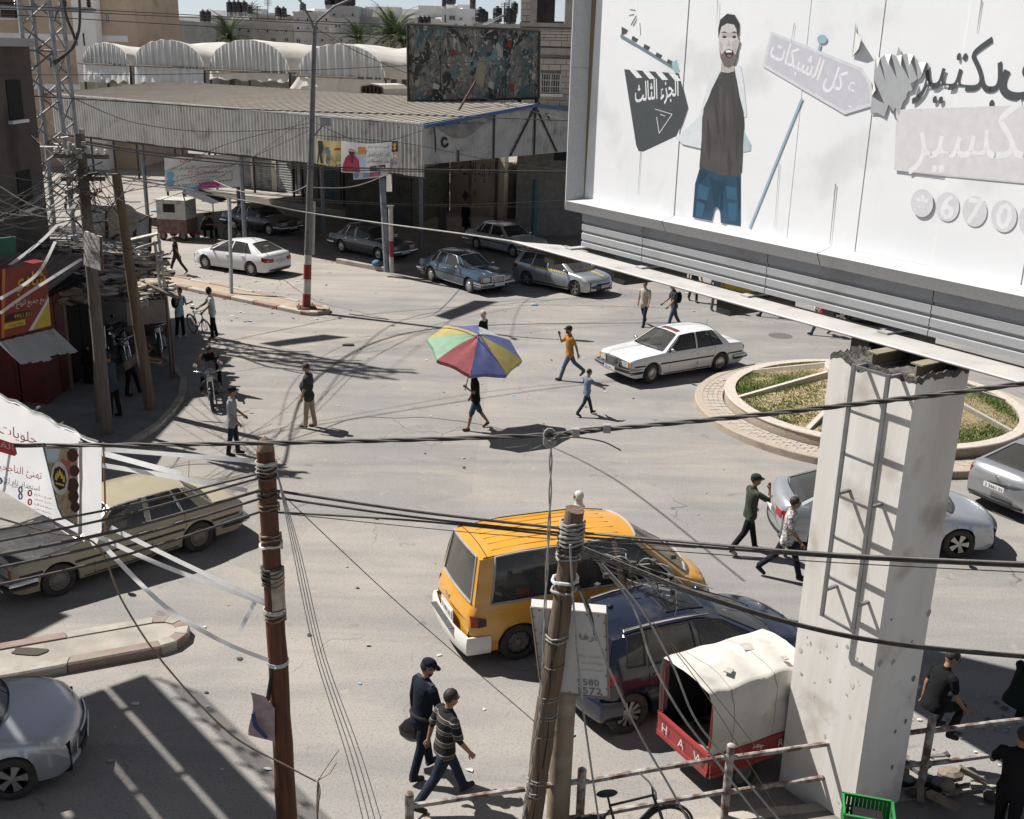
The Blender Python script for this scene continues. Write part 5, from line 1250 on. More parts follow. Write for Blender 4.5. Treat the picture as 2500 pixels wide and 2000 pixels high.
q=MB();q.tube([(.1,-.3,.45),(2.0,-.3,.45)],.04,6);q.tube([(.1,.3,.45),(2.0,.3,.45)],.04,6);q.box((.75,0,.33),(.12,1.0,.12));q.build('chassis',UNDER,DX)
q=MB();q.box((2.2,0,.72),(.6,.35,.14));q.tube([(2.45,0,.5),(2.62,0,1.05)],.05,6);q.tube([(2.55,-.38,1.05),(2.55,.38,1.05)],.02,6);q.ell((2.4,0,.80),(.28,.18,.14),10,6);q.build('cab_frame',REDP,DX,smooth=50)
# cars and a counter half hidden below the billboard
new_car('saloon_car','black saloon whose front wheel shows between beam and cladding',NEW,G(2066,792),G(2215,802),1,dict(paint=paint('black_paint',(.012,.012,.014),damt=.2),glass=GLASSD,wsglass=GLASSD),None)
t=thing('drinks_counter','yellow stall counter with white cooler below the billboard cladding','stall',G(1800,735),.1);YC=flat('counter_yellow',(.45,.30,.03),.6)
q=MB();q.box((0,0,.45),(1.7,.6,.9));q.build('counter',YC,t);q=MB();q.box((0,0,.92),(1.8,.7,.05));q.build('top',flat('counter_top',(.4,.38,.35)),t);q=MB();q.box((-.4,0,1.10),(.4,.35,.32));q.build('cooler',WHITE2,t)
for x in (-.8,.8):
 for y in (-.3,.3): q=MB();q.tube([(x,y,.94),(x,y,2.1)],.025,5);q.build('awning_pole',STEEL,t)
# ================================================================== big billboard on its pillar
BE,BN=V((.556,-.831,0)),V((-.831,-.556,0))          # along the board (towards the right), out of its face
def bp(t,n,z): return BE*t+BN*n+HZ*z
def on_plane(u,v,n):                                       # where a picture point meets the plane n
 d=ray(u,v);return CAMO+d*((n-CAMO.dot(BN))/d.dot(BN))
FRAME=mat('grey_composite_panel',(.50,.51,.515),.55,.1,col2=(.40,.41,.415),scale=40,amt=.8,bump=.12,bscale=90,dirt=('#77756f',.35,1.5))
GROOV=mat('speckled_grey_cladding',(.36,.365,.37),.6,.1,col2=(.27,.275,.28),scale=60,amt=.9,bump=.15,bscale=120,dirt=('#5b5a56',.4,1.2))
SKIN=mat('white_printed_vinyl',(.80,.805,.81),.45,col2=(.74,.75,.757),scale=.7,amt=.7,bump=.12,bscale=2.0,spec=.35,dirt=('#a9aaa6',.35,1.0))
bb=thing('billboard','huge white billboard with printed man, clapperboard and arabic slogan on a concrete pillar','billboard',bp(-7.5,-11.6,0));bo=V(bb.location)
L_=lambda p: V(p)-bo
T0,T1,ZB,ZT=-15.3,-3.4,7.24,11.8
NB=-11.62
npn=10
for k in range(npn):
 a,b=T0+(T1-T0)*k/npn,T0+(T1-T0)*(k+1)/npn;g=.004;wv=.006*math.sin(k*2.3)
 m=MB();m.obox(L_(bp(a+g,NB+wv,ZB-.05)),BE*(b-a-2*g),-BN*.03,HZ*(ZT-ZB));m.build('sheet',SKIN,bb)
m=MB();m.obox(L_(bp(T0,NB-.06,ZB-.3)),BE*(T1-T0),-BN*.25,HZ*(ZT-ZB+.4));m.build('backing',STEEL,bb)
# frame: folded profile, in lengths with open joints
prof=[(-11.62,7.24),(-11.36,7.17),(-11.45,7.0),(-11.75,7.0)]
cuts=[-15.58,-12.9,-9.75,-6.6,-3.4]
for a,b in zip(cuts,cuts[1:]):
 m=MB();g=.006;P=[[L_(bp(t,n,z)) for n,z in prof] for t in (a+(g if a > -15 else 0),b-g)]
 if a < -15.5: P[0]=[L_(bp(t,n,z)) for t,(n,z) in zip((-15.28,-15.46,-15.6,-15.6),prof)]
 m.grid(P);m.build('frame_length',FRAME,bb)
m=MB();P=[]
for z in (ZT,9.4): P.append([L_(bp(t,n,z)) for t,n in ((-15.3,-11.62),(-15.46,-11.36),(-15.6,-11.45),(-15.6,-11.85))])
m.grid(P);m.build('frame_length',FRAME,bb)
m=MB();P=[[L_(bp(t,n,9.392)) for t,n in ((-15.3,-11.62),(-15.46,-11.36),(-15.6,-11.45),(-15.6,-11.85))],[L_(bp(t,n,z)) for t,n,z in ((-15.28,-11.62,7.245),(-15.46,-11.36,7.172),(-15.6,-11.45,7.0),(-15.6,-11.85,7.0))]]
m.grid(P);m.build('frame_length',FRAME,bb)
# grooved cladding below the frame
gz_=[6.99,6.86,6.845,6.815,6.80,6.70,6.685,6.655,6.64,6.54,6.525,6.505,6.49,6.42]
gn_=[-11.50,-11.50,-11.53,-11.53,-11.50,-11.50,-11.53,-11.53,-11.50,-11.50,-11.53,-11.53,-11.50,-11.50]
gc=[-15.15,-13.5,-10.75,-8.0,-5.3,-3.4]
for a,b in zip(gc,gc[1:]):
 m=MB();m.grid([[L_(bp(t,n,z)) for n,z in zip(gn_,gz_)] for t in (a+.006,b-.006)]);m.build('cladding_panel',GROOV,bb)
m=MB();m.obox(L_(bp(-15.13,-11.55,6.42)),BE*11.7,-BN*.75,HZ*.03);m.obox(L_(bp(-15.14,-11.53,6.42)),BE*.02,-BN*.75,HZ*.57);m.build('soffit',GROOV,bb)
m=MB();m.obox(L_(bp(-15.1,-11.54,6.43)),BE*11.7,-BN*.004,HZ*.55);m.build('cladding_backing',STEEL,bb)
# cantilever arms and the long flange beam in front
BEAMM=mat('pale_grey_beam_paint',(.47,.455,.435),.6,.15,col2=(.41,.395,.38),scale=2,dirt=('#7c7468',.4,3))
m=MB();f=[bp(-16.55,-10.98,6.30),bp(-3.4,-10.98,6.30),bp(-3.4,-11.62,6.30),bp(-15.75,-11.62,6.30)]
m.prism([L_(p) for p in f],HZ*.022);m.build('beam_flange',BEAMM,bb)
m=MB();m.tube([L_(bp(-16.53,-10.985,6.318)),L_(bp(-3.4,-10.985,6.318))],.018,8);m.build('beam_edge',BEAMM,bb,smooth=60)
m=MB();m.obox(L_(bp(-15.8,-11.55,6.322)),BE*12.4,-BN*.012,HZ*.006);m.build('beam_seam',STEEL,bb)
m=MB();m.obox(L_(bp(-16.3,-11.33,6.2)),BE*12.9,-BN*.02,HZ*.10);m.build('beam_web',STEEL,bb)
for t in (-15.55,-13.6,-11.2,-8.75,-6.3):
 m=MB();m.obox(L_(bp(t,-11.02,6.10)),BE*.28,-BN*1.35,HZ*.19);m.build('cross_beam',STEEL,bb)
 m=MB();m.obox(L_(bp(t+.08,-11.4,6.325)),BE*.16,-BN*.5,HZ*.025);m.build('bracket',BEAMM,bb)
# --------------- print on the board
def pc(x,y): return (1400+x/1.96,y/1.96)                   # measured on an enlargement of the photo
NP=[NB+.0075]
def printed(name,pts,m,lift=0,conv=True):
 NP[0] += .00012;n=NP[0]
 q=MB();q.poly([L_(on_plane(*(pc(*p) if conv else p),n)) for p in pts]);return q.build(name,m,bb)
def pr(name,c,rough=.5): return flat(name,c,rough)
INKD,INKL=pr('print_charcoal',(.075,.082,.086)),pr('print_pale_blue',(.32,.47,.53))
WHP=pr('print_white',(.79,.795,.80));LIL=pr('print_faded_lilac',(.56,.56,.60));PNK=pr('print_faded_pink',(.67,.645,.655))
YELST=pr('yellow_stain_frame_shade',(.24,.19,.09));GREYST=pr('print_cool_grey',(.44,.46,.48))
printed('yellowed_shaded_edge',[(75,-10),(110,-10),(52,955),(14,945)],YELST)  # edge discoloration with the frame's shadow mixed into its dark yellow
printed('printed_slate_edge',[(300,-20),(495,-20),(492,30),(345,118)],INKD);printed('printed_slate',[(312,-20),(487,-20),(484,26),(350,108)],INKL)
printed('printed_slate_crack',[(385,-20),(392,-20),(405,80),(398,86)],INKD)
for a,b in (((265,75),(290,68)),((275,120),(300,75)),((285,125),(305,88)),((318,110),(322,170)),((296,50),(270,45))):
 d=V((b[0]-a[0],b[1]-a[1]));d=V((-d.y,d.x)).normalized()*1.6;printed('printed_ray',[(a[0]-d.x,a[1]-d.y),(b[0]-d.x,b[1]-d.y),(b[0]+d.x,b[1]+d.y),(a[0]+d.x,a[1]+d.y)],INKD)
printed('printed_clapper',[(243,332),(505,352),(546,512),(520,590),(492,652),(335,726),(312,724),(300,695)],INKD)
for k in range(4):
 x=268+k*62;y=334+k*5;printed('printed_clapper_stripe',[(x,y),(x+30,y+2),(x+62,y+38),(x+34,y+40)],WHP)
printed('printed_clapper_arm',[(226,163),(490,322),(484,338),(224,180)],pr('print_slate_blue',(.17,.24,.26)))
for x,y in ((232,128),(283,172),(340,210),(398,250),(452,282)): printed('printed_clapper_arm_tooth',[(x-2 if x < 240 else x,y),(x+28,y+16),(x+18,y+32),(x-6 if x > 240 else x-2,y+18 if x > 240 else y+38)],INKD)
printed('printed_hinge',[(470,300),(495,288),(510,345),(488,352),(474,330)],INKL)
def pdir(a,b): return (on_plane(*pc(*b),NB)-on_plane(*pc(*a),NB)).normalized()
def pwrite(name,txt,c,a,b,hgt,m,width=None,**k):
 NP[0] += .00012;o=L_(on_plane(*pc(*c),NP[0]));ax=pdir(a,b);ay=BN.cross(ax);ay=ay if ay.z > 0 else -ay
 w=None if width is None else (on_plane(*pc(*width[1]),NB)-on_plane(*pc(*width[0]),NB)).length
 return writing(name,txt,o,ax,ay,hgt,m,bb,width=w,off=.0,**k)
pwrite('printed_words','الجزء الثالث',(396,442),(293,462),(500,430),.40,WHP,((293,465),(500,425)),bold=.012)
for a,b in (((390,522),(472,547)),((472,547),(410,638)),((410,638),(398,560)),((415,548),(440,556))):
 d=V((b[0]-a[0],b[1]-a[1]));d=V((-d.y,d.x)).normalized()*1.4;printed('printed_play_mark',[(a[0]-d.x,a[1]-d.y),(b[0]-d.x,b[1]-d.y),(b[0]+d.x,b[1]+d.y),(a[0]+d.x,a[1]+d.y)],WHP)
# printed man
SKN=pr('print_skin',(.46,.42,.39));SKL=pr('print_skin_light',(.56,.54,.52));HAIRP=pr('print_hair',(.05,.045,.045));SHIRTP=mat('print_shirt_grey',(.085,.08,.078),.5,col2=(.055,.052,.05),scale=2.0)
JEANP=mat('print_jeans',(.035,.10,.17),.5,col2=(.02,.04,.065),scale=1.6,amt=.9)
printed('printed_jacket',[(690,330),(650,380),(600,560),(490,660),(520,690),(612,712),(616,560),(660,430),(700,350)],pr('print_white_sleeve',(.68,.715,.73)))
printed('printed_jacket',[(812,620),(850,690),(848,722),(812,730)],pr('print_teal_sleeve',(.42,.52,.54)))
printed('printed_jacket',[(770,320),(800,310),(818,420),(830,560),(812,560),(790,430)],pr('print_white_sleeve',(.68,.71,.73)))
printed('printed_shirt',[(704,345),(768,345),(790,440),(815,540),(818,600),(812,700),(806,822),(790,850),(700,850),(602,800),(615,650),(622,520),(664,430),(696,362)],SHIRTP)
printed('printed_jeans',[(606,798),(700,838),(790,842),(800,830),(800,1083),(705,1068),(702,1020),(694,996),(682,990),(672,1002),(660,1058),(570,1040),(576,960),(582,880)],JEANP)
DK,LT,JL,JD=pr('print_fold_dark',(.062,.058,.057)),pr('print_fold_light',(.097,.092,.09)),pr('print_denim_light',(.045,.12,.19)),pr('print_denim_dark',(.022,.055,.09))
for a in ([(668,440),(690,520),(700,640),(690,640),(676,520)],[(760,380),(772,470),(768,560),(756,470)],[(640,560),(660,660),(650,780),(640,700)],[(720,500),(730,600),(722,700),(714,600)],[(786,560),(792,660),(780,780),(776,660)],[(740,700),(760,790),(745,840),(735,780)]): printed('printed_fold',a,DK)
for a in ([(700,400),(716,430),(706,560),(696,470)],[(735,420),(748,520),(742,640),(732,540)],[(625,600),(634,640),(630,760),(620,720)],[(700,660),(708,720),(702,820),(694,740)]): printed('printed_fold',a,LT)
for a in ([(600,880),(650,900),(640,960),(590,950)],[(590,960),(630,980),(615,1040),(585,1036)],[(730,890),(780,900),(784,960),(735,950)],[(740,970),(786,975),(780,1060),(745,1055)]): printed('printed_fold',a,JL)
for a in ([(650,850),(700,870),(690,985),(672,985)],[(606,810),(640,830),(600,880)],[(780,850),(799,848),(799,1000),(790,1000)],[(700,870),(716,880),(712,1010),(700,1000)]): printed('printed_fold',a,JD)
printed('printed_neck',[(710,290),(768,290),(770,342),(738,350),(704,344)],SKN)
face=[(742+47*math.cos(a)*(1-.10*math.sin(a)),205+ (118 if math.sin(a) > 0 else 105)*math.sin(a)) for a in [k*math.pi/12 for k in range(24)]]
printed('printed_face',face,SKL)
printed('printed_cheek',[(756,200),(784,190),(780,240),(768,262)],SKN);printed('printed_cheek',[(698,196),(716,214),(712,250),(702,232)],SKN);printed('printed_brow_shade',[(706,160),(780,158),(776,172),(742,180),(710,174)],SKN)
printed('printed_hair',[(694,185),(692,140),(702,95),(735,66),(772,72),(790,105),(790,150),(784,180),(780,140),(768,118),(735,112),(708,128),(700,160)],HAIRP)
printed('printed_beard',[(698,230),(704,280),(722,318),(745,326),(768,312),(782,270),(786,230),(775,262),(765,250),(742,236),(718,250),(708,262)],pr('print_beard',(.16,.14,.13)))
printed('printed_mouth',[(722,245),(742,234),(764,242),(766,262),(750,280),(730,274)],HAIRP);printed('printed_teeth',[(728,244),(742,239),(759,244),(757,251),(731,252)],WHP);printed('printed_tongue',[(733,266),(745,262),(757,266),(748,276)],pr('print_tongue',(.36,.16,.15)))
for x in (709,756): printed('printed_eye',[(x,178),(x+14,170),(x+26,176),(x+14,184)],HAIRP);printed('printed_eyebrow',[(x-4,158),(x+14,150),(x+30,160),(x+14,157)],HAIRP)
printed('printed_nose',[(742,190),(752,218),(734,220)],SKN)
printed('printed_ear',[(788,185),(796,195),(790,225),(784,222)],SKN)
# printed road sign on a pin
printed('printed_pin',[(1088,470),(1100,470),(848,1092),(838,1092)],INKL);printed('printed_pin',[(1176,210),(1186,212),(1178,250),(1166,246)],INKL)
printed('printed_pin_head',[(1190+24*math.cos(k*.5236),188+22*math.sin(k*.5236)) for k in range(12)],INKL)
printed('printed_sign',[(945,150),(1380,325),(1425,395),(1440,505),(1297,548),(905,318)],pr('print_sign_edge',(.66,.665,.69)));printed('printed_sign_field',[(952,166),(1372,338),(1412,400),(1422,492),(1297,530),(918,308)],LIL)
pwrite('printed_words','ع كل الشبكات',(1140,345),(940,255),(1340,455),.42,WHP,((938,250),(1345,455)),bold=.012)
# slogan
pwrite('printed_words','بكتير',(1838,345),(1640,335),(2035,355),.80,INKD,((1630,330),(2040,350)));pwrite('printed_words','ى',(2150,370),(1640,335),(2035,355),.5,INKD,bold=.02)
printed('printed_panel',[(1545,525),(2250,500),(2250,885),(2000,860),(1760,835),(1535,815)],PNK);printed('printed_panel_line',[(1535,815),(1760,842),(2250,888),(2250,880),(1760,836)],pr('print_grey_line',(.56,.56,.575)))
pwrite('printed_words','تكسير',(1905,665),(1605,690),(2200,690),.85,WHP,((1600,690),(2215,690)))
for x,y,ch in ((1668,972,'*'),(1790,990,'6'),(1920,1012,'7'),(2060,1035,'0'),(2195,1056,'0')):
 r=54+(x-1668)*.02;printed('printed_disc',[(x+r*math.cos(k*.314),y+r*1.25*math.sin(k*.314)) for k in range(20)],pr('print_disc_grey',(.655,.65,.665)))
 pwrite('printed_digit',ch,(x,y),(x-50,y-8),(x+50,y+8),.30 if ch != '*' else .2,WHP,bold=.02)
# torn places with curling flaps
TORN=pr('bare_grey_board',(.40,.41,.42));FLP=mat('curled_vinyl',(.58,.57,.54),.6,col2=(.45,.44,.42),scale=3)
hole=[(1447,262),(1468,280),(1490,262),(1505,300),(1520,258),(1545,268),(1556,222),(1572,262),(1598,258),(1612,300),(1628,262),(1650,300),(1690,296),(1702,330),(1672,348),(1660,375),(1640,382),(1622,432),(1600,440),(1592,470),(1578,488),(1556,552),(1540,515),(1525,548),(1508,500),(1488,560),(1470,548),(1450,540),(1420,540),(1428,460),(1436,380)]
printed('torn_patch',hole,TORN)
for a,b,c in (((1490,262),(1520,258),(1506,312)),((1545,268),(1572,262),(1566,318)),((1598,258),(1628,262),(1606,316)),((1650,300),(1690,296),(1668,350)),((1447,262),(1468,280),(1452,330)),((1622,432),(1640,382),(1612,400)),((1428,460),(1436,380),(1446,430)),((1508,500),(1525,548),(1516,520))):
 q=MB();n=NP[0]+.002;q.add([L_(on_plane(*pc(*a),n)),L_(on_plane(*pc(*b),n)),L_(on_plane(*pc(*c),n+.06)),L_(on_plane(*pc((a[0]+c[0])/2,(a[1]+c[1])/2),n+.035)),L_(on_plane(*pc((b[0]+c[0])/2,(b[1]+c[1])/2),n+.035))],[(0,1,4,3),(3,4,2)]);q.build('torn_flap',FLP,bb)
printed('torn_slit',[(1348,100),(1354,150),(1362,200),(1366,240),(1334,275),(1338,215),(1344,170)],TORN)
q=MB();n=NP[0]+.003;q.add([L_(on_plane(*pc(x,y),n+d)) for x,y,d in ((1352,150,0),(1376,190,.08),(1364,235,.05),(1336,270,0))],[(0,1,2,3)]);q.build('torn_flap',FLP,bb)
for a,b,w in (((1256,880),(1226,1170),3.5),((690,0),(686,120),2),((1955,0),(1930,160),3.5),((985,780),(962,1090),1.6),((322,720),(308,930),1.6),((1058,110),(1042,200),2)):
 printed('open_seam',[(a[0]-w,a[1]),(a[0]+w*.3,a[1]),(b[0]+w*.2,b[1]),(b[0]-w*.2,b[1])],pr('dark_seam_gap',(.12,.10,.08)))  # thin dark strips drawn along the sheet seams
# --------------- pillar
PLAST=mat('white_pillar_plaster',(.72,.705,.68),.85,col2=(.58,.54,.48),scale=2.2,amt=1.0,bump=.25,bscale=9,stretch=(1,1,.12),dirt=('#85725c',.6,1.3))
CHIP=mat('broken_concrete',(.12,.115,.105),.95,col2=(.07,.066,.06),scale=14,bump=1.0,bscale=26)
pc_=bp(-7.23,-10.32,0);PW,PD=1.24,.98;PT,PN=-7.23,-10.32
pl=thing('billboard_pillar','tall square white pillar with broken top and steel ladder carrying the billboard','pillar',pc_+(-BE*PW/2)-BN*PD/2);po=V(pl.location)
cs=[pc_-BE*PW-po,pc_-po,pc_-BN*PD-po,pc_-BE*PW-BN*PD-po]
def edge_pts(n=26,z=6.19,amp=.07,seed=0):
 out=[]
 for i in range(4):
  a,b=cs[i],cs[(i+1) % 4]
  for k in range(n):
   p=a.lerp(b,k/n);out.append(V((p.x,p.y,z+amp*noise.noise(V((p.x*4+seed,p.y*4,1)))+.05*noise.noise(V((p.x*15,p.y*15,seed))))))
 return out
E0_=edge_pts();m=MB();rows=[[V((p.x,p.y,zz)) for p in E0_] for zz in (0,1.5,3,4.5)]+[E0_]
m.grid(rows,closed=True);m.build('shaft',PLAST,pl)
m=MB();top=[V((p.x*.985,p.y*.985,p.z+.045+.025*noise.noise(V((p.x*9,p.y*9,7))))) for p in E0_];in1=[V((p.x*.55,p.y*.55,6.13+.05*noise.noise(V((p.x*6,p.y*6,2))))) for p in E0_];mid=[V((p.x*.8,p.y*.8,6.16+.06*noise.noise(V((p.x*7,p.y*7,5))))) for p in E0_]
m.grid([[p*1.0-HZ*.03 for p in E0_],[V((p.x*1.004,p.y*1.004,p.z+.05)) for p in E0_],top,mid,in1],closed=True);m.poly(in1);m.build('broken_top',CHIP,pl)
for tt,n0 in ((-8.1,-10.62),(-7.5,-10.66)):
 q=MB()
 for z,w in ((6.13,.16),(6.28,.16)): q.obox(bp(tt-w/2,n0,z)-po,BE*w,-BN*.62,HZ*.018)
 q.obox(bp(tt-.01,n0,6.13)-po,BE*.02,-BN*.62,HZ*.16);q.build('steel_joist',mat('ochre_joist_paint',(.24,.21,.15),.7,scale=4),pl)
# chips where the plaster has gone
rr=random.Random(21)
for k in range(30):
 t=PT-rr.uniform(.1,1.15);z=rr.choice([rr.uniform(1.0,2.6),rr.uniform(1.4,2.4),rr.uniform(.3,3.0)]);s=rr.uniform(.008,.032);a=rr.uniform(0,6)
 q=MB();q.poly([bp(t+s*math.cos(a+j*1.05)*rr.uniform(.5,1.3),PN+.004,z+s*1.3*math.sin(a+j*1.05)*rr.uniform(.5,1.3))-po for j in range(6)]);q.build('plaster_chip',rr.choice([flat('chip_cream',(.52,.48,.40)),flat('chip_grey',(.38,.36,.33)),flat('chip_pale',(.60,.58,.54))]),pl)
for k in range(12):
 n=PN-rr.uniform(.1,1.05);z=rr.uniform(.3,3.2);s=rr.uniform(.01,.04)
 q=MB();q.poly([bp(PT+.004,n+s*math.cos(j*1.05)*rr.uniform(.5,1.5),z+s*1.5*math.sin(j*1.05)*rr.uniform(.5,1.3))-po for j in range(6)]);q.build('plaster_chip',rr.choice([flat('chip_grey',(.26,.25,.23)),flat('chip_brown',(.2,.17,.14))]),pl)
LADM=mat('ladder_steel',(.24,.245,.25),.5,.6,col2=(.18,.18,.18),scale=5)
lad=thing('steel_ladder','grey steel ladder fixed to the front of the white pillar','ladder',bp(-7.9,-10.1,0));lo=V(lad.location)
LN=-10.09
lt,rt,lb_,rb_=on_plane(2083,892,LN),on_plane(2168,912,LN),on_plane(2006,1512,LN),on_plane(2092,1545,LN)
tl_,tr_=lt.dot(BE),rt.dot(BE);zt_,zb_=(lt.z+rt.z)/2,(lb_.z+rb_.z)/2
for t in (tl_,tr_): q=MB();q.obox(bp(t-.025,LN,zb_)-lo,BE*.05,-BN*.03,HZ*(zt_-zb_));q.build('rail',LADM,lad)
for k in range(7):
 z=zb_+(zt_-zb_-.04)*k/6;q=MB();q.obox(bp(tl_+.025,LN-.004,z)-lo,BE*(tr_-tl_-.05),-BN*.022,HZ*.035);q.build('rung',LADM,lad)
for t in (tl_,tr_):
 for z in (zt_-.05,zb_+.35,(zt_+zb_)/2): q=MB();q.obox(bp(t-.02,LN-.03,z)-lo,BE*.04,-BN*.22,HZ*.035);q.obox(bp(t-.08,LN-.235,z-.03)-lo,BE*.16,-BN*.01,HZ*.09);q.build('bracket',LADM,lad)
# ================================================================== corner kiosks on the left
PAVED=mat('dark_paving',(.17,.165,.16),.9,col2=(.13,.125,.12),scale=2,bump=.4,bscale=16)
arc=[(455,935),(450,975),(425,1012),(392,1046),(330,1085),(262,1118),(150,1150),(0,1180),(-400,1200)]
corner=[G(u,v) for u,v in [(300,832),(377,857),(425,893)]+arc]
poly=corner+[G(-700,900),G(-300,780)]
m=MB();m.prism([V((p.x,p.y,0)) for p in poly],HZ*.115);structure(m.build('pavement',PAVED))
for a,b in zip(corner,corner[1:]):
 L=(b-a).length;n=max(1,round(L/.7))
 for j in range(n):
  p,q_=a.lerp(b,j/n+.01),a.lerp(b,(j+1)/n-.01);d=(q_-p).normalized();nn=V((-d.y,d.x,0));nn=nn if nn.dot(V((-14,30,0))-p) > 0 else -nn
  m=MB();m.obox(V((p.x,p.y,0))-nn*.02,q_-p,nn*.18,HZ*(.135+random.uniform(-.008,.01)));structure(m.build('kerb_stone',KERB))
# rows of paving blocks seen as bands on the rounded end
WOODP=mat('grey_weathered_wood',(.16,.135,.11),.9,col2=(.09,.075,.062),scale=3,stretch=(8,8,.5),bump=.6,bscale=10)
WOODR=mat('tarred_red_wood',(.135,.05,.025),.75,col2=(.05,.022,.014),scale=2.2,stretch=(7,7,.5),bump=.5,bscale=10)
WOODB=mat('raw_cracked_wood',(.20,.145,.10),.92,col2=(.075,.05,.036),scale=2.6,stretch=(9,9,.45),amt=.9,bump=.9,bscale=9)
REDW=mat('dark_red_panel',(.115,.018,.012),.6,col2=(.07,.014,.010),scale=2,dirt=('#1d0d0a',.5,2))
kio=thing('red_kiosk','dark red panelled kiosk in shade below the red shop sign','kiosk',(-12.75,28.3,.115));ko=V(kio.location)
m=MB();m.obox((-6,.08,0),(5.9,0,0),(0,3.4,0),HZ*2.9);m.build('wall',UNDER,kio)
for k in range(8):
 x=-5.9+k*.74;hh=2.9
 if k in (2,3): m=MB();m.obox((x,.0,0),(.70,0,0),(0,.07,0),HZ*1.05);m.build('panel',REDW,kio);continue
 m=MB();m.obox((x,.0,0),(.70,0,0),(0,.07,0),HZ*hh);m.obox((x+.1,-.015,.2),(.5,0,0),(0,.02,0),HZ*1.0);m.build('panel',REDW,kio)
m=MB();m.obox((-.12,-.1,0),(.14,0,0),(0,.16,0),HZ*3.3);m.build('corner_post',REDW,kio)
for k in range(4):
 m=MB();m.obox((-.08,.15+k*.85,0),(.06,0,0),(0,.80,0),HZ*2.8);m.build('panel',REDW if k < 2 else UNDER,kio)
m=MB();corrugated(m,(-6.2,-.35,3.02),(1,0,0),(0,.995,.1),6.4,4.1,.3,.04,HZ);m.build('roof',mat('rusty_roof_sheet',(.20,.17,.14),.85,.2,col2=(.13,.10,.085),scale=2),kio)
# red shop sign, box with printed faces
SGR=flat('sign_red',(.20,.022,.014),.5);SGY=flat('sign_yellow',(.50,.36,.03),.5);SGW=flat('sign_white',(.6,.6,.58),.5);SGO=flat('sign_orange',(.42,.14,.03),.5)
s0,s1=A(6,658,24.2),A(112,612+26,26.6);b0,b1=A(4,826,24.2),A(125,797,26.6)
sg_=thing('shop_sign','red lit box sign with yellow arabic name and phone number above the kiosk','sign',(s1.x,s1.y,b1.z));so_=V(sg_.location)
c_=[p-so_ for p in (b0,b1,s1,s0)];ax_=(c_[1]-c_[0]).normalized();up_=(c_[3]-c_[0]).normalized();nn_=ax_.cross(up_).normalized();nn_=nn_ if nn_.dot(CAMO-so_) > 0 else -nn_
m=MB();m.prism(c_,-nn_*.28);m.build('box',SGR,sg_)
m=MB();m.prism([c_[0]-ax_*.02,c_[0]+ax_*.10,c_[3]+ax_*.10,c_[3]-ax_*.02],nn_*.012);m.build('orange_edge',SGO,sg_)
def sq(a,b): return c_[0].lerp(c_[1],a).lerp(c_[3].lerp(c_[2],a),b)
m=MB();m.poly([sq(.60,.015)+nn_*.004,sq(.995,.015)+nn_*.004,sq(.995,.40)+nn_*.004]);m.build('yellow_corner',SGY,sg_);m=MB();m.poly([sq(.52,.015)+nn_*.003,sq(.60,.015)+nn_*.003,sq(.995,.40)+nn_*.003,sq(.995,.46)+nn_*.003]);m.build('white_edge',SGW,sg_)
W_=(c_[1]-c_[0]).length;H_=(c_[3]-c_[0]).length
writing('sign_name','شادي ا',sq(.50,.73),ax_,up_,H_*.34,SGY,sg_,width=W_*.80,off=.006,bold=.015);writing('sign_line','لبيع جميع انواع الس',sq(.50,.44),ax_,up_,H_*.13,SGW,sg_,width=W_*.86,off=.006)
m=MB();m.poly([sq(.05,.225)+nn_*.003,sq(.60,.225)+nn_*.003,sq(.60,.315)+nn_*.003,sq(.05,.315)+nn_*.003]);m.build('number_strip',flat('sign_dark',(.03,.02,.015)),sg_)
writing('sign_number','0599951301',sq(.33,.27),ax_,up_,H_*.07,SGY,sg_,width=W_*.5,off=.006);m=MB();m.poly([sq(.05,.12)+nn_*.003,sq(.46,.12)+nn_*.003,sq(.46,.205)+nn_*.003,sq(.05,.205)+nn_*.003]);m.build('yellow_strip',SGY,sg_);writing('sign_line','جملة ومفرق',sq(.25,.16),ax_,up_,H_*.065,flat('sign_dark',(.03,.02,.015)),sg_,width=W_*.34,off=.006)
m=MB();m.obox(c_[3]-nn_*.5+up_*.12,(c_[2]-c_[3])*.75,-nn_*.06,up_*.45);m.build('rear_board',flat('sign_green',(.03,.12,.09)),sg_)
aw=thing('tin_awning','small grey tin awning in three sheets under the red shop sign','awning',so_)
for k in range(6):
 t0,t1=-.10+k*.19,-.10+(k+1)*.19;m=MB();a,b=c_[0].lerp(c_[1],t0),c_[0].lerp(c_[1],t1);dn=nn_*.55-up_*.42
 corrugated(m,a-up_*.06+nn_*.02,(b-a).normalized(),-dn.normalized(),(b-a).length*.99,-.72-.05*(k % 3),.42,.035,nn_);m.build('sheet',SHEET2,aw)
# tin roofed stall with junk, behind the poles
shk=thing('junk_roof_stall','open stall with tin roof buried in planks, sacks and rubble','stall',(-12.2,31.5,.1));sh_o=V(shk.location)
r0,r1,r2,r3=G(150,748,2.6),G(402,727,2.6),G(396,640,2.7),G(118,612,2.8)
for k in range(9):
 a,b=r0.lerp(r1,k/9),r0.lerp(r1,(k+1)/9);c2,d2=r3.lerp(r2,k/9),r3.lerp(r2,(k+1)/9);m=MB();w=(b-a)
 corrugated(m,a-sh_o+HZ*(.02*(k % 2)),w.normalized(),(c2-a).normalized(),w.length*1.02,(c2-a).length,.2,.03,HZ);m.build('roof_sheet',random.choice([ROOFS,mat('rusty_roof_sheet',(.2,.17,.14)),SHEET2]),shk)
m=MB();m.obox(V((r3.x,r3.y,.1))-sh_o,V((r2.x-r3.x,r2.y-r3.y,0)),V((0,.1,0)),HZ*2.4);m.build('back_wall',DARKW,shk)
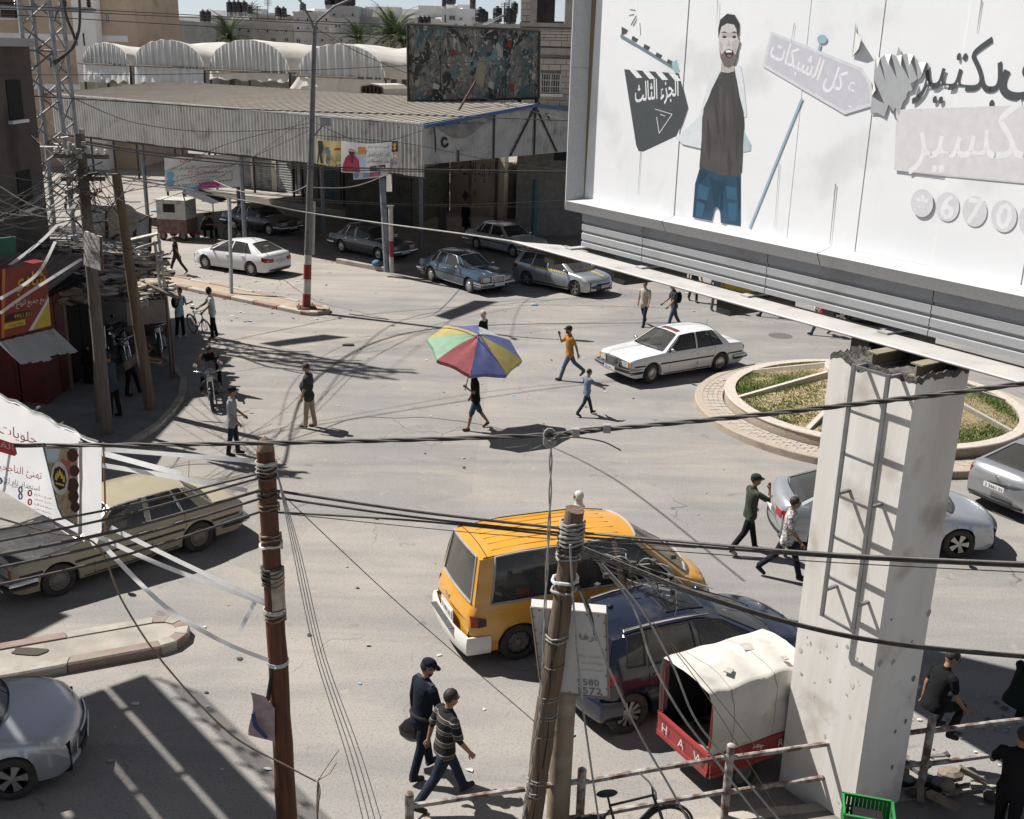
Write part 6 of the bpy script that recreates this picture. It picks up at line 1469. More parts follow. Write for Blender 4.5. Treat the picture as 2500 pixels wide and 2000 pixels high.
for t in (0,.33,.66,1):
 p=r0.lerp(r1,t);m=MB();m.tube([V((p.x,p.y+.1,.1))-sh_o,V((p.x,p.y+.1,2.6))-sh_o],.05,6);m.build('post',WOODP,shk)
m=MB();p=r0.lerp(r1,.62);m.obox(p-sh_o-HZ*.72-V((0,.06,0)),(r1-p),V((0,.05,0)),HZ*.68);m.build('front_board',mat('grey_ply',(.21,.19,.165),.9,col2=(.15,.135,.12),scale=3),shk)
rr=random.Random(9)
JNK=[mat('junk_wood',(.26,.21,.16),.9,col2=(.15,.12,.095),scale=5,bump=.5),mat('junk_tin',(.33,.32,.30),.6,.4,scale=5),mat('junk_sack',(.40,.34,.25),.95,col2=(.30,.25,.18),scale=4,bump=.6),mat('junk_dark',(.07,.06,.055),.9,scale=4),mat('junk_pale',(.45,.41,.35),.9,scale=4)]
jk=MB()
for k in range(420):                        # planks, offcuts, tin and rubble
 a,b=rr.random(),rr.random()**.8;p=r0.lerp(r1,a).lerp(r3.lerp(r2,a),b)-sh_o;L=rr.uniform(.15,1.0);
 jk.box(p+HZ*rr.uniform(.06,.22),(L,rr.uniform(.05,.22),rr.uniform(.02,.10)),rz=rr.gauss(.1,.6),ry=rr.gauss(0,.18),mi=rr.choice((0,0,0,1,2,3,4,4)),rx=rr.gauss(0,.2))
tag(jk.build('rubble',JNK,shk),kind='stuff')
for k in range(5):
 p=r0.lerp(r1,.72+.06*k).lerp(r3.lerp(r2,.8),.18+.05*(k % 2))-sh_o;m=MB();m.ell(p+HZ*.16,(.34,.24,.15),10,6);o=m.build('sack',JNK[2],shk,smooth=180)
# second, lower roof further back with black tank
bk_=thing('long_tin_roof','long low building with dusty ribbed tin roof behind the junk stall','building',(-14.5,36.5,0));bko=V(bk_.location)
q0,q1,q2,q3=G(-120,640,2.8),G(372,628,2.8),G(366,606,3.0),G(-120,556,3.2)
m=MB();w=q1-q0;corrugated(m,q0-bko,(q3-q0).normalized(),w.normalized(),(q3-q0).length,w.length,.22,.035,HZ);m.build('roof',mat('grey_ribbed_roof',(.30,.285,.26),.8,.2,col2=(.22,.21,.19),scale=1.5),bk_)
m=MB();m.obox(V((q0.x,q0.y+.1,0))-bko,V((w.x,w.y,0)),V((-.3,.3,0)),HZ*2.7);m.build('wall',mat('grey_cement_wall',(.28,.26,.235),.9,scale=1.5,bump=.3),bk_)
tank(G(8,574,3.2)+HZ*.1,.62,2.3,'big black water tank at the edge of the tin roof',None)
# white sign panels, back side with rusty frame
wp=thing('sign_panel_backs','row of white sign panels on rusty frame above the tin roof','hoarding',A(290,600,38));wo_=V(wp.location)
for (u0,vt0,vb0),(u1,vt1,vb1) in (((215,498,578),(262,503,590)),((262,503,590),(330,515,602)),((330,515,602),(369,530,614))):
 c4=[A(u0+1,vb0,38)-wo_,A(u1-1,vb1,38)-wo_,A(u1-1,vt1,38)-wo_,A(u0+1,vt0,38)-wo_];m=MB();m.prism(c4,V((0,.04,0)));m.build('panel',mat('white_panel_paint',(.56,.56,.55),.6,col2=(.46,.46,.45),scale=2,dirt=('#6f675c',.4,2)),wp)
 m=MB();m.tube([c4[0]-V((0,.04,0)),c4[3]-V((0,.04,0))],.045,5);m.tube([c4[1]-V((0,.04,0)),c4[2]-V((0,.04,0))],.045,5);m.build('frame_bar',RUST,wp)
for a,b in (((262,590),(360,528)),((215,575),(369,612))): m=MB();m.tube([A(*a,37.9)-wo_,A(*b,37.9)-wo_],.04,5);m.build('frame_bar',RUST,wp)
for u,v in ((222,580),(300,596),(364,612)):
 p=A(u,v,38);m=MB();m.tube([p-wo_,V((p.x,p.y,0))-wo_],.05,5);m.build('leg',RUST,wp)
# steel rack at the corner of the stall
rk=thing('steel_rack','white steel rack standing up from the corner of the junk stall','frame',G(412,790,0)*0+A(410,781,31.0));rko=V(rk.location)
RK=mat('worn_white_steel',(.46,.45,.42),.6,.2,col2=(.30,.27,.24),scale=6)
for a,b in (((386,570),(413,782)),((378,590),(396,745)),((386,570),(300,590)),((392,590),(312,614)),((400,616),(312,632)),((407,642),(310,640)),((413,781),(335,782))):
 m=MB();m.tube([A(*a,31)-rko,A(*b,31.2)-rko],.045,4);m.build('bar',RK,rk)
m=MB();p=A(413,781,31);m.tube([p-rko,V((p.x,p.y,.1))-rko],.05,6);m.build('post',RUST,rk)
# dish
dsh=thing('satellite_dish','round rusty satellite dish behind the leaning pole','satellite dish',A(300,600,33));do_=V(dsh.location)
cdish=A(300,535,33)-do_;R=(V((.55,-1,.15))).to_track_quat('Z','Y').to_matrix().to_4x4();R.translation=cdish
m=MB();m.lathe([(.001,-.10),(.2,-.085),(.4,-.045),(.47,0),(.46,.004),(.2,-.075),(.001,-.09)],28,R);m.build('reflector',mat('dish_paint',(.27,.24,.20),.6,.2,col2=(.20,.17,.14),scale=5),dsh,smooth=60)
m=MB();m.tube([cdish,V((cdish.x,cdish.y+.3,0))],.03,6);m.tube([cdish-HZ*.4,cdish+V((.3,-.5,.05))],.012,5);m.build('mast',STEEL,dsh)
# ================================================================== lattice tower
TW=thing('lattice_tower','tall galvanised steel lattice tower rising through the kiosks','tower',(-15.9,38,0));tw0,tw1,th=.62,.42,17.0
def tp(cx,cy,z): s=tw0+(tw1-tw0)*z/th;return V((cx*s,cy*s,z))
TWM=mat('tower_steel',(.30,.31,.32),.5,.5,col2=(.20,.205,.21),scale=3,dirt=('#4e4238',.5,4))
for cx,cy in ((-1,-1),(1,-1),(1,1),(-1,1)):
 m=MB();m.tube([tp(cx,cy,0),tp(cx,cy,th)],.085,4);m.build('leg',TWM,TW)
nz=22
for k in range(nz):
 z0,z1=th*k/nz,th*(k+1)/nz
 for (a,b) in (((-1,-1),(1,-1)),((1,-1),(1,1)),((1,1),(-1,1)),((-1,1),(-1,-1))):
  m=MB();A_,B_=(a,b) if k % 2 else (b,a);m.tube([tp(*A_,z0),tp(*B_,z1)],.033,4);m.build('diagonal',TWM,TW)
  if k % 4 == 0: m=MB();m.tube([tp(*a,z0),tp(*b,z0)],.03,4);m.build('horizontal',TWM,TW)
for z in (10.6,13.2,15.8):
 m=MB();m.box((0,0,z),(3.4,.14,.14));m.box((0,.3,z),(3.4,.08,.08));m.build('crossarm',TWM,TW)
 for x in (-1.6,-.8,.8,1.6):
  m=MB();m.lathe([(.03,0),(.09,.05),(.05,.09),(.09,.13),(.05,.17),(.08,.22),(.02,.26)],8,Matrix.Translation((x,0,z+.07)));m.build('insulator',mat('brown_porcelain',(.12,.05,.03),.25,scale=5),TW,smooth=60)
for k in range(7): z=3.2+k*.55;m=MB();m.tube([(.4,-.7,z),(1.1+.2*(k % 2),-.75,z+.1)],.018,4);m.build('aerial_rod',TWM,TW)
# poles on the corner
def pole(name,label,base,top,r0,r1,m_,cat='pole',bend=0.0,n=14,rough=.012):
 t=thing(name,label,cat,base);d=V(top)-V(base);mb=MB();pts=[];rs=[]
 for k in range(n+1):
  s=k/n;pts.append(d*s+V((math.sin(s*math.pi)*bend,0,0)));rs.append(r0+(r1-r0)*s)
 mb.tube(pts,rs,14);
 mb.v=[tuple(V(p)+V((noise.noise(V(p)*3+V(base)),noise.noise(V(p)*3+V((9,0,0))),0))*rough) for p in mb.v]
 mb.build('shaft',m_,t,smooth=50);return t,d
p1b,p1t=G(262,1068),A(193,326,26.4);P1,P1d=pole('utility_pole','squared grey wooden utility pole crowded with wires at the kiosk corner',p1b,p1t,.17,.12,WOODP)
m=MB();m.box(P1d*.93,(1.3,.1,.1));m.build('crossarm',WOODP,P1);m=MB();m.box(P1d*.86,(1.0,.1,.1),rz=.3);m.build('crossarm',WOODP,P1)
for k in range(7):
 m=MB();m.lathe([(.02,0),(.05,.04),(.03,.07),(.05,.10),(.02,.14)],8,Matrix.Translation(P1d*.93+V((-.6+k*.2,0,.05))));m.build('insulator',mat('white_porcelain',(.6,.58,.55),.3),P1,smooth=60)
p2b,p2t=G(369,1008),A(283,424,28.0);P2,P2d=pole('utility_pole','leaning rust stained wooden utility pole right of the grey one',p2b,p2t,.16,.115,WOODB)
pole('street_pipe','thin wooden prop pole tied beside the grey utility pole',G(243,1040),A(225,700,26.6),.09,.07,WOODP)
# boards tied to the poles
bd=thing('street_board','white handwritten board tied to the grey utility pole','sign',A(226,655,26.0));bdo=V(bd.location)
c4=[A(204,647,26.0)-bdo,A(249,662,25.6)-bdo,A(246,578,25.6)-bdo,A(205,564,26.0)-bdo];m=MB();m.prism(c4,V((.02,.05,0)));m.build('board',mat('chipped_white_board',(.5,.5,.47),.8,col2=(.36,.35,.32),scale=4),bd)
m=MB();m.tube([c4[1],c4[2]],.035,4);m.build('edge_post',RUST,bd)
for k in range(6): writing('handwriting',['خضار وفواكه','طازجة','اسعار','مميزة','يوميا','رفح'][k],(c4[0].lerp(c4[3],.88-.14*k)+c4[1].lerp(c4[2],.88-.14*k))/2,c4[1]-c4[0],HZ,.11,flat('brown_paint',(.10,.06,.04)),bd,off=.008,width=.36)
bd=thing('street_board','small grey street name board nailed to the leaning pole','sign',A(341,750,28.6));bdo=V(bd.location);c4=[A(u,v,28.4)-bdo for u,v in ((323,746),(361,731),(360,748),(324,762))];m=MB();m.prism(c4,V((0,.03,0)));m.build('board',GALV,bd)
writing('street_name','شارع عثمان',(c4[0]+c4[2])/2,c4[1]-c4[0],c4[0]-c4[3],.1,WHP,bd,off=.01,width=.36)
# house added at the left edge to lay shade over the kiosk corner
hs_=thing('added_shade_house','dark shaded rendered house at the left edge behind the kiosks','building',(-16.0,28.5,0))
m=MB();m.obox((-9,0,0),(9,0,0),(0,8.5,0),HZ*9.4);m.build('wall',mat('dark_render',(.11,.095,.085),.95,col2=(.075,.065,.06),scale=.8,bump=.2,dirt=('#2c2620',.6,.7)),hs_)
for y in (1.2,4.4,7.0):
 for z in (4.4,7.2): m=MB();m.obox((-.02,y-.5,z),(.05,0,0),(0,1.0,0),HZ*1.2);w=m.build('window',DARKO,hs_);m=MB();m.obox((-.02,y-.6,z-.12),(.16,0,0),(0,1.2,0),HZ*.1);m.build('sill',WHR,w)
m=MB();m.obox((-9.1,-.1,9.4),(9.25,0,0),(0,8.7,0),HZ*.25);m.build('parapet',BLK,hs_)
# tarpaulin market tent far left
tt=thing('market_tent','pale tarpaulin market tent at the far left edge','tent',A(0,450,52));to=V(tt.location)
m=MB();m.grid([[A(u,v+8*math.sin(u*.13),Y)-to for u in (-120,-60,0,40,72)] for v,Y in ((380,56),(398,54),(418,52),(440,51.5))]);m.build('sheet',TARP,tt,smooth=180)
for u in (-60,20,68): p=A(u,400,53);m=MB();m.tube([p-to,V((p.x,p.y,0))-to],.05,5);m.build('pole',STEEL,tt)
wl_=thing('white_yard_wall','white painted yard wall between black tank and lattice tower','wall',G(60,590));wlo=V(wl_.location)
m=MB();m.obox(A(-100,560,46)-wlo-HZ*1.5,A(78,560,46)-A(-100,560,46),V((0,.2,0)),HZ*(A(40,464,46).z-A(40,560,46).z+1.5));m.build('face',WHITEW,wl_)
# ================================================================== people
import numpy as np
SKINM=mat('skin',(.30,.165,.10),.6,col2=(.26,.14,.085),scale=6,spec=.35)
SKIND=mat('skin_tanned',(.21,.115,.07),.6,col2=(.18,.10,.06),scale=6,spec=.35)
HAIRM=mat('black_hair',(.014,.012,.011),.6,col2=(.03,.025,.02),scale=30,bump=.6,bscale=60)
HAIRB=mat('brown_hair',(.045,.028,.018),.6,scale=30,bump=.5,bscale=60)
EYEM=flat('eye_dark',(.01,.01,.01),.3);LIPM=flat('lip',(.20,.07,.055),.6)
def cloth(name,c,amt=.3): return mat('cloth_'+name,c,.9,col2=tuple(x*.72 for x in lin(c)),scale=4.5,amt=.9,bump=.9,bscale=8,spec=.15)
def striped(name,base,stripes):
 """fabric with woven horizontal stripes"""
 m=mat('cloth_'+name,base,.9,scale=5,spec=.15,bump=.4,bscale=12);nt=m.node_tree;N,L=nt.nodes,nt.links;b=N['Principled BSDF']
 if N.get('stripe'): return m
 src=b.inputs['Base Color'].links[0].from_socket
 tc=N.new('ShaderNodeTexCoord');sp=N.new('ShaderNodeSeparateXYZ');L.new(tc.outputs['Object'],sp.inputs[0])
 for per,w,col,ph in stripes:
  a=N.new('ShaderNodeMath');a.operation='ADD';a.inputs[1].default_value=ph;L.new(sp.outputs[2],a.inputs[0])
  f=N.new('ShaderNodeMath');f.operation='PINGPONG';f.inputs[1].default_value=per/2;L.new(a.outputs[0],f.inputs[0]);f.name='stripe'
  g=N.new('ShaderNodeMath');g.operation='LESS_THAN';g.inputs[1].default_value=w;L.new(f.outputs[0],g.inputs[0])
  mx=N.new('ShaderNodeMix');mx.data_type='RGBA';L.new(g.outputs[0],mx.inputs[0]);L.new(src,mx.inputs[6]);mx.inputs[7].default_value=(*col,1);src=mx.outputs[2]
 L.new(src,b.inputs['Base Color']);return m
def dirv(a,b=0.0): return V((math.sin(a),0,-math.cos(a)))
R_=math.radians
def person(label,foot,heading,h=1.73,shirt=None,trousers=None,shoes=None,skin=SKINM,lean=4,legs=((14,6),(-16,14)),arms=((14,10,18),(-16,10,18)),head=(0,0),hair='short',hairm=HAIRM,
           sleeve=.62,shorts=False,belly=0.0,robe=None,vox=.017,group=None,sit=None,build=1.0,beard=False,twist=0,zoff=0.0,name='person',clip=None):
 """one walking, standing or sitting figure. legs: (hip swing, knee bend) left, right; arms: (swing, spread, elbow) left, right; head: (turn, nod)"""
 shirt=shirt or cloth('grey',(.2,.2,.2));trousers=trousers or cloth('dark',(.03,.03,.035));shoes=shoes or flat('shoe_black',(.02,.02,.02))
 k=h/1.75;mb=MB();prims=[];lab={'skin': 0,'shirt': 1,'trousers': 2,'shoes': 3}
 def cap(a,b,ra,rb,l): prims.append((np.array(a,float),np.array(b,float),ra,rb,lab[l]))
 def limb(pts,rs,l,n=12): mb.tube(pts,rs,n);[cap(a,b,ra,rb,l) for a,b,ra,rb in zip(pts,pts[1:],rs,rs[1:])]
 hipz=.93;pel=V((0,0,hipz));ln=R_(lean)
 Rl=Matrix.Rotation(ln,3,'Y') @ Matrix.Rotation(R_(twist),3,'Z')
 def tor(p): return pel+Rl @ (V(p)-pel)
 # torso as one loft: trunk, shoulders, neck
 rings=[(.83,.128,.175),(.90,.132,.178),(.97,.122,.168),(1.06,.116+belly*.7,.156+belly*.4),(1.14,.118+belly,.160+belly*.4),(1.24,.120+belly*.3,.172),(1.33,.118,.184),(1.40,.104,.180),(1.445,.080,.135),(1.475,.062,.075)]
 P=[]
 for z,rx,ry in rings:
  P.append([tor((rx*build*math.cos(w)+(.02+belly*.6 if .95 < z < 1.3 and belly else .0),ry*build*math.sin(w),z)) for w in [2*math.pi*j/18 for j in range(18)]])
 mb.grid(P,closed=True);mb.poly(P[0][::-1]);mb.poly(P[-1])
 for (z,rx,ry),(z2,rx2,ry2) in zip(rings[:-1],rings[1:]):
  for y in (-.08,0,.08): cap(tor((0,y,z)),tor((0,y,z2)),max(rx,ry*.62),max(rx2,ry2*.62),'shirt')
 nk0,nk1=tor((0,0,1.44)),tor((.012,0,1.56));limb([nk0,nk1],[.060,.052],'skin')
 hc=tor((.03,0,1.645));Rh=Rl @ Matrix.Rotation(R_(head[0]),3,'Z') @ Matrix.Rotation(R_(head[1]),3,'Y')
 def hd(p): return hc+Rh @ V(p)
 mb.ell(hc,(.098,.078,.108),14,10,M=Rh);mb.ell(hd((.028,0,-.062)),(.068,.056,.062),12,8,M=Rh);mb.ell(hd((.1,0,-.012)),(.02,.014,.026),8,6,M=Rh)
 for s in (1,-1): mb.ell(hd((-.005,s*.078,-.01)),(.022,.012,.034),8,6,M=Rh)
 cap(hd((0,0,.0)),hd((.02,0,-.06)),.1,.07,'skin')
 extras=MB()
 # arms
 hands=[]
 for s,(sw,sp,el) in ((1,arms[0]),(-1,arms[1])):
  sh=tor((0,s*.178*build,1.405));a=R_(sw);b=R_(sp)
  u=V((math.sin(a)*math.cos(b),s*math.sin(b),-math.cos(a)*math.cos(b)));e=sh+u*.29
  a2=R_(sw+el);b2=R_(sp*.5 if el < 60 else -sp*.6);f=V((math.sin(a2)*math.cos(b2),s*math.sin(b2),-math.cos(a2)*math.cos(b2)));w=e+f*.25
  mb.ell(sh-V((0,s*.01,.005)),(.062,.058,.060),10,8);cap(sh,sh,.066,.066,'shirt')
  if sleeve >= 1:
   limb([sh,e],[.062*build,.052*build],'shirt');q=e.lerp(w,min(1,sleeve-1));limb([e,q],[.052,.045],'shirt');limb([e,w],[.040,.028],'skin')
  else:
   q=sh.lerp(e,sleeve);limb([sh,q],[.066*build,.064*build],'shirt');limb([sh,e,w],[.050,.042,.029],'skin')
  limb([w,w+f*.05,w+f*.09],[.028,.036,.030],'skin')
  side=f.cross(V((1,0,0)) if abs(f.x) < .8 else V((0,0,1))).normalized();palm=side.cross(f).normalized()
  for j in range(4):                       # fingers and thumb, unequal, softly curled
   o=w+f*.075+palm*(-.027+.018*j);Lf=(.066,.076,.072,.056)[j];cu=side*(.018 if s > 0 else -.018)
   extras.tube([o,o+f*Lf*.5+cu*.35,o+f*Lf*.92+cu*1.3],[.0095,.009,.0065],6)
  o=w+f*.03+palm*-.03;extras.tube([o,o+f*.03-palm*.022,o+f*.06-palm*.028],[.011,.010,.008],6)
  hands.append((w+f*.09,f,side))
 # legs
 feet=[]
 for s,(hs,kn) in ((1,legs[0]),(-1,legs[1])):
  hp=V((0,s*.088,.92));t=dirv(R_(hs));kp=hp+t*.42;sdir=dirv(R_(hs-kn));an=kp+sdir*.42
  if sit: out=sit;t=V((math.cos(R_(out[0])),s*math.sin(R_(out[1])),-math.sin(R_(out[0])))).normalized();kp=hp+t*.42;sdir=V((math.sin(R_(out[2])),0,-math.cos(R_(out[2]))));an=kp+sdir*.42
  if shorts:
   limb([hp,hp.lerp(kp,.75),kp.lerp(an,.06)],[.096*build,.084,.080],'trousers');limb([kp,kp.lerp(an,.35),an],[.052,.055,.036],'skin')
  else: limb([hp,hp.lerp(kp,.5),kp,kp.lerp(an,.45),an+sdir*.02],[.098*build,.086*build,.066*build,.062*build,.058*build],'trousers')
  mb.ell(hp,(.1,.1,.1),10,8);cap(hp,hp,.1,.1,'trousers')
  fd=V((1,0,0));tip=R_(max(-35,min(40,-(hs-kn)*.8))) if hs < 0 else R_(min(20,hs-kn)*.6);fd=V((math.cos(tip),0,math.sin(tip)*(-1 if hs < 0 else 1)))
  limb([an-fd*.05-HZ*.045,an+fd*.05-HZ*.05,an+fd*.17-HZ*.062],[.044,.046,.036],'shoes');feet.append(an)
 if robe:
  z0=robe;P=[]
  for z,rx,ry in ((z0,.24,.27),(.5,.20,.235),(.9,.15,.195),(1.2,.135,.185),(1.4,.11,.17)): P.append([tor((rx*math.cos(w)+.012*math.sin(5*w),ry*math.sin(w),z)) for w in [2*math.pi*j/20 for j in range(20)]])
  mb.grid(P,closed=True);mb.poly(P[0][::-1]);mb.poly(P[-1])
  for i in range(4): cap((0,0,[z0,.5,.9,1.2,1.4][i]),(0,0,[z0,.5,.9,1.2,1.4][i+1]),.29,.24,'shirt')
 me0=mb.mesh('tmp');ob=bpy.data.objects.new('tmp',me0)
 md=ob.modifiers.new('r','REMESH');md.mode='VOXEL';md.voxel_size=vox;ms=ob.modifiers.new('s','SMOOTH');ms.iterations=3;ms.factor=.5
 me=baked(ob);bpy.data.objects.remove(ob);bpy.data.meshes.remove(me0)
 nf=len(me.polygons);cen=np.empty(nf*3);me.polygons.foreach_get('center',cen);cen=cen.reshape(-1,3)
 best=np.full(nf,1e9);idx=np.zeros(nf,int)
 for a,b,ra,rb,l in prims:
  ab=b-a;L2=ab@ab;t=np.clip(((cen-a)@ab)/L2,0,1) if L2 > 1e-12 else np.zeros(nf)
  d=np.linalg.norm(cen-(a+t[:,None]*ab),axis=1)-(ra+(rb-ra)*t);mk=d < best;best[mk]=d[mk];idx[mk]=l
 nh=np.array(hd((0,0,-.05)));far_=np.linalg.norm(cen-nh,axis=1) < .15;idx[far_ & (cen[:,2] > nh[2]-.075)]=0
 vs=np.empty(len(me.vertices)*3);me.vertices.foreach_get('co',vs);vs=vs.reshape(-1,3)
 # append fingers, eyes, mouth to the same mesh
 ev,ef,em=list(extras.v),list(extras.f),[0]*len(extras.f)
 fx=MB()
 for s in (1,-1): fx.ell(hd((.092,s*.032,.012)),(.010,.013,.008),6,4,mi=4,M=Rh);fx.tube([hd((.096,s*.018,.034)),hd((.088,s*.05,.036))],.006,5,mi=5)
 fx.tube([hd((.092,-.022,-.062)),hd((.098,0,-.062)),hd((.092,.022,-.062))],.006,5,mi=6)
 if beard: fx.ell(hd((.040,0,-.082)),(.062,.058,.052),12,8,mi=5,M=Rh)
 V_=[tuple(p) for p in vs];base=len(V_);F_=[tuple(p.vertices) for p in me.polygons];I_=list(map(int,idx))
 for src in (extras,fx):
  base=len(V_);V_ += src.v;F_ += [[i+base for i in f] for f in src.f];I_ += (list(src.m) if src is fx else [0]*len(src.f))
 zmin=min(p[2] for p in V_);
 if sit: zmin=0.0
 V_=[(x*k,y*k,(z-zmin)*k) for x,y,z in V_]
 m2=bpy.data.meshes.new('person');m2.from_pydata(V_,[],F_)
 for m_ in (skin,shirt,trousers,shoes,EYEM,hairm,LIPM): m2.materials.append(m_)
 m2.polygons.foreach_set('material_index',I_);m2.polygons.foreach_set('use_smooth',[True]*len(F_));bpy.data.meshes.remove(me)
 root=link(name,m2,None,V(foot)+V((0,0,zoff)));root.rotation_euler=(0,0,R_(heading));tag(root,label,'person',group)
 X=lambda p: (V(p)-HZ*zmin)*k
 H=lambda p: X(hd(p))
 if sleeve < 1: q=MB();q.tube([X(tor((.066*math.cos(w),.066*math.sin(w),1.468+.012*math.cos(w)*-1))) for w in [k_*math.pi/6 for k_ in range(13)]],.016*k,6);q.build('collar',shirt,root,smooth=60)
 # hair or headgear as children
 q=MB()
 if hair in ('short','cap','bushy'):
  g=1.0 if hair != 'bushy' else 1.14
  q.ell(H((-.014,0,.022)),(.102*g*k,.086*g*k,.106*g*k),14,10,M=Rh);
  q.v=[p if Rh.inverted() @ (V(p)-H((0,0,0))) and not ((Rh.inverted() @ (V(p)-H((0,0,0)))).x > .066*k and (Rh.inverted() @ (V(p)-H((0,0,0)))).z < .062*k) else tuple(H((.04,(Rh.inverted() @ (V(p)-H((0,0,0)))).y/k*.8,(Rh.inverted() @ (V(p)-H((0,0,0)))).z/k))) for p in q.v]
  q.build('hair',hairm,root,smooth=180)
 if hair == 'cap':
  q=MB();q.ell(H((-.004,0,.056)),(.110*k,.092*k,.074*k),14,8,M=Rh);
  P=[[H((.085+.085*t*math.cos(w),(.07+.012*t)*math.sin(w)*1.05,.052-.018*t)) for w in [-1.35+2.7*j/8 for j in range(9)]] for t in (0,.5,1)];q.grid(P);q.grid([[p-HZ*.008 for p in r] for r in P],flip=True);q.build('cap',clip or cloth('cap_black',(.02,.02,.02)),root,smooth=60)
 if hair == 'hijab':
  q=MB();q.ell(H((-.018,0,.018)),(.118*k,.100*k,.124*k),16,10,M=Rh);
  q.v=[p if not (Rh.inverted() @ (V(p)-H((0,0,0)))).x > .062*k or (Rh.inverted() @ (V(p)-H((0,0,0)))).z > .075*k else tuple(H((.02,(Rh.inverted() @ (V(p)-H((0,0,0)))).y/k,(Rh.inverted() @ (V(p)-H((0,0,0)))).z/k))) for p in q.v]
  P=[]
  for z,rx,ry in ((-.06,.10,.085),(-.12,.088,.082),(-.19,.105,.14),(-.28,.125,.19),(-.36,.12,.185)): P.append([H((rx*math.cos(w)-.012,ry*math.sin(w),z+.015*math.sin(3*w))) for w in [2*math.pi*j/18 for j in range(18)]])
  q.grid(P[::-1],closed=True);q.build('headscarf',clip,root,smooth=180)
 return root,X,hands,tor
def backpack(root,X,tor,m):
 q=MB();q.ell(X(tor((-.19,0,1.20))),(.10,.15,.22),12,9);q.build('backpack',m,root,smooth=180)
 for s in (1,-1): q=MB();q.tube([X(tor((-.13,s*.10,1.38))),X(tor((-.02,s*.115,1.475))),X(tor((.10,s*.12,1.36))),X(tor((.05,s*.165,1.12))),X(tor((-.12,s*.12,1.04)))],.02,6);q.build('strap',m,root,smooth=60)
GR='people walking in the square'
JEAN,JEAND=cloth('jeans',(.10,.135,.175)),cloth('dark_jeans',(.03,.04,.06));BLK_=cloth('black',(.012,.012,.013));SHW=flat('white_shoes',(.55,.54,.51));SHB=flat('shoe_black',(.02,.02,.02));SAN=flat('brown_sandal',(.10,.045,.03))
person('man in dark grey tee striding left behind the white saloon',G(433,670),178,1.70,cloth('charcoal',(.035,.038,.037)),cloth('dark_olive',(.04,.038,.032)),SHW,lean=2,legs=((22,4),(-24,12)),arms=((-34,10,10),(30,10,12)),hairm=HAIRB,group=GR)
r=person('boy in pale blue shirt with backpack covering his face',G(442,824),-25,1.72,cloth('pale_blue',(.32,.42,.47)),BLK_,SHW,lean=5,legs=((5,3),(-5,5)),arms=((20,8,95),(95,12,105)),head=(-15,25),group=GR);backpack(r[0],r[1],r[3],BLK_)
person('youth in white tee with black sleeves holding the bicycle',G(522,826),205,1.75,cloth('white',(.56,.57,.58)),BLK_,flat('grey_shoe',(.12,.12,.12)),lean=4,legs=((6,4),(-6,4)),arms=((26,16,24),(30,14,30)),head=(-60,0),hair='bushy',group=GR)
person('man in grey short sleeved shirt, jeans and black cap standing',G(572,1112),5,1.74,cloth('light_grey',(.30,.31,.33)),JEAND,SHB,lean=1,legs=((7,3),(-7,3)),arms=((8,10,40),(4,12,35)),head=(20,0),hair='cap',sleeve=.8,group=GR)
person('stout man in dark polo and khaki trousers looking down',G(757,1044),172,1.74,cloth('dark_green_grey',(.045,.05,.048)),cloth('khaki',(.36,.30,.21)),SAN,lean=2,legs=((8,3),(-6,3)),arms=((4,10,14),(-4,12,14)),head=(0,22),belly=.06,build=1.08,sleeve=.8,hairm=HAIRB,group=GR,vox=.015)
person('woman in black coat and pale patterned headscarf above the parasol',G(1180,880),150,1.62,BLK_,BLK_,SHB,lean=2,legs=((8,3),(-8,5)),arms=((10,8,60),(5,8,20)),hair='hijab',clip=mat('cloth_scarf_print',(.50,.44,.42),.9,col2=(.30,.26,.25),scale=60,amt=.7),robe=.12,sleeve=1.9,group=GR)
q=person('man in black tee and jean shorts carrying the parasol',G(1160,1048),200,1.70,BLK_,cloth('jean_shorts',(.05,.075,.095)),SAN,lean=3,legs=((20,8),(-20,16)),arms=((20,8,110),(-14,10,40)),shorts=True,group=GR)
PARA=V(q[0].location)
person('man in orange polo and cap phoning as he walks',G(1388,926),195,1.74,cloth('orange',(.46,.22,.06)),JEAN,SAN,skin=SKIND,lean=2,legs=((24,6),(-28,22)),arms=((-30,12,16),(42,12,120)),hair='cap',clip=cloth('cap_dark',(.03,.027,.025)),sleeve=.75,beard=True,group=GR,vox=.015)
person('small boy in blue denim shirt pointing to the right',G(1430,1014),25,1.36,cloth('denim_blue',(.16,.21,.28)),JEAND,SHB,lean=3,legs=((24,8),(-20,16)),arms=((20,14,10),(46,22,20)),group=GR,sleeve=.9,vox=.015)
person('young man in beige shirt walking below the grey beam',G(1570,796),-120,1.70,cloth('beige',(.48,.44,.36)),JEAND,SHB,lean=2,legs=((14,5),(-18,18)),arms=((12,12,26),(-14,12,22)),sleeve=.75,group=GR)
r=person('man with black backpack half hidden behind the white saloon',G(1642,806),190,1.76,cloth('slate',(.055,.06,.065)),cloth('blue_jeans',(.055,.085,.12)),SHB,lean=6,legs=((18,6),(-16,14)),arms=((16,10,30),(20,10,30)),head=(0,15),group=GR);backpack(r[0],r[1],r[3],BLK_)
UG='people seen below the billboard'
person('person in dark trousers standing just below the cladding panel',G(1692,737),-80,1.72,cloth('dark_shirt',(.05,.05,.055)),JEAND,SHB,group=UG)
person('person in washed grey jeans between beam and cladding',G(1745,760),-70,1.74,cloth('teal_print',(.10,.16,.17)),cloth('grey_jeans',(.14,.16,.17)),SHB,legs=((7,3),(-7,3)),group=UG)
person('person whose striding shoe shows below the beam',G(1872,772),185,1.72,cloth('brick',(.25,.08,.06)),JEAND,SHB,legs=((24,5),(-24,15)),group=UG)
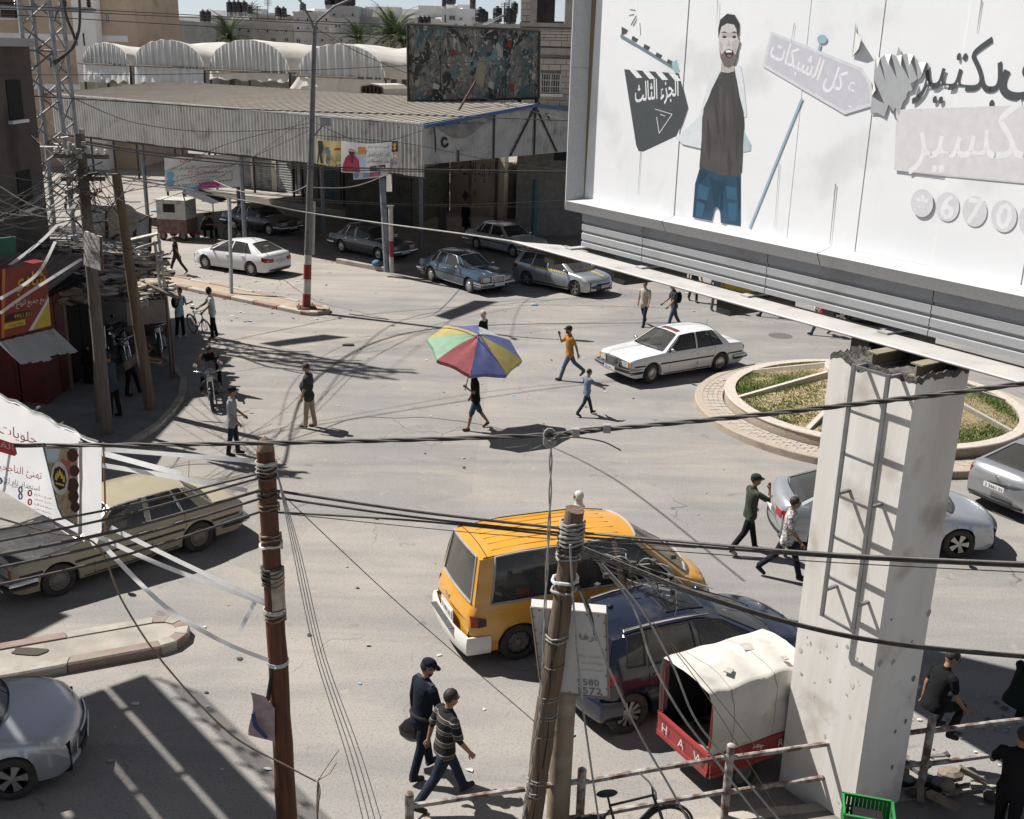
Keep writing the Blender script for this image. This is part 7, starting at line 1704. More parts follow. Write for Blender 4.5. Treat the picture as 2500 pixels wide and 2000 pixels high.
person('person in red shirt and jeans striding left below the billboard',G(2000,817),185,1.74,cloth('red',(.34,.04,.07)),cloth('blue_jeans',(.055,.085,.12)),SHB,legs=((26,6),(-26,16)),group=UG)
person('person in black trousers at the stall below the billboard',G(1790,735),-90,1.70,cloth('white',(.5,.5,.5)),BLK_,SHB,group=UG)
person('man in dark green shirt lifting a hand to his cap',G(1822,1350),15,1.74,cloth('dark_green',(.05,.06,.045)),BLK_,flat('grey_white_shoe',(.3,.3,.3)),lean=2,legs=((18,5),(-20,18)),arms=((10,10,30),(60,24,120)),head=(-25,0),hair='cap',clip=cloth('cap_green',(.03,.045,.035)),sleeve=.8,group=GR,vox=.014)
person('man in white spotted shirt walking past the pillar',G(1912,1412),-25,1.76,mat('cloth_white_spotted',(.56,.55,.53),.9,col2=(.16,.15,.14),scale=26,amt=.18),cloth('navy_trousers',(.02,.022,.03)),SHB,lean=3,legs=((22,6),(-26,18)),arms=((-16,10,20),(20,10,24)),head=(18,0),sleeve=.8,group=GR,vox=.014)
NAVY=cloth('navy_uniform',(.012,.016,.026))
pol=person('policeman in navy uniform and cap carrying a black bag',G(1030,1893),40,1.78,NAVY,NAVY,flat('black_boot',(.012,.012,.012),.4),lean=6,legs=((16,6),(-10,8)),arms=((-4,12,10),(12,10,25)),head=(-35,18),hair='cap',clip=NAVY,sleeve=1.92,beard=True,build=1.04,group=GR,vox=.012)
person('man in dark striped polo and navy trousers walking beside the policeman',G(1085,1958),30,1.76,striped('striped_polo',(.025,.024,.024),[(.17,.006,(.34,.30,.27),.0),(.17,.004,(.26,.23,.21),.055),(.17,.012,(.09,.07,.06),.028)]),cloth('navy_jeans',(.022,.03,.048)),flat('dark_sandal',(.05,.03,.022)),lean=5,legs=((26,6),(-26,14)),arms=((-20,14,10),(10,10,25)),head=(-8,6),sleeve=.95,build=1.06,group=GR,vox=.012)
q=MB();q.tube([pol[1](pol[3]((.135*math.cos(w),.182*math.sin(w),.965))) for w in [j*math.pi/9 for j in range(19)]],.024,6);q.build('belt',BLACKP,pol[0],smooth=60)
for s in (1,-1): q=MB();q.box(pol[1](pol[3]((0,s*.13,1.462))),(.06,.11,.02));q.build('epaulette',cloth('epaulette',(.05,.055,.07)),pol[0])
writing('cap_badge','الشرطة',pol[1](pol[3]((-.04,-.115,1.70))),(.5,-.6,0),HZ,.03,flat('badge_white',(.5,.5,.5)),pol[0],off=.0)
# bag in the policeman's hand
hp_,f_,s_=pol[2][0];M_=Matrix.Translation(pol[0].location) @ Matrix.Rotation(R_(40),4,'Z');hw_=M_ @ pol[1](hp_)
bag=thing('plastic_bag','shiny black plastic bag hanging from the policeman\'s hand','bag',hw_-HZ*.42);q=MB();P=[]
for z,r_ in ((.0,.05),(.02,.14),(.10,.19),(.2,.18),(.29,.12),(.35,.05),(.42,.02)): P.append([V((r_*1.1*math.cos(w)*(1+.14*math.sin(3*w+z*20)),r_*.6*math.sin(w)*(1+.15*math.cos(4*w)),z)) for w in [2*math.pi*j/18 for j in range(18)]])
q.grid(P,closed=True);q.poly(P[0][::-1]);q.build('sack',mat('black_polythene',(.012,.012,.013),.22,spec=.6,bump=.6,bscale=14),bag,smooth=180)
person('girl in white headscarf and navy dress beyond the minibus',G(1412,1375),172,1.52,cloth('navy_dress',(.03,.035,.055)),BLK_,SHB,hair='hijab',clip=cloth('white_scarf',(.66,.66,.65)),robe=.15,sleeve=1.9,group=GR)
SG='people resting in the shade'
person('man in black tee perched on the railing beside the pillar',bp(-6.9,-11.85,0)*0+G(2262,1800,.55),20,1.74,BLK_,cloth('charcoal_trousers',(.025,.026,.028)),SHB,sit=(8,8,-20),lean=16,arms=((-12,10,10),(10,10,30)),head=(-20,20),group=SG,vox=.013,zoff=-.35)
person('man in dark green jacket hunched on the far end of the railing',G(2462,1795,.55),25,1.76,cloth('bottle_green',(.012,.022,.018)),BLK_,SHB,sit=(6,8,-10),lean=24,arms=((25,8,70),(40,10,100)),head=(0,12),sleeve=1.9,group=SG,vox=.013,zoff=-.35)
person('man in black tee standing nearest at the railing, back turned',G(2440,2080),55,1.78,BLK_,BLK_,SHB,lean=6,legs=((12,3),(-10,3)),arms=((20,24,60),(10,30,40)),head=(30,10),group=SG,vox=.013,sleeve=.7)
person('man in slate blue tee holding his chin beside the grey pole',G(283,1028),165,1.74,cloth('slate_blue',(.05,.065,.09)),BLK_,SHB,legs=((5,2),(-5,2)),arms=((45,8,125),(25,10,70)),head=(0,10),group=SG,zoff=.115)
person('man in fawn shirt bending behind the man in slate blue',G(322,975),10,1.70,cloth('fawn',(.24,.20,.17)),BLK_,SHB,lean=50,legs=((20,10),(-5,5)),arms=((40,8,40),(50,8,30)),head=(0,20),group=SG,zoff=.115)
person('woman in black robe crouching between kiosk and grey pole',G(222,945),-60,1.15,BLK_,BLK_,SHB,hair='hijab',clip=BLK_,robe=.05,sleeve=1.9,group=SG,zoff=.115)
person('man in dark shirt leaning on his hand behind the banner',G(102,1180),60,1.7,cloth('dark_green_tee',(.02,.025,.02)),BLK_,SHB,lean=10,arms=((60,10,120),(40,10,60)),head=(60,0),group=SG,zoff=.115)
FG='people in the shade of the market canopy'
person('man in long grey robe near the corner shop',G(1080,566),-90,1.74,cloth('grey_robe',(.10,.095,.10)),cloth('grey_robe',(.1,.09,.1)),SHB,robe=.1,sleeve=1.9,group=FG)
person('person in black standing right of the grey robed man',G(1137,566),-100,1.68,BLK_,BLK_,SHB,robe=.3,sleeve=1.9,group=FG)
for k,(u,v,hd_,lb_) in enumerate(((497,580,20,'leftmost of three people sitting by the food cart'),(509,579,0,'middle of three people sitting by the food cart'),(520,579,-170,'rightmost of three people sitting by the food cart'))):
 person(lb_,G(u,v),hd_,1.7,cloth('navy_shade',(.03,.035,.05)),BLK_,SHB,sit=(4,8,0),lean=12,arms=((30,8,60),(30,8,60)),group=FG,zoff=-.42)
# rider leaning on his motorcycle is added with the motorcycle; people inside cars
def inside(car_label,label,lx,ly,z,**kw):
 for o in bpy.data.objects:
  if o.get('label') == car_label:
   a=o.rotation_euler[2];p=V(o.location)+Matrix.Rotation(a,3,'Z') @ V((lx,ly,0));r=person(label,V((p.x,p.y,z)),math.degrees(a),1.68,sit=(4,8,50),arms=((45,4,30),(45,4,30)),lean=-6,group='people inside cars',**kw);return r
inside('khaki old saloon with black covered bonnet under the white banner','driver in white shirt inside the khaki saloon',.0,.38,-.36,shirt=cloth('white',(.5,.5,.5)))
inside('khaki old saloon with black covered bonnet under the white banner','passenger in tan shirt on the rear seat of the khaki saloon',-.82,.38,-.36,shirt=cloth('tan',(.35,.25,.14)))
inside('white old saloon with dark red strip on its roof beside the roundabout','driver in dark shirt inside the white old saloon',.0,.38,-.36,shirt=BLK_)
inside('white old saloon with dark red strip on its roof beside the roundabout','passenger at the rear side window of the white old saloon',-.82,.38,-.36,shirt=BLK_)
inside('yellow taxi minibus with white bumper and dusty rear window','driver with orange scarf inside the yellow minibus',.78,.38,-.1,shirt=cloth('orange_scarf',(.55,.2,.12)))
# ================================================================== parasol
UC=[thin_mat('parasol_%s' % n,c,tuple(x*.8 for x in c),.35,5) for n,c in (('yellow',(.50,.41,.15)),('green',(.27,.45,.31)),('red',(.42,.11,.12)),('violet',(.14,.16,.36)),('yellow',(.5,.41,.15)),('violet',(.13,.13,.30)),('white',(.55,.55,.55)),('violet',(.13,.13,.3)))]
um=thing('parasol','big parasol with yellow, green, red and violet panels carried over a man','parasol',A(1168,818,27.4)-HZ*2.2)
UR=Matrix.Rotation(R_(12),3,'Y') @ Matrix.Rotation(R_(15),3,'X');H0=2.2;RR=1.28
def upt(a,s): z=H0-.36*s**1.6-.10*s;return V((0,0,H0))+UR @ (V((RR*s*math.cos(a),RR*s*math.sin(a),z-H0)))
order=[(-112,2),(-157,1),(158,0),(113,5),(68,6),(23,7),(-22,4),(-67,3)]
for a0,ci in order:
 m=MB();P=[]
 for i in range(9):
  s=i/8;row=[]
  for j in range(9):
   f=j/8;a=R_(a0-22.5+45*f);sag=.045*math.sin(math.pi*f)*s;sc=1-.10*math.sin(math.pi*f)*s
   p=upt(a,s*sc)-UR @ V((0,0,sag+.008*math.sin(9*f+5*s+ci)));row.append(p)
  P.append(row)
 P.append([p-UR @ V((0,0,.10)) for p in P[-1]])
 m.grid(P);m.build('panel',UC[ci],um,smooth=50)
for a0,ci in order: m=MB();m.tube([upt(R_(a0-22.5),s/6)-HZ*.02 for s in range(7)],.008,5);m.build('rib',GALV,um)
top=V((0,0,H0));bot=top+UR @ V((0,0,-1.75));m=MB();m.tube([top+UR @ V((0,0,.08)),bot],.018,8);m.build('shaft',GALV,um)
# ================================================================== two-wheelers
def bicycle(label,loc,rz,col,lean=0.0):
 t=thing('bicycle',label,'bicycle',loc,rz);t.rotation_euler=(lean,0,rz);r=.33
 for x in (-.52,.52):
  m=MB();m.lathe([(r-.02,-.018),(r+.0,-.012),(r+.012,0),(r,.012),(r-.02,.018),(r-.028,0),(r-.02,-.018)],32,Matrix.Translation((x,0,r+.012)) @ Matrix.Rotation(math.pi/2,4,'X'));w=m.build('wheel',TYRE,t,smooth=50)
  m=MB()
  for k in range(16): a=k*math.pi/8;m.tube([(x,0,r+.012),(x+(r-.02)*math.cos(a),0,r+.012+(r-.02)*math.sin(a))],.0022,3)
  m.tube([(x,-.04,r+.012),(x,.04,r+.012)],.02,8);m.build('spokes',GALV,w)
  m=MB();m.tube([(x+(r+.035)*math.cos(a),0,r+.012+(r+.035)*math.sin(a)) for a in [.3+2.3*k/10 for k in range(11)]],.02,5);m.build('mudguard',BLACKP,t)
 bb_,st,hd_,hd2=V((-.08,0,.30)),V((-.22,0,.80)),V((.34,0,.86)),V((.38,0,.74));m=MB()
 for a,b,r_ in ((bb_,st,.017),(st,hd_,.016),(bb_,hd2,.019),(hd_,hd2,.02)): m.tube([a,b],r_,8)
 for s in (-.05,.05): m.tube([st-HZ*.06,(-.52,s,.342)],.010,6);m.tube([bb_,(-.52,s,.342)],.011,6);m.tube([hd2,(.42,s,.66),(.52,s,.342)],.012,6)
 m.build('frame',col,t,smooth=50)
 m=MB();m.tube([st,st+V((-.03,0,.14))],.014,6);m.ell(st+V((-.04,0,.17)),(.14,.07,.035),12,6);m.build('saddle',BLACKP,t,smooth=180)
 m=MB();m.tube([hd_,hd_+V((-.02,0,.12))],.014,6);m.tube([V((.26,-.30,1.0)),V((.32,-.12,.98)),V((.32,.12,.98)),V((.26,.30,1.0))],.012,6);m.build('handlebar',BLACKP,t,smooth=60)
 m=MB();m.lathe([(.09,-.006),(.09,.006),(.02,.006)],20,Matrix.Translation((-.08,-.05,.30)) @ Matrix.Rotation(math.pi/2,4,'X'));m.tube([(-.08,-.08,.30),(.0,-.08,.15)],.009,5);m.tube([(-.08,.08,.30),(-.16,.08,.45)],.009,5);m.box((.01,-.12,.15),(.08,.09,.02));m.box((-.17,.12,.45),(.08,.09,.02));m.build('crank',GALV,t)
 return t
a,b=G(468,812),G(512,830);bicycle('beige bicycle held by the youth in white tee',(a+b)/2,math.atan2((b-a).y,(b-a).x),mat('beige_frame_paint',(.36,.31,.23),.4,.2),R_(6))
bicycle('bicycle leaning at the dark saloon beside the metal post',G(588,588),.1,mat('olive_frame_paint',(.18,.18,.10),.4,.2))
bicycle('black bicycle parked against the near railing',V((1.55,11.0,.14)),R_(14),mat('black_frame_paint',(.02,.02,.022),.35,.2),R_(-6))
def motorbike(label,loc,rz,col,lean=.12,shield=False):
 t=thing('motorcycle',label,'motorcycle',loc,rz);t.rotation_euler=(lean,0,rz);r=.30
 for x in (-.62,.64):
  m=MB();R=Matrix.Translation((x,0,r)) @ Matrix.Rotation(math.pi/2,4,'X');m.lathe([(r-.07,-.04),(r-.02,-.045),(r,-.02),(r,.02),(r-.02,.045),(r-.07,.04)],26,R);w=m.build('wheel',TYRE,t,smooth=50)
  m=MB();m.lathe([(r-.06,-.03),(r-.075,0),(r-.06,.03)],26,R);m.lathe([(.05,-.05),(.055,0),(.05,.05)],12,R,cap=True)
  for k in range(10): a=k*.628;m.tube([(x+.05*math.cos(a),0,r+.05*math.sin(a)),(x+(r-.07)*math.cos(a),0,r+(r-.07)*math.sin(a))],.006,4)
  m.build('rim',CHROME,w,smooth=50)
 m=MB();m.tube([(x,0,r+.0+z) for x,z in ((.30,.30),(.45,.36),(.64,.36),(.84,.24),(.92,.12))],.055,8,sy=.35);m.build('front_mudguard',col,t,smooth=60)
 m=MB();m.tube([(.52,.07,.98),(.66,.07,.30)],.022,8);m.tube([(.52,-.07,.98),(.66,-.07,.30)],.022,8);m.build('fork',CHROME,t,smooth=60)
 m=MB();m.tube([(-.62,.08,.32),(-.1,.09,.36),(.3,.05,.70),(.46,0,.92)],.022,8);m.tube([(-.62,-.08,.32),(-.1,-.09,.36),(.3,-.05,.70),(.46,0,.92)],.022,8);m.tube([(-.75,.1,.72),(.0,.1,.66),(.36,.03,.82)],.018,6);m.tube([(-.75,-.1,.72),(.0,-.1,.66),(.36,-.03,.82)],.018,6);m.build('frame',BLACKP,t,smooth=60)
 m=MB();m.box((.08,0,.38),(.30,.22,.24));m.ell((.12,0,.54),(.11,.11,.13),10,6);[m.box((.12,0,.50+.03*k),(.24,.2,.012)) for k in range(5)];m.build('engine',GALV,t)
 m=MB();m.ell((.18,0,.82),(.27,.14,.13),12,8);m.build('tank',col,t,smooth=180)
 m=MB();m.ell((-.38,0,.80),(.42,.15,.075),14,8);m.build('seat',BLACKP,t,smooth=180)
 m=MB();m.ell((-.80,0,.70),(.16,.09,.07),10,6);m.build('tail',col,t,smooth=180);m=MB();m.box((-.95,0,.70),(.03,.10,.06));m.build('tail_light',LAMPR,t)
 m=MB();m.lathe([(.001,.09),(.08,.085),(.095,.04),(.06,-.06),(.001,-.08)],16,Matrix.Translation((.60,0,.92)) @ Matrix.Rotation(math.pi/2,4,'Y'));m.build('headlight',CHROME,t,smooth=60);m=MB();m.lathe([(.082,.087),(.05,.105),(.001,.11)],16,Matrix.Translation((.60,0,.92)) @ Matrix.Rotation(math.pi/2,4,'Y'));m.build('lens',LAMPW,t,smooth=60)
 m=MB();m.tube([(.28,-.38,1.06),(.42,-.2,1.05),(.48,0,1.02),(.42,.2,1.05),(.28,.38,1.06)],.014,6);m.build('handlebar',CHROME,t,smooth=60)
 for s in (-1,1):
  m=MB();m.tube([(.40,s*.25,1.06),(.44,s*.33,1.24)],.006,5);m.lathe([(.06,0),(.062,.01),(.001,.014)],14,Matrix.Translation((.43,s*.34,1.27)) @ Matrix.Rotation(-math.pi/2,4,'Y'));m.build('mirror',mat('mirror_glass',(.55,.58,.62),.08,1.0),t)
  m=MB();m.tube([(-.05,s*.12,.30),(-.02,s*.30,.29)],.015,6);m.build('footrest',BLACKP,t)
 m=MB();m.tube([(.16,-.12,.34),(.05,-.15,.22),(-.3,-.17,.28),(-.8,-.18,.40)],[.022,.024,.04,.045],8);m.build('exhaust',CHROME,t,smooth=60)
 m=MB();m.tube([(-.35,.06,.30),(-.4,.26,.02)],.012,5);m.build('stand',BLACKP,t)
 if shield:
  m=MB();m.grid([[V((.66-.10*s-.02*abs(f),f*.24*(1-.25*s),.98+.42*s)) for f in (-1,-.5,0,.5,1)] for s in (0,.35,.7,1)]);m.build('windshield',GLASSW,t,smooth=80)
  m=MB();m.ell((.48,0,.62),(.12,.30,.26),12,8);m.build('leg_guard',col,t,smooth=180)
 return t
BKP=mat('black_bike_paint',(.015,.016,.016),.25,spec=.6,scale=3);GRP=mat('green_bike_paint',(.02,.035,.03),.3,spec=.6,scale=3)
mo=motorbike('black motorcycle with windshield and its rider at the kerb',G(520,985),R_(-75),BKP,.05,True)
person('rider in black slumped over the motorcycle handlebar',G(514,965)+V((-.05,.45,0)),-80,1.72,BLK_,BLK_,SHB,sit=(20,24,-10),lean=34,arms=((60,14,40),(60,14,70)),head=(10,20),group=SG,zoff=-.12,sleeve=.7)
motorbike('dark green motorcycle with crash bars under the stall edge',G(400,862),R_(-78),GRP,.10)
motorbike('white tanked motorcycle in the shade behind the poles',G(312,905)+HZ*.115,R_(-60),mat('white_bike_paint',(.42,.42,.42),.35),.1)
motorbike('black motorcycle with shining mirror deeper in the shade',G(285,868)+HZ*.115,R_(-100),BKP,.1)
# ================================================================== lamp post and small posts
LMP=mat('lamp_post_paint',(.20,.20,.20),.6,.3,col2=(.13,.125,.12),scale=3,dirt=('#4a443c',.6,3))
lb=G(748,752,.15);lt_=A(768,70,41.0);lp=thing('street_lamp','tall twin arm street lamp with red and white painted foot on the divider','street lamp',lb);ld=lt_-lb
def lseg(s0,s1,r0,r1,name,m,off=0): q=MB();q.tube([ld*s0,ld*s1],[r0+off,r1+off],16);return q.build(name,m,lp,smooth=40)
rad=lambda s: .155-.075*s
lseg(0,1,.155,.08,'shaft',LMP)
PR,PW_=mat('post_red_paint',(.24,.03,.025),.7,col2=(.18,.04,.03),scale=6),mat('post_white_paint',(.50,.48,.44),.7,col2=(.36,.34,.31),scale=6)
for k,m in enumerate((PR,PW_,PR,PW_)): s0,s1=(.0,.055,.11,.165,.20)[k],(.0,.055,.11,.165,.20)[k+1];lseg(s0,s1,rad(s0),rad(s1),'painted_band',m,.004)
q=MB();q.box((0,0,.03),(.7,.6,.05),rz=.3);q.build('base_plate',RUST,lp)
for k in range(4): a=.3+math.pi/4+k*math.pi/2;q=MB();q.tube([(.36*math.cos(a),.34*math.sin(a),0),(.36*math.cos(a),.34*math.sin(a),.14)],.02,6);q.build('anchor_bolt',RUST,lp)
for e,(hu,hv),bn in ((-1,(733,2),-.25),(1,(868,-6),.3)):
 tip=A(hu,hv,41)-lb;p0=ld*.99;q=MB();q.tube([p0,p0+HZ*.35+V((e*.10,0,0)),p0.lerp(tip,.5)+HZ*(.28 if e > 0 else .10),tip],[.05,.045,.04,.035],8);q.build('arm',LMP,lp,smooth=60)
 d=(tip-p0).normalized();q=MB();q.ell(tip+d*.30,(.38,.15,.09),12,8,M=d.to_track_quat('X','Z').to_matrix());q.build('lamp_head',mat('lamp_head_grey',(.32,.31,.29),.5,.3),lp,smooth=180)
q=MB();p=A(796,297,40.8)-lb;q.box(p,(.36,.22,.30));q.build('junction_box',GALV,lp);q=MB();q.tube([p,ld*.62],.02,5);q.build('box_bracket',STEEL,lp)
q=MB();p0,p1=A(766,492,40.9)-lb,A(763,622,40.9)-lb;q.tube([p0,p1],.07,8);q.build('conduit',PW_,lp,smooth=60)
p=thing('metal_post','thin square galvanised post standing on the road divider','post',G(565,716,.15));q=MB();d=A(560,486,43.3)-V(p.location);q.tube([V((0,0,0)),d],.075,4);q.build('shaft',GALV,p)
sp_=thing('sign_post','blue grey sign post with cut red and white pipe on the short divider','post',G(945,664,.2));so2=V(sp_.location);q=MB();q.tube([V((0,0,0)),A(933,436,48.2)-so2],.14,10);q.build('shaft',mat('blue_grey_column',(.22,.25,.28)),sp_,smooth=50)
q=MB();q.tube([V((.22,-.1,0)),V((.20,-.1,2.9))],.10,10);q.build('cut_pipe',PW_,sp_,smooth=50);q=MB();q.tube([V((.22,-.1,.7)),V((.21,-.1,1.4))],.104,10);q.build('red_band',PR,sp_,smooth=50);q=MB();q.tube([V((.20,-.1,2.9)),V((.20,-.1,2.96))],.16,10);q.build('pipe_cap',GALV,sp_)
rg=MB();rr=random.Random(4);pts=V((0,0,0))
rg.grid([[A(u,v,47.4-.08*math.sin(u*.4))-so2 for u in (943,950,957)] for v in (424,440,455,468)]);rg.build('hanging_rag',TARP,sp_,smooth=180)
# ================================================================== banners on the market hall
def onf(u,v,off):                             # point on the fascia plane, off metres towards the street
 d=ray(u,v);n=-FN;return CAMO+d*((F0.dot(n)+off-CAMO.dot(n))/d.dot(n))
def cloth_banner(name,label,corners,m,fn,nu=10,nv=6,sag=.06,cat='banner',wob=.05):
 c=[fn(*p) for p in corners];o=c[3];t=thing(name,label,cat,o);P=[]       # corners: top left, top right, bottom right, bottom left
 ax=(c[1]-c[0]).normalized();up=(c[0]-c[3]).normalized();nn=ax.cross(up).normalized();nn=nn if nn.dot(CAMO-o) > 0 else -nn
 def S(a,b): p=c[0].lerp(c[1],a).lerp(c[3].lerp(c[2],a),b);return p-o-HZ*sag*4*a*(1-a)+nn*wob*(math.sin(a*9+b*3)*.4+math.sin(a*4)*.6)*.5
 q=MB();q.grid([[S(i/nu,j/nv) for i in range(nu+1)] for j in range(nv+1)]);q.build('cloth',m,t,smooth=180)
 def pat(name,a0,b0,a1,b1,m_,off=.02):
  q=MB();q.grid([[S(a0+(a1-a0)*i/4,b0+(b1-b0)*j/3)+nn*off for i in range(5)] for j in range(4)]);return q.build(name,m_,t)
 def poly(name,pts,m_,off=.025): q=MB();q.poly([S(a,b)+nn*off for a,b in pts]);return q.build(name,m_,t)
 def txt(s,a,b,hgt,m_,w=None,off=.03): return writing('banner_words',s,S(a,b)+nn*off,ax,up,hgt,m_,t,width=w,off=0)
 W=(c[1]-c[0]).length;H=(c[0]-c[3]).length
 return t,pat,poly,txt,S,W,H,nn
CW,CG,CY=thin_mat('banner_white',(.76,.76,.75),(.70,.70,.69),.42),flat('banner_grey',(.46,.46,.46)),thin_mat('banner_yellow',(.66,.56,.24),(.6,.5,.26),.42)
TK,TB_,TM,TR_=flat('banner_ink',(.03,.03,.035)),flat('banner_blue',(.12,.33,.50)),flat('banner_magenta',(.50,.05,.22)),flat('banner_red',(.45,.04,.05))
of=lambda u,v: onf(u,v,.35)
t,pat,poly,txt,S,W,H,nn=cloth_banner('street_banner','yellow banner with running figures on the hall fascia',[(774,336),(834,344),(834,400),(774,400)],CY,of)
pat('red_band',.72,.30,.99,.40,TR_);poly('printed_runner',[(.05,.1),(.25,.06),(.28,.35),(.2,.6),(.26,.95),(.16,.95),(.12,.6),(.06,.98),(.02,.95),(.08,.5)],TK);poly('printed_runner',[(.34,.3),(.5,.25),(.52,.55),(.46,.95),(.38,.95),(.4,.6)],flat('banner_denim',(.08,.13,.22)));txt('القتال والتحرير',.68,.74,H*.26,TK,W*.62)
of2=lambda u,v: onf(u,v,.55)
t,pat,poly,txt,S,W,H,nn=cloth_banner('street_banner','white banner with man in crimson suit hung across the hall front',[(833,343),(957,346),(953,414),(833,420)],CW,of2,sag=.10)
pat('grey_field',.52,.28,.99,.98,CG);pat('blue_field',.30,.36,.52,.98,flat('banner_bluegrey',(.28,.32,.38)));pat('red_disc',.35,.12,.50,.38,flat('banner_amber',(.42,.16,.05)))
poly('printed_suit',[(.10,.52),(.16,.42),(.24,.40),(.31,.44),(.37,.56),(.40,.96),(.03,.98),(.05,.75)],flat('banner_crimson',(.25,.015,.05)));poly('printed_face',[(.16,.22),(.20,.16),(.25,.16),(.29,.22),(.285,.34),(.24,.42),(.19,.40),(.165,.32)],flat('banner_skin',(.42,.28,.2)));poly('printed_beard',[(.165,.30),(.285,.30),(.27,.40),(.23,.44),(.18,.40)],TK,.028);poly('printed_headscarf',[(.16,.24),(.18,.13),(.23,.10),(.28,.14),(.295,.25),(.22,.20)],CW,.03);poly('printed_shirt',[(.215,.42),(.25,.42),(.255,.7),(.23,.8),(.21,.7)],TK,.03);poly('printed_hands',[(.16,.82),(.29,.80),(.30,.94),(.17,.96)],flat('banner_skin',(.42,.28,.2)),.03)
txt('كابستية اصبع ضيدام',.76,.14,H*.14,TK,W*.42);txt('رفح - الكراج الشرقي',.76,.42,H*.17,TK,W*.44);txt('مقابل مطعم منافيش',.76,.64,H*.17,TK,W*.44);pat('number_bar',.60,.78,.90,.93,TK,.025);txt('0597791449',.75,.855,H*.09,CW,W*.26)
t,pat,poly,txt,S,W,H,nn=cloth_banner('street_banner','narrow white banner with brown emblem and number 12 beside the crimson one',[(954,342),(976,341),(975,408),(952,411)],CW,lambda u,v: onf(u,v,.45),4,4,.02)
pat('brown_emblem',.05,.02,.85,.42,flat('banner_brown',(.07,.03,.03)));txt('12',.62,.60,H*.2,flat('banner_orange',(.55,.28,.04)),W*.5);txt('محلات',.5,.80,H*.12,TK,W*.8);poly('emblem_swirl',[(.25,.14),(.5,.08),(.7,.16),(.5,.2),(.72,.28),(.5,.36),(.25,.3),(.5,.27),(.3,.2)],flat('banner_gold',(.42,.27,.08)))
t,pat,poly,txt,S,W,H,nn=cloth_banner('street_banner','white strip banner with blue shield hanging below the crimson banner',[(862,418),(950,412),(944,430),(863,439)],CW,lambda u,v: onf(u,v,.50),6,3,.02)
poly('shield',[(.03,.1),(.17,.08),(.17,.6),(.10,.92),(.03,.62)],TB_);pat('blue_block',.30,.30,.49,.85,flat('banner_steel',(.25,.38,.46)));pat('pink_block',.50,.22,.80,.80,TM);txt('دفعات',.65,.5,H*.4,CW,W*.2)
gp=lambda u,v: (lambda d: CAMO+d*((F1.dot(FD)+.12-CAMO.dot(FD))/d.dot(FD)))(ray(u,v))
t,pat,poly,txt,S,W,H,nn=cloth_banner('street_banner','sagging grey poster cloth with black curl sign on the shaded gable',[(1062,306),(1182,298),(1182,358),(1066,374)],mat('grey_poster_cloth',(.40,.39,.38),.8,col2=(.25,.25,.25),scale=1.2),gp,sag=.0)
q=MB();q.grid([[S(i/14,.02+.42*math.sin(math.pi*i/14)*j/3)+nn*(.05+.14*math.sin(j*1.4))-HZ*(.25*math.sin(math.pi*i/14)*j/3) for i in range(15)] for j in range(4)]);q.build('sagging_fold',mat('dark_poster_fold',(.14,.135,.13),.8,col2=(.24,.23,.22),scale=1.5),t,smooth=180)
q=MB();q.tube([S(.16+.07*math.cos(a)*(1-a*.06),.62+.2*math.sin(a)*(1-a*.06))+nn*.04 for a in [.4+k*.45 for k in range(13)]],.05,5);q.build('printed_curl',TK,t)
# dental clinic hoarding
dn=lambda u,v: A(u,v,55.0+(585-u)*.012)
t,pat,poly,txt,S,W,H,nn=cloth_banner('clinic_hoarding','white clinic hoarding with black and red arabic lines on two posts',[(401,385),(585,375),(586,456),(404,468)],CW,dn,sag=.0,wob=.04,cat='hoarding')
txt('العربي',.36,.10,H*.20,TR_,W*.28);txt('اكبر وافخم مركز تخصصي للأسنان في رفح',.52,.34,H*.17,TK,W*.84);txt('يعلن عن حملة صيف 2022',.52,.47,H*.13,TR_,W*.40);txt('زراعة وتقويم وتجميل وعلاج الاسنان',.52,.63,H*.09,flat('banner_grey_ink',(.25,.27,.3)),W*.6);txt('مع تخفيض 25 %',.48,.74,H*.11,TM,W*.26);pat('pink_block',.47,.82,.74,.96,TM);pat('blue_block',.26,.86,.46,.98,flat('banner_steel',(.25,.38,.46)));txt('عيادة الأسنان',.60,.89,H*.07,CW,W*.2)
q=MB();dl=[(.17,.56),(.90,.52),(.90,.78),(.17,.84),(.17,.56)]
for (a0,b0),(a1,b1) in zip(dl,dl[1:]):
 n=16 if abs(a1-a0) > .3 else 5
 for k in range(n): q.tube([S(a0+(a1-a0)*(k+.15)/n,b0+(b1-b0)*(k+.15)/n)+nn*.02,S(a0+(a1-a0)*(k+.7)/n,b0+(b1-b0)*(k+.7)/n)+nn*.02],.018,4)
q.build('dashed_border',TK,t)
for b in (.52,.74): poly('blue_bubble',[(.08+.055*math.cos(k*.628),b+.11*math.sin(k*.628)) for k in range(10)],TB_)
for u in (403,585): p=A(u,380,55.1+(585-u)*.012);q=MB();q.tube([p-V(t.location),V((p.x,p.y,0))-V(t.location)],.06,6);q.build('post',STEEL,t)
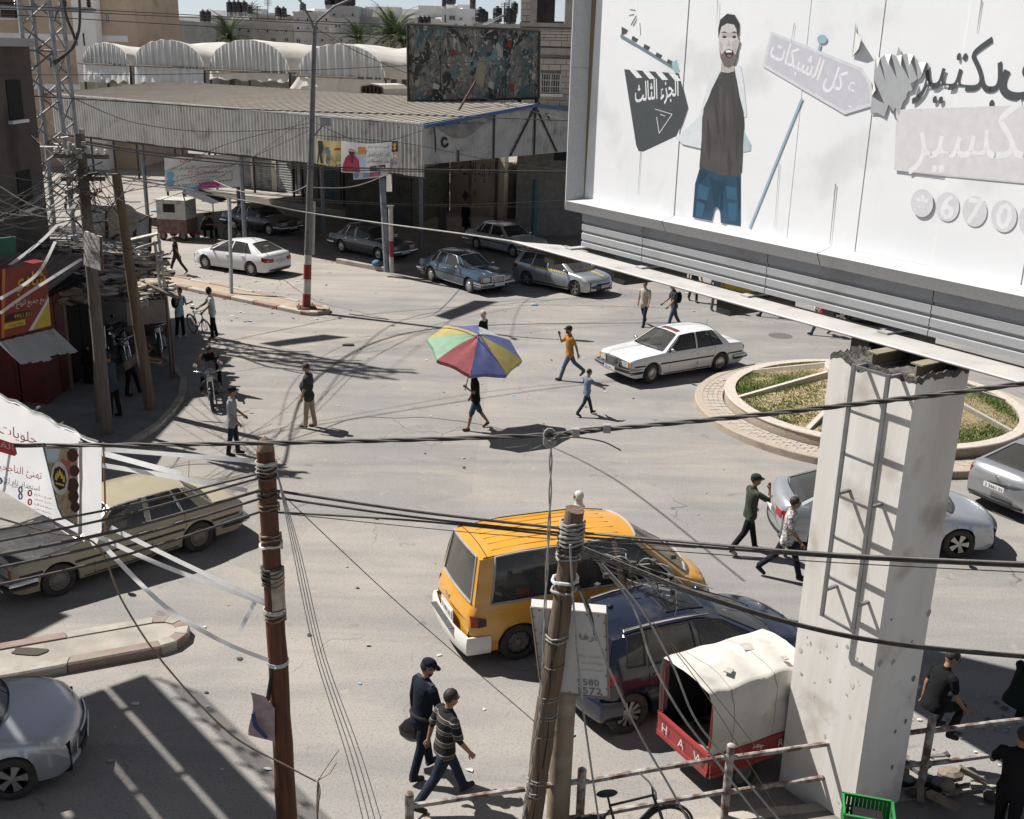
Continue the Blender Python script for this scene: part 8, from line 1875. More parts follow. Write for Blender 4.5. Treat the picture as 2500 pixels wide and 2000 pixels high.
# food cart
ct=thing('food_cart','white and dark red food cart on small wheels in the sandy lot','cart',G(436,583),R_(-8));
CTW=mat('chipped_cart_white',(.46,.45,.42),.7,col2=(.36,.35,.33),scale=3,dirt=('#4c443b',.7,2.5));CTR=mat('cart_dark_red',(.12,.045,.04),.7,col2=(.17,.12,.11),scale=5,amt=.5)
q=MB();q.box((0,0,1.55),(1.55,1.3,.95));q.build('upper_box',CTW,ct);q=MB();q.box((0,0,.72),(1.6,1.34,.70));q.build('lower_box',CTR,ct);q=MB();q.box((0,0,2.05),(1.7,1.45,.05));q.build('top',CTW,ct);q=MB();q.box((-.1,-.66,1.65),(.62,.03,.42));q.build('hatch',DARKO,ct)
for k,s in enumerate(('سندويش','فلافل','مشروبات')): writing('cart_words',s,(.80,0,1.80-.22*k),(0,1,0),HZ,.14,flat('cart_teal',(.08,.22,.3)),ct,width=.8,off=.01)
for x in (-.55,.55):
 for y in (-.6,.6): small_wheel((x,y,.24),.24,.09,ct)
q=MB();q.grid([[V((.8+1.6*s,-1.0+2*f,2.5-.5*s)) for f in (0,1)] for s in (0,1)]);q.build('shade_cloth',mat('dark_shade_cloth',(.05,.05,.06),.9),ct);q=MB();q.tube([(2.4,.95,0),(2.4,.95,2.0)],.03,5);q.tube([(2.4,-.95,0),(2.4,-.95,2.0)],.03,5);q.tube([(.82,-.7,2.05),(.82,-.9,2.5)],.03,5);q.build('shade_pole',STEEL,ct)
p=thing('paint_bucket','small white and red bucket beside the food cart','bucket',G(482,583));q=MB();q.lathe([(.13,0),(.16,.34),(.155,.34),(.12,.02)],14);q.build('pail',CTW,p,smooth=40);q=MB();q.lathe([(.162,.24),(.166,.36),(.15,.36)],14);q.build('rim_band',TR_,p)
# ================================================================== near poles, railing, sign board
pa_b,pa_t=V((-2.70,11.32,.0)),A(648,1098,11.05)
PA,PAd=pole('wooden_pole','tarred reddish wooden pole with pointed top and white straps in front',pa_b,pa_t,.135,.098,WOODR)
q=MB();q.lathe([(.098,0),(.09,.06),(.055,.12),(.006,.155)],12,Matrix.Translation(PAd));q.build('pointed_top',mat('frayed_wood_top',(.28,.21,.14),.95,col2=(.16,.11,.07),scale=9,stretch=(6,6,1),bump=.8),PA,smooth=30)
STRAP=thin_mat('white_strap',(.80,.80,.79),(.72,.72,.71),.45,8);GREYW=mat('grey_cable',(.33,.32,.30),.6,col2=(.24,.23,.215),scale=9);BLKW=mat('black_cable',(.035,.032,.03),.55,col2=(.09,.08,.07),scale=9,amt=.7);OLDR=mat('old_rope',(.26,.20,.14),.95,col2=(.16,.12,.09),scale=12)
def wrap(root,d,s,turns,m,r,pr,seed=0,name='wire_wrap',h=.05):
 rr=random.Random(seed);pts=[]
 for k in range(int(turns*12)+1): a=k*math.pi/6;pts.append(d*s+V(((pr+r)*math.cos(a),(pr+r)*math.sin(a),h*(k/12-turns/2)+.012*math.sin(k*1.7+seed))))
 q=MB();q.tube(pts,r,5);return q.build(name,m,root,smooth=60)
def onpole(base,d,u,v): return V(base)+d        # readability only
def sfor(v_,base,d):                           # height share of a pole at a picture row
 lo,hi=0.0,1.0
 for _ in range(30):
  mid_=(lo+hi)/2;
  if pix(V(base)+d*mid_)[1] > v_: lo=mid_
  else: hi=mid_
 return (lo+hi)/2
def band(root,base,d,v_,hgt,m,r,name='strap_band'):
 s=sfor(v_,base,d);q=MB();c=d*s;q.lathe([(r,-hgt/2),(r+.006,-hgt/2),(r+.006,hgt/2),(r,hgt/2)],18,Matrix.Translation(c));return q.build(name,m,root,smooth=50)
for v_,hh in ((1128,.035),(1488,.05),(1615,.05)): band(PA,pa_b,PAd,v_,hh,STRAP,.112 if v_ < 1200 else .124)
for i,(v_,tr,m,r) in enumerate(((1140,3,GREYW,.010),(1160,2,BLKW,.014),(1205,2,BLKW,.012),(1235,2,OLDR,.010),(1310,2,OLDR,.012),(1330,1.2,STRAP,.016),(1395,3,BLKW,.016),(1420,2,BLKW,.014),(1500,3,OLDR,.014))): wrap(PA,PAd,sfor(v_,pa_b,PAd),tr,m,r,.108,i)
q=MB();s0,s1=sfor(1480,pa_b,PAd),sfor(1385,pa_b,PAd);q.grid([[PAd*s+V((.128*math.cos(a),.128*math.sin(a),0)) for a in [-1.55+1.6*k/6 for k in range(7)]] for s in (s0,(s0+s1)/2,s1)]);q.build('pasted_poster',mat('peeling_poster',(.46,.40,.32),.9,col2=(.25,.2,.16),scale=7,amt=.6),PA,smooth=60)
# rags and torn poster hanging on it
q=MB();P=[]
for k in range(9): s=k/8;P.append([A(u0+du,v0,11.05)-pa_b for u0,v0,du in ((612+6*math.sin(s*5),1690+s*105,0),(640+20*s,1700+110*s,6),(668,1730+95*s,3))])
q.grid(P);q.build('torn_poster',mat('torn_pink_poster',(.45,.32,.33),.85,col2=(.22,.17,.18),scale=9,amt=.9),PA,smooth=60)
q=MB();q.tube([A(668,1610,11.1)-pa_b,A(655,1700,11.1)-pa_b,A(640,1755,11.1)-pa_b],[.018,.026,.04],6);q.build('hanging_strap',BLACKP,PA)
q=MB();P=[]
for k in range(7): s=k/6;P.append([A(612-8*s,1715+55*s,10.98)-pa_b,A(655-2*s,1775+55*s-20*math.sin(s*3),10.98)-pa_b])
q.grid([[A(613,1745,10.98)-pa_b,A(622,1738,10.98)-pa_b],[A(618,1775,10.98)-pa_b,A(628,1768,10.98)-pa_b],[A(648,1806,10.98)-pa_b,A(656,1800,10.98)-pa_b]]);q.build('blue_tape',flat('poster_blue',(.05,.07,.16)),PA)
pb_b,pb_t=V((.32,11.1,0)),A(1403,1244,10.9)
PB,PBd=pole('wooden_pole','cracked raw wooden pole wound with grey cables in front of the sign board',pb_b,pb_t,.128,.112,WOODB,rough=.03)
for i,(v_,tr,m,r) in enumerate(((1285,3,GREYW,.014),(1300,4,GREYW,.012),(1315,3,GREYW,.016),(1335,3,BLKW,.012),(1355,2,GREYW,.013),(1415,1.2,STRAP,.02),(1440,1,GREYW,.016),(1555,2,GREYW,.010),(1620,1.5,OLDR,.007),(1700,2,GREYW,.006),(1745,2,GREYW,.006),(1790,1.5,OLDR,.006),(1900,2,GREYW,.007),(1930,2,GREYW,.007))): wrap(PB,PBd,sfor(v_,pb_b,PBd),tr,m,r,.122,i+20)
q=MB();
for k in range(5): s0=.15+.16*k;a=-1.6+.3*math.sin(k*2);q.tube([PBd*s0+V((.126*math.cos(a),.126*math.sin(a),0)),PBd*(s0+.08)+V((.123*math.cos(a+.1),.123*math.sin(a+.1),0)),PBd*(s0+.15)+V((.12*math.cos(a-.06),.12*math.sin(a-.06),0))],.006,4)
q.build('crack',flat('dark_crack',(.02,.014,.01)),PB)
# sign board on its own painted post
bp_b=V((.70,11.28,0));PBP=thing('board_post','thick peeling painted steel post under the white sign board','post',bp_b);q=MB();q.tube([(0,0,0),(.02,0,3.3)],.145,16);q.build('shaft',mat('peeling_post_paint',(.30,.24,.17),.8,col2=(.20,.15,.105),scale=4,stretch=(1,1,.5),bump=.4,bscale=10,dirt=('#a9a39a',.9,1.6)),PBP,smooth=40)
sbn=thing('sign_board','square white metal sign board with faded black lines and numbers','sign',A(1390,1590,11.1));sbo=V(sbn.location)
c4=[A(1296,1482,11.06)-sbo,A(1480,1498,11.12)-sbo,A(1487,1704,11.12)-sbo,A(1322,1688,11.06)-sbo]
q=MB();q.prism(c4,V((.01,.16,.02)));q.build('panel',mat('dusty_white_sign',(.52,.515,.50),.6,col2=(.46,.45,.43),scale=2,dirt=('#7d766c',.3,2)),sbn)
q=MB()
for i in range(4): q.tube([c4[i]-V((0,.01,0)),c4[(i+1) % 4]-V((0,.01,0))],.012,4)
q.build('edge_angle',mat('rusty_edge',(.34,.26,.2),.7,.3,scale=6),sbn)
q=MB()
for i in range(4):
 for k in range(6): q.ell(c4[i].lerp(c4[(i+1) % 4],(k+.5)/6).lerp((c4[0]+c4[2])/2,.06)-V((0,.012,0)),(.008,.008,.008),6,4)
tag(q.build('bolts',RUST,sbn),kind='stuff')
sx,sy=c4[1]-c4[0],c4[0]-c4[3]
def sbp(a,b): return c4[0].lerp(c4[1],a).lerp(c4[3].lerp(c4[2],a),b)
FAD=flat('faded_sign_ink',(.16,.16,.17));FAD2=flat('very_faded_sign_ink',(.33,.33,.34))
for a,b,s,h,w,m in ((.22,.27,'النقل',.10,.22,FAD),(.74,.30,'ارفا',.10,.20,FAD),(.76,.52,'ليموزين رفح',.05,.32,FAD2),(.78,.60,'مواصلات',.05,.25,FAD2),(.72,.68,'خدمة متميزة',.05,.34,FAD2),(.70,.83,'5580',.085,.26,FAD),(.72,.93,'1572',.085,.28,FAD)): writing('sign_words',s,sbp(a,b)-V((0,.014,0)),sx,sy,h,m,sbn,width=w,off=0)
# pipe railing along the near kerb
RLM=mat('rusty_flaking_pipe',(.14,.085,.065),.8,.2,col2=(.42,.40,.37),scale=7,amt=.35,bump=.4,bscale=20)
rl=thing('pipe_railing','rusty two rail pipe railing along the near kerb','railing',(1.0,11.25,.14));ro_=V(rl.location)
rp_=[V((-1.1,10.75,.14)),V((.98,11.28,.14)),V((2.92,11.85,.14)),V((5.75,12.55,.14)),V((7.6,12.95,.14))]
for p in rp_: q=MB();q.tube([p-ro_,p-ro_+HZ*1.12],.055,10);q.lathe([(.055,1.12),(.03,1.14),(.001,1.145)],10,Matrix.Translation(p-ro_));q.build('post',RLM,rl,smooth=40)
for a,b in zip(rp_,rp_[1:]):
 for z in (.95,.42): q=MB();q.tube([a-ro_+HZ*(z-.02),(a+b)/2-ro_+HZ*z,b-ro_+HZ*z],.035,8);q.build('rail',RLM,rl,smooth=40)
p=thing('bollard','short cut pipe stub at the kerb','bollard',G(1040,2070));q=MB();q.tube([(0,0,0),(0,0,.42)],.07,12);q.build('stub',RLM,p,smooth=40);q=MB();q.lathe([(.055,.421),(.001,.421)],12);q.build('hollow_top',mat('sawn_wood',(.35,.28,.2),.9),p)
# green crate on stacked boxes by the pillar
cr=thing('plastic_crate','bright green plastic crate with handle holes at the pillar foot','crate',A(2118,1990,10.9)-HZ*.20,R_(-14));GRN=mat('green_crate_plastic',(.02,.22,.05),.5,col2=(.03,.17,.05),scale=5)
w,d,h=.56,.40,.30
q=MB();q.box((0,0,.01),(w,d,.02));q.build('base',GRN,cr)
for sx_,sy_,L_2,ax in ((0,-1,w,0),(0,1,w,0),(-1,0,d,1),(1,0,d,1)):
 q=MB()
 for k in range(12 if ax == 0 else 9):
  n=12 if ax == 0 else 9;x=-L_2/2+L_2*(k+.5)/n;hole=ax == 1 and abs(k-4) <= 1
  c=(x,sy_*d/2,0) if ax == 0 else (sx_*w/2,x,0)
  for z0,z1 in (((.0,.06),(.075,.13),(.145,h)) if not hole else ((.0,.06),(.075,.18),(.26,h))): q.box((c[0],c[1],(z0+z1)/2),((L_2/n*.82,.012,z1-z0) if ax == 0 else (.012,L_2/n*.82,z1-z0)))
 for z in (.068,.138,h-.012): q.box((0,sy_*d/2,z) if ax == 0 else (sx_*w/2,0,z),(L_2,.014,.02) if ax == 0 else (.014,L_2,.02))
 q.box((0,sy_*(d/2+.008),h) if ax == 0 else (sx_*(w/2+.008),0,h),(L_2+.03,.028,.022) if ax == 0 else (.028,L_2+.03,.022));q.build('lattice_side',GRN,cr)
q=MB();q.box((.0,-.02,.12),(.34,.2,.22));q.build('dark_contents',UNDER,cr)
bx=thing('wooden_box','rough wooden fruit box standing under the green crate','box',V((cr.location.x,cr.location.y,.14)),R_(-14));zb2=cr.location.z-.14
for k in range(max(1,int(zb2/.14))):
 z=.07+k*.14;q=MB();q.box((0,-.19,z),(.52,.015,.11));q.build('slat',JNK[0],bx);q=MB();q.box((0,.19,z),(.52,.015,.11));q.build('slat',JNK[0],bx);q=MB();q.box((-.26,0,z),(.015,.38,.11));q.build('slat',JNK[0],bx);q=MB();q.box((.26,0,z),(.015,.38,.11));q.build('slat',JNK[0],bx)
q=MB();q.box((0,0,zb2-.015),(.54,.40,.02));q.build('lid',JNK[0],bx)
# ================================================================== near banner on the left
def nb_(u,v,lift=0.0): return A(u,v,9.2+1.3*u/250-lift)
bn=thing('shop_banner','white sweets shop banner with red arabic lines and crowned emblem tied above the road','banner',nb_(220,1330));bno=V(bn.location)
BNM=thin_mat('white_banner_vinyl',(.76,.76,.755),(.70,.70,.70),.45,2)
def bshape(pts,m,name,lift=.01): q=MB();q.poly([nb_(u,v,lift)-bno for u,v in pts]);return q.build(name,m,bn)
top=lambda u: 965+.50*u;bot=lambda u: 1195+.62*u-.0003*u*u
q=MB();us=[-200,-120,-60,-20,0,20,40,60,80,100,120,140,160,180,196]
q.grid([[nb_(u,top(u)+(bot(u)-top(u))*f+5*math.sin(u*.05+f*5)*(1-f),.02*math.sin(u*.06+f*4))-bno for u in us] for f in [j/8 for j in range(9)]]);q.build('cloth',BNM,bn,smooth=180)
q=MB();q.grid([[nb_(u,v0+(v1-v0)*f,.03*math.sin(f*7+u))-bno for u,v0,v1 in ((200,1082,1300),(215,1086,1316),(232,1086,1342),(248,1090,1296))] for f in [j/8 for j in range(9)]]);q.build('side_cloth',BNM,bn,smooth=180)
q=MB();q.grid([[nb_(u,top(u)-6+10*f+4*math.sin(u*.1),.05*math.sin(f*3))-bno for u in us+[215,240]] for f in (0,.5,1)]);q.build('rolled_edge',BNM,bn,smooth=180)
q=MB();q.tube([nb_(196,1078)-bno,nb_(195,1190)-bno,nb_(193,1302)-bno],.022,8);q.build('pole_sleeve',mat('banner_pole_wrap',(.45,.44,.42),.6,scale=6),bn,smooth=60);q=MB();q.tube([nb_(252,1080)-bno,nb_(256,1200)-bno,nb_(258,1305)-bno],.010,6);q.build('edge_batten',mat('rust_batten',(.30,.12,.06),.8),bn)
CHO=mat('banner_sweets_print',(.20,.12,.08),.6,col2=(.46,.38,.27),scale=14,amt=1.0,detail=6);bshape([(104,1092),(190,1094),(190,1286),(150,1262),(140,1240)],flat('print_frame_grey',(.16,.19,.22)),'printed_photo_frame',.045);bshape([(108,1094),(190,1096),(190,1282),(152,1258),(143,1238)],CHO,'printed_photo',.055)
bshape([(150,1120),(172,1128),(174,1160),(160,1170),(150,1150)],flat('print_berry',(.36,.10,.10)),'printed_fruit',.062);bshape([(110,1096),(148,1096),(140,1130),(116,1128)],flat('print_pale_sky',(.42,.50,.53)),'printed_fruit',.061)
for (cx,cy,r) in ((178,1112,14),(182,1150,12),(178,1185,15),(180,1212,13),(184,1238,11)): bshape([(cx+r*math.cos(k*.7),cy+r*1.2*math.sin(k*.7)) for k in range(9)],flat('print_chocolate',(.06,.025,.018)),'printed_sweet',.066)
bshape([(146+21*math.cos(k*.314),1168+41*math.sin(k*.314)+ .25*21*math.cos(k*.314)) for k in range(20)],BNM,'emblem_disc',.075);bshape([(146+17*math.cos(k*.785),1168+29*math.sin(k*.785)+.25*17*math.cos(k*.785)) for k in range(8)],flat('print_black',(.02,.018,.016)),'emblem_field',.082)
GLD=flat('print_gold',(.55,.36,.08));bshape([(136,1177),(156,1183),(157,1188),(136,1182)],GLD,'emblem_crown',.09)
for x,y in ((137,1158),(141,1152),(146,1148),(151,1155),(156,1163)): bshape([(x-3.2,y+14),(x-2.6,y+4),(x,y-4),(x+2.6,y+5),(x+3.2,y+15)],GLD,'emblem_crown',.091+.0005*(x-137))
RDI=flat('print_red',(.46,.05,.05));BKI=flat('print_ink',(.05,.05,.055))
def bw(s,a,b,hpx,m,w=None):
 o=nb_((a[0]+b[0])/2,(a[1]+b[1])/2,.06)-bno;ax=nb_(*b)-nb_(*a);up=nb_(a[0],a[1]-10)-nb_(*a);k=up.length/10
 writing('banner_words',s,o,ax,up,hpx*k,m,bn,width=ax.length,off=0)
bw('حلويات سد',(-55,1030),(92,1078),34,RDI);bshape([(-80,1046),(36,1084),(42,1108),(36,1114),(-80,1080)],RDI,'red_label',.05);bw('الفاخره',(-60,1064),(34,1096),20,BNM);bw('تهنئ الناجحين في الثانوية',(-120,1112),(108,1168),32,RDI);bw('استعداد تام لتلبية جميع مناسباتكم',(-120,1142),(103,1198),24,BKI)
for x,y,c in ((73,1204,RDI),(73,1226,RDI),(50,1196,flat('print_blue',(.08,.12,.32))),(50,1212,flat('print_blue',(.08,.12,.32))),(0,1174,flat('print_blue',(.08,.12,.32)))): q=MB();q.tube([nb_(x+4*math.cos(k*.628),y+7*math.sin(k*.628),.06)-bno for k in range(11)],.007,4);q.build('printed_badge',c,bn)
for k in range(5): bw(['فرع رفح','شارع عثمان','مفترق','خانيونس','البحر'][k],(84,1207+11*k),(126,1219+12*k),7,BKI)
bw('حلويات سدرة',(5,1178),(45,1190),8,BKI)
def ribbon(name,label,pts,w,m=STRAP,group='white plastic straps'):
 P=[A(*p) for p in pts];C=spline(P,10);q=MB();rows=[]
 for i,p in enumerate(C):
  t=(C[min(i+1,len(C)-1)]-C[max(0,i-1)]).normalized();n=t.cross(CAMO-p).normalized();a=.35*math.sin(i*.2);b_=t.cross(n);e=(n*math.cos(a)+b_*math.sin(a))*w/2;rows.append([p-e,p+e])
 q.grid(rows);return tag(q.build(name,m,None,smooth=180),label,'strap',group)
def spline(P,n=8):
 out=[]
 for i in range(len(P)-1):
  p0,p1,p2,p3=P[max(0,i-1)],P[i],P[i+1],P[min(len(P)-1,i+2)]
  for k in range(n):
   t=k/n;out.append(.5*((2*p1)+(p2-p0)*t+(2*p0-5*p1+4*p2-p3)*t*t+(3*p1-p0-3*p2+p3)*t**3))
 return out+[P[-1]]
for lab,pts,w in (('upper white strap from banner top to the tarred pole',[(245,1096,10.5),(450,1112,10.8),(622,1126,11)],.05),('white strap sagging over the khaki car boot',[(248,1106,10.5),(345,1132,10.8),(442,1158,11.2)],.06),('sheer grey strap across the khaki car roof',[(250,1136,10.5),(430,1166,10.9),(604,1198,11.1)],.05),('lower white strap crossing the khaki car door',[(270,1288,10.4),(440,1372,10.7),(648,1470,11.1)],.05),('second lower white strap beside the crossing one',[(232,1306,10.4),(400,1382,10.7),(648,1474,11.1)],.05),('long white strap from banner foot to the pole\'s low band',[(252,1332,10.4),(400,1478,10.7),(540,1565,10.9),(655,1612,11.1)],.05),('short torn white strap hanging from the pole knot',[(622,1470,11),(606,1500,10.95),(584,1545,10.9)],.05)): ribbon('plastic_strap',lab,pts,w)
# ================================================================== cables
def cable(label,pts,r,m=BLKW,group=None,strands=0,n=9):
 C=spline([A(*p) for p in pts],n);q=MB()
 if strands:
  D=spline(C,3)
  for k in range(strands):
   W=[]
   for i,p in enumerate(D):
    t=(D[min(i+1,len(D)-1)]-D[max(0,i-1)]).normalized();a=t.cross(HZ).normalized();b_=t.cross(a);w=i*.30+2*math.pi*k/strands;W.append(p+(a*math.cos(w)+b_*math.sin(w))*r*.75)
   q.tube(W,r*.62,5)
 else: q.tube(C,r,6)
 return tag(q.build('cable',m,None,smooth=80),label,'cable',group)
cable('thick twisted black cable crossing the whole picture in front of the pillar',[(-60,1088,9.4),(300,1087,9.2),(640,1082,9.0),(1000,1074,8.8),(1340,1062,8.6),(1480,1048,8.5),(1760,1022,8.2),(2060,990,7.9),(2300,962,7.7),(2560,928,7.4)],.0165,strands=3)
q=MB();cpt=A(1342,1062,8.58)
for k in range(4): q.tube([cpt+V((.05*math.cos(a)*1.0,.02*math.sin(a),.05*math.sin(a)-.02*k)) for a in [j*.63+k for j in range(11)]],.008,5)
for u in (1406,1482): q.box(A(u,1056 if u < 1450 else 1046,8.5),(.06,.05,.07))
tag(q.build('cable_joint',GREYW),'knot of clamps on the thick twisted cable','cable joint')
cable('short loose wire end drooping from the cable joint',[(1345,1075,8.55),(1400,1068,8.5),(1470,1078,8.5),(1516,1100,8.5)],.006);cable('thin tail wire looping above the cable joint',[(1345,1072,8.55),(1390,1052,8.5),(1475,1042,8.5)],.006)
cable('pale twisted pair hanging from the cable joint past the minibus',[(1345,1078,8.56),(1342,1250,9.2),(1330,1500,10.0),(1322,1700,10.5),(1300,1860,10.8),(1268,2060,11)],.013,GREYW,strands=2)
LG='black cables from the left edge to the tarred pole'
for lab,a,b,r,sag in (('uppermost black cable running left from the tarred pole',(-60,1303),(628,1158),.012,10),('second black cable down running left from the tarred pole',(-60,1332),(630,1168),.013,12),('thickest black cable running left from the tarred pole',(-60,1366),(640,1196),.018,14),('fourth black cable down running left from the tarred pole',(-60,1398),(640,1216),.015,14),('lowest brown cable running left from the tarred pole',(-60,1440),(634,1250),.014,16)):
 cable(lab,[(a[0],a[1],9.3),((a[0]+b[0])/2,(a[1]+b[1])/2+sag,10.0),(b[0],b[1],11.0)],r,BLKW,LG)
RG='black cables between the two wooden poles'
for lab,a,b,r,s in (('thick black cable between the two wooden poles',(664,1197),(1386,1292),.016,6),('middle black cable between the two wooden poles',(664,1214),(1386,1303),.014,6),('lower black cable between the two wooden poles',(656,1250),(1386,1310),.012,-8),('thin wire sagging just below the pole cables',(700,1255),(1700,1338),.005,8)):
 cable(lab,[(a[0],a[1],11),((a[0]+b[0])/2,(a[1]+b[1])/2+s,11.0),(b[0],b[1],10.9)],r,BLKW,RG)
QG='black cables running right from the raw pole'
for lab,a,b,r,s in (('upper black cable running right from the raw pole',(1428,1302),(2560,1378),.015,10),('second black cable running right from the raw pole',(1428,1312),(2560,1386),.014,8),('thin wire running right across the pillar ladder',(1430,1330),(2560,1400),.005,6)):
 cable(lab,[(a[0],a[1],10.8),((a[0]+b[0])/2,(a[1]+b[1])/2+s,9.6),(b[0],b[1],8.4)],r,BLKW,QG)
for k in range(3): cable(['upper','middle','lower'][k]+' strand of the drooping black bundle passing the pillar ladder',[(1425,1335+6*k,10.7),(1560,1390+6*k,10.3),(1700,1445+5*k,9.9),(1950,1522+4*k,9.4),(2200,1570+4*k,9.0),(2560,1604+4*k,8.6)],.009,BLKW,'drooping black bundle')
for k in range(4): cable(['leftmost','second','third','rightmost'][k]+' grey service wire slanting down from the tarred pole',[(676,1150,10.9),(716+6*k,1350,10.6),(770+8*k,1600,10.2),(848+12*k,1850,9.8),(905+16*k,2080,9.5)],.0055,GREYW,'grey service wires from the tarred pole')
cable('thin black wire slanting from the tarred pole to the raw pole foot',[(690,1208,10.9),(980,1480,10.9),(1312,1768,11.0)],.005)
cable('brown rope from the banner foot to the coil below',[(-20,1260,9),(120,1300,10),(235,1330,10.3),(300,1470,10.3),(400,1620,10.4),(560,1790,10.5),(700,1870,10.5),(772,1908,10.5)],.010,OLDR)
q=MB()
for k in range(4): q.tube([A(776+(6-3*k)*math.sin(s*math.pi),1905+ (60+22*k)*s,10.5) for s in [j/6 for j in range(7)]],.006,5)
q.tube([A(776,1906,10.5),A(800,1870,10.5),A(828,1830,10.5)],.006,5);q.tube([A(776,1906,10.5),A(806,1888,10.5),A(822,1862,10.5)],.006,5);tag(q.build('rope_coil',OLDR),'knotted coil of brown rope hanging on the grey service wires','rope')
FG2='grey wires fanning down from the raw pole'
for lab,pts,r in (('pale wire down the face of the raw pole',[(1392,1330,10.7),(1402,1500,10.75),(1420,1700,10.8),(1440,1850,10.8),(1470,2060,10.8)],.012),('pale wire crossing the hatchback wheel',[(1415,1440,10.7),(1448,1530,10.6),(1490,1640,10.5),(1560,1790,10.4),(1640,1930,10.3),(1710,2060,10.2)],.013),('first of two pale wires crossing the tricycle',[(1462,1375,10.6),(1545,1480,10.4),(1590,1610,10.2),(1660,1740,10.0),(1750,1860,9.9),(1900,2060,9.8)],.013),('second of two pale wires crossing the tricycle',[(1468,1375,10.6),(1560,1480,10.4),(1640,1620,10.2),(1700,1760,10.0),(1800,1880,9.9),(1950,2060,9.8)],.012),('dark green wire curling from the pole joint',[(1410,1430,10.7),(1440,1490,10.7),(1452,1550,10.7)],.016),('thin red wire stretched to the tricycle hood',[(1560,1480,10.4),(1740,1690,11.2),(1850,1830,11.4)],.005),('thin brown wire stretched to the tailboard',[(1560,1490,10.4),(1700,1660,11.0),(1900,1980,11.2)],.005)): cable(lab,pts,r,GREYW if 'pale' in lab else (BLKW if 'green' in lab else OLDR),FG2)
# tangle of joints beside the raw pole
q=MB();rr=random.Random(31)
for k in range(16):
 s=k/16;u0,v0=1430+rr.uniform(0,40),1330+rr.uniform(0,50);q.tube(spline([A(u0,v0,10.75),A(u0+rr.uniform(30,90),v0+rr.uniform(-10,50),10.6),A(u0+rr.uniform(80,200),v0+rr.uniform(20,90),10.5),A(u0+rr.uniform(150,300),v0+rr.uniform(60,140),10.4)],5),.007,5,mi=k % 2)
for k in range(12): p=A(1450+rr.uniform(0,250),1350+rr.uniform(0,130),10.5);q.box(p,(.06,.05,.05),rz=rr.random(),mi=1)
tag(q.build('wire_tangle',[GREYW,BLKW]),'tangle of grey wires and clamps right of the raw pole','wires',kind='stuff')
# wires over the square, far side
wires=[('topmost thin line across the skyline',[(-40,10,30),(650,46,34),(1010,62,36),(1420,74,38)],.013),('second thin line across the skyline',[(-40,18,30),(650,52,34),(1010,68,36),(1420,78,38)],.012),('third thin line across the skyline',[(-40,32,30),(600,70,34),(1010,88,36),(1420,93,38)],.013),('thin line crossing the tunnels',[(-40,183,34),(500,180,38),(1000,160,42),(1420,136,44)],.012),
 ('dark cable along the fascia top',[(-40,228,36),(330,250,40),(620,268,43),(1000,280,45),(1420,296,45)],.022),('sagging line over the fascia sheets',[(180,240,30),(330,300,34),(520,322,38),(755,312,40.6)],.012),('twisted pale cable from the leaning pole to the beam',[(262,424,28),(400,452,29),(533,479,30),(641,498,30),(747,519,30),(928,545,29),(1120,570,26),(1300,597,21)],.022),('upper dark cable over the parked cars',[(200,345,27),(440,380,34),(800,408,40),(1420,420,42)],.03),('lower dark cable over the parked cars',[(210,352,27),(440,388,34),(800,414,40),(1420,424,42)],.02),
 ('thin line from leaning pole to the lane shops',[(300,440,28),(760,486,40),(1100,500,44),(1400,488,46)],.012),('second thin line to the lane shops',[(300,448,28),(760,492,40),(1100,504,44),(1400,506,46)],.010),('line from lamp post up to the hoarding',[(780,75,41),(900,140,46),(1080,210,50),(1300,272,50),(1400,300,48)],.014),('line from lamp post down to the signs',[(770,300,41),(900,350,44),(1035,318,46)],.012),('lower line from lamp post to the lane',[(765,330,41),(1000,352,44),(1200,392,46),(1400,420,46)],.012),('slack line from lamp post to post rag',[(752,458,41),(860,456,42),(950,425,47)],.018),('slack line left of the lamp post',[(752,452,41),(700,472,42),(600,470,44),(520,440,50)],.016),('thin line from lamp post to the grey pole',[(755,318,41),(600,390,36),(440,440,31),(300,470,28)],.010),('second thin line from lamp post to the grey pole',[(755,300,41),(560,350,36),(400,420,31),(200,470,27)],.010),('third thin line from lamp post to the kiosks',[(758,280,41),(560,420,36),(360,500,30),(200,560,27)],.009)]
for lab,pts,r in wires: cable(lab,pts,r,GREYW if 'pale' in lab or 'slack' in lab else BLKW,'lines over the far side of the square')
# loops and tangle on the corner poles
q=MB();rr=random.Random(17)
for k in range(36):
 e=rr.choice([(-30,rr.uniform(420,760),24),(rr.uniform(-20,120),rr.uniform(250,700),32),(rr.uniform(280,380),rr.uniform(380,640),29),(-30,rr.uniform(430,560),23)]);s=(rr.uniform(190,218),rr.uniform(340,560),26.3);m_=((s[0]+e[0])/2+rr.uniform(-20,20),(s[1]+e[1])/2+rr.uniform(5,50),(s[2]+e[2])/2)
 q.tube(spline([A(*s),A(*m_),A(*e)],6),rr.choice((.006,.008,.010,.014)),4,mi=rr.choice((0,0,0,1)))
for k in range(14):
 c=(rr.uniform(195,250),rr.uniform(400,520));R1=rr.uniform(15,45);q.tube([A(c[0]+R1*math.cos(a)*(1+.2*math.sin(2*a)),c[1]+R1*1.2*math.sin(a),26.1+.2*math.sin(a)) for a in [rr.uniform(0,3)+j*.45 for j in range(rr.randint(6,13))]],rr.choice((.008,.012,.016)),4)
for k in range(22): q.box(A(rr.uniform(165,215),rr.uniform(320,480),26.2),(.10,.08,.10),rz=rr.random()*3,mi=1)
tag(q.build('wire_tangle',[BLKW,GREYW]),'dense tangle of black wires and clamps on the corner poles','wires',kind='stuff')
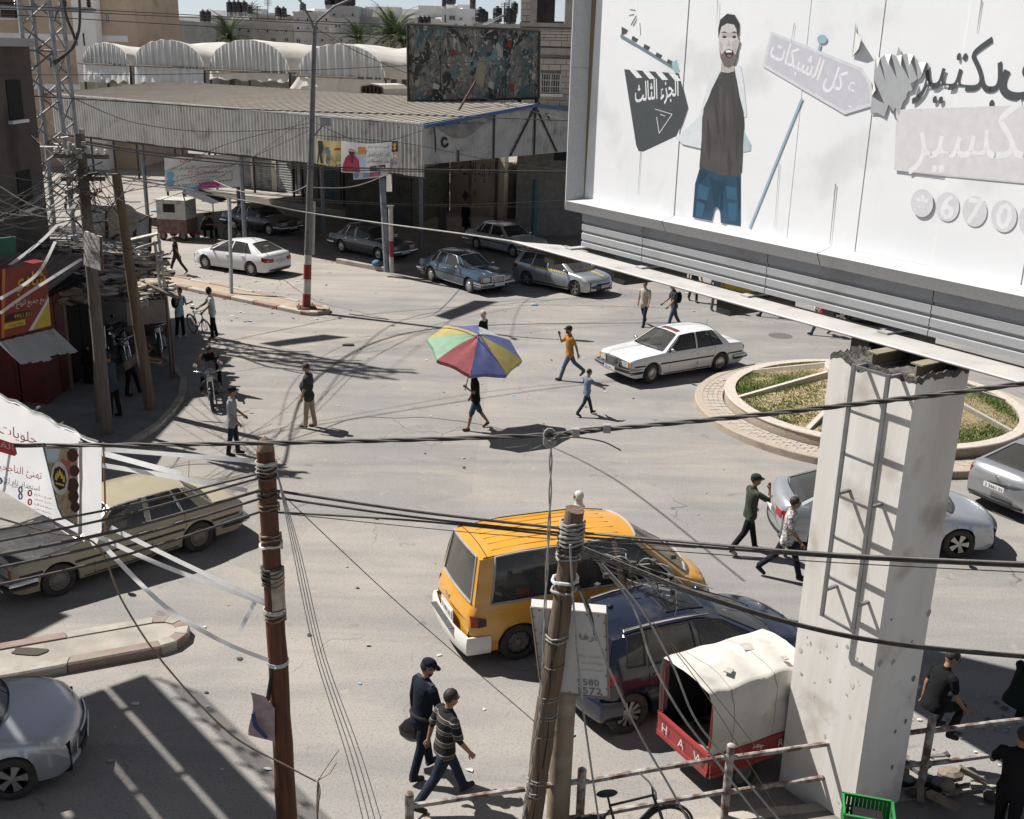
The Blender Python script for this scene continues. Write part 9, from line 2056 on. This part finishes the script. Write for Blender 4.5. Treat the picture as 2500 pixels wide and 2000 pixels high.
cable('thick black loop hanging before the white stair tower',[(150,-30,36),(162,40,36),(178,80,36),(183,105,36),(170,125,36),(132,150,37)],.045);cable('second thick black loop before the white stair tower',[(192,-30,36),(195,40,36),(190,85,36),(172,122,36),(134,156,37)],.045)
for lab,pts in (('white strap from the kiosk sign up to the grey pole',[(0,765,24),(70,715,25),(200,632,26.3)]),('white strap slanting across the tin roof',[(20,650,25),(110,580,26),(196,485,26.4)]),('thin white strap from sign to tower',[(0,730,24),(90,670,25),(135,590,27)])): ribbon('plastic_strap',lab,pts,.07,group='white straps at the kiosks')
# unseen cloth banners, added and shaped to cast two slanting road shadows
def high(label,quad,z1,z0):
 c=[]
 for (u,v),z in zip(quad,(z1,z1,z0,z0)): g=G(u,v);c.append(g-SUND*(z/-SUND.z))
 t=thing('unseen_shade_banner',label,'banner',c[0]);o=V(t.location);q=MB();q.prism([p-o for p in c],V((.0,.03,0)));q.build('cloth',CW,t);q=MB();q.tube([c[0]-o,V((-15.9,38,16.9))-o],.015,4);q.tube([c[1]-o,c[1]-o+V((14,6,1.5))],.015,4);q.build('rope',OLDR,t);return t
high('long cloth banner strung high above the road divider',[(676,847),(855,824),(789,817),(632,839)],16.6,15.2);high('cloth banner strung high near the parked taxi',[(1102,782),(1218,737),(1158,734),(1060,772)],16.8,15.0)
# unseen slatted deck added beyond the left edge to shade the near roadway
ter=thing('added_shade_deck','overhanging concrete roof terrace with slatted screen beyond the left edge','building',(-16,16,0));tro=V(ter.location)
def tq(pts,z0,z1,name,m): q=MB();q.prism([V((x,y,z0))-tro for x,y in pts],HZ*(z1-z0));return q.build(name,m,ter)
for k in range(17):                             # deck boards with open gaps between some of them
 o=.20*k+(.07 if k > 2 else 0)+(.05 if k > 5 else 0)+(.08 if k > 9 else 0)+(.10 if k > 12 else 0);px_,py_=-.75*o,-.66*o
 a0,a1=(-11.9+px_,18.1+py_),(-8.2+px_-(.25 if k % 5 == 2 else 0),13.9+py_+(.28 if k % 5 == 2 else 0));tq([a0,a1,(a1[0]-.142,a1[1]-.125),(a0[0]-.142,a0[1]-.125)],8.7,8.8,'deck_board',JNK[0])
for t_ in (.15,.5,.85): q=MB();a0=V((-11.9,18.1,8.62)).lerp(V((-8.2,13.9,8.62)),t_);q.tube([a0-tro,a0+V((-3.2,-2.8,0))-tro],.06,5);q.build('joist',STEEL,ter)
tq([(-22,12),(-14.2,12),(-15.6,17.0),(-14,20),(-22,24)],0,9.0,'wall',BLK2)
e0,e1=V((-11.9,18.1,9.0)),V((-8.2,13.9,9.0))
for k in range(9): p=e0.lerp(e1,k/8);q=MB();q.tube([p-tro,p-tro+HZ*1.1],.03,5);q.build('railing_post',STEEL,ter)
for z in (.4,.75,1.1): q=MB();q.tube([e0-tro+HZ*z,e1-tro+HZ*z],.03,5);q.build('railing_rail',STEEL,ter)
for k in range(7): a=V((-8.1+.0,13.8,8.9)).lerp(V((-6.9,12.3,8.9)),k/7);q=MB();q.obox(a-tro,V((.10,-.12,0)),V((-1.3,-1.1,0)),HZ*.05);q.build('screen_slat',JNK[0],ter)
# ================================================================== litter, stones, stains of straw
q=MB();rr=random.Random(8)
for k in range(420):
 z_=rr.random()
 if z_ < .35: u,v=rr.uniform(450,1700),rr.uniform(640,1000)
 elif z_ < .6: u,v=rr.uniform(350,800),rr.uniform(480,780)
 elif z_ < .8: u,v=rr.uniform(250,1900),rr.uniform(1000,1900)
 else: u,v=rr.uniform(2150,2500),rr.uniform(1700,2000)
 p=G(u,v);s=rr.uniform(.015,.07)*(1.5 if v < 800 else 1);a=rr.uniform(0,6.3);z=.012+(.15 if v > 1930 and u > 2100 else 0)
 pts=[V((p.x+s*rr.uniform(.5,1.3)*math.cos(a+j*1.26),p.y+s*rr.uniform(.3,1.0)*math.sin(a+j*1.26),z+rr.uniform(0,.35)*s)) for j in range(5)]
 q.poly(pts,rr.choice((0,0,1,2,2,3)))
tag(q.build('litter',[flat('scrap_white',(.55,.54,.52)),flat('scrap_tan',(.36,.3,.22)),flat('scrap_dark',(.07,.065,.06)),flat('scrap_blue',(.22,.34,.42))]),'scattered paper and plastic scraps on the road','litter',kind='stuff')
def flatbag(name,label,u,v,w,d,h,m,cat='litter',z=0):
 p=G(u,v,z);q=MB();q.ell((0,0,h*.4),(w,d,h*.6),10,6);q.v=[(x*(1+.3*noise.noise(V((x*9,y*9,u)))),y*(1+.3*noise.noise(V((x*9,y*9,v)))),max(0.004,z_)) for x,y,z_ in q.v];return tag(q.build(name,m,None,smooth=180,loc=p),label,cat)
flatbag('plastic_bottle','crushed pale blue bottle on the road near the taxi',1304,746,.16,.06,.08,flat('pale_blue_plastic',(.30,.50,.60),.3));flatbag('plastic_bag','blue white bag lying in the sandy lot',378,517,.30,.18,.12,flat('blue_bag',(.22,.42,.60)),'bag');flatbag('plastic_bag','blue bag knotted at the sign post foot',920,650,.22,.18,.30,flat('deep_blue_bag',(.06,.16,.28)),'bag',.2)
flatbag('sandal','lost dark sandal lying on the road',850,844,.22,.10,.07,flat('dark_sandal',(.05,.03,.022)),'sandal');flatbag('cardboard_scrap','flattened pink paper heap in the far lot',575,495,.6,.3,.2,flat('pink_paper',(.5,.36,.3)),'paper');flatbag('paper_heap','white paper heap behind the food cart',520,492,.8,.35,.22,flat('white_paper',(.55,.55,.55)),'paper')
q=MB();p=G(1905,820);q.lathe([(.001,.008),(.42,.008),(.44,.004)],24,Matrix.Translation(p));q.v=[(x,y,z) for x,y,z in q.v];tag(q.build('manhole_cover',mat('cast_iron_dusty',(.14,.13,.12),.8,.2,scale=9,bump=.5)),'round dusty manhole cover in front of the roundabout','manhole cover')
p=G(70,1590,.165);q=MB();q.poly([p+V((.30*math.cos(k*.6)*(1+.25*math.sin(k*2.1)),.13*math.sin(k*.6)*(1+.2*math.cos(k*1.3)),.004)) for k in range(10)]);tag(q.build('dirt_pit',flat('dark_pit_earth',(.06,.05,.04))),'dark pit dug in the sandy divider top','pit')
# junk heap behind the pillar
jr=thing('rubbish_heap','heap of sticks, bags and scrap behind the pillar foot','rubbish',G(2240,1930,.14));rr=random.Random(2)
for k in range(26):
 q=MB();c=V((rr.gauss(.1,.35),rr.gauss(0,.25),rr.uniform(.05,.2)))
 if k % 3: q.box(c,(rr.uniform(.1,.5),rr.uniform(.03,.14),rr.uniform(.02,.08)),rz=rr.random()*3,ry=rr.gauss(0,.3))
 else: q.ell(c,(rr.uniform(.08,.2),rr.uniform(.06,.14),rr.uniform(.04,.1)),8,5)
 q.build(['plank','scrap','bag'][(k % 3 == 0)*2 or k % 2],[JNK[3],JNK[0],flat('grey_bag',(.16,.155,.15)),UNDER][k % 4],jr)
bpy.data.scenes.remove(BENCH)
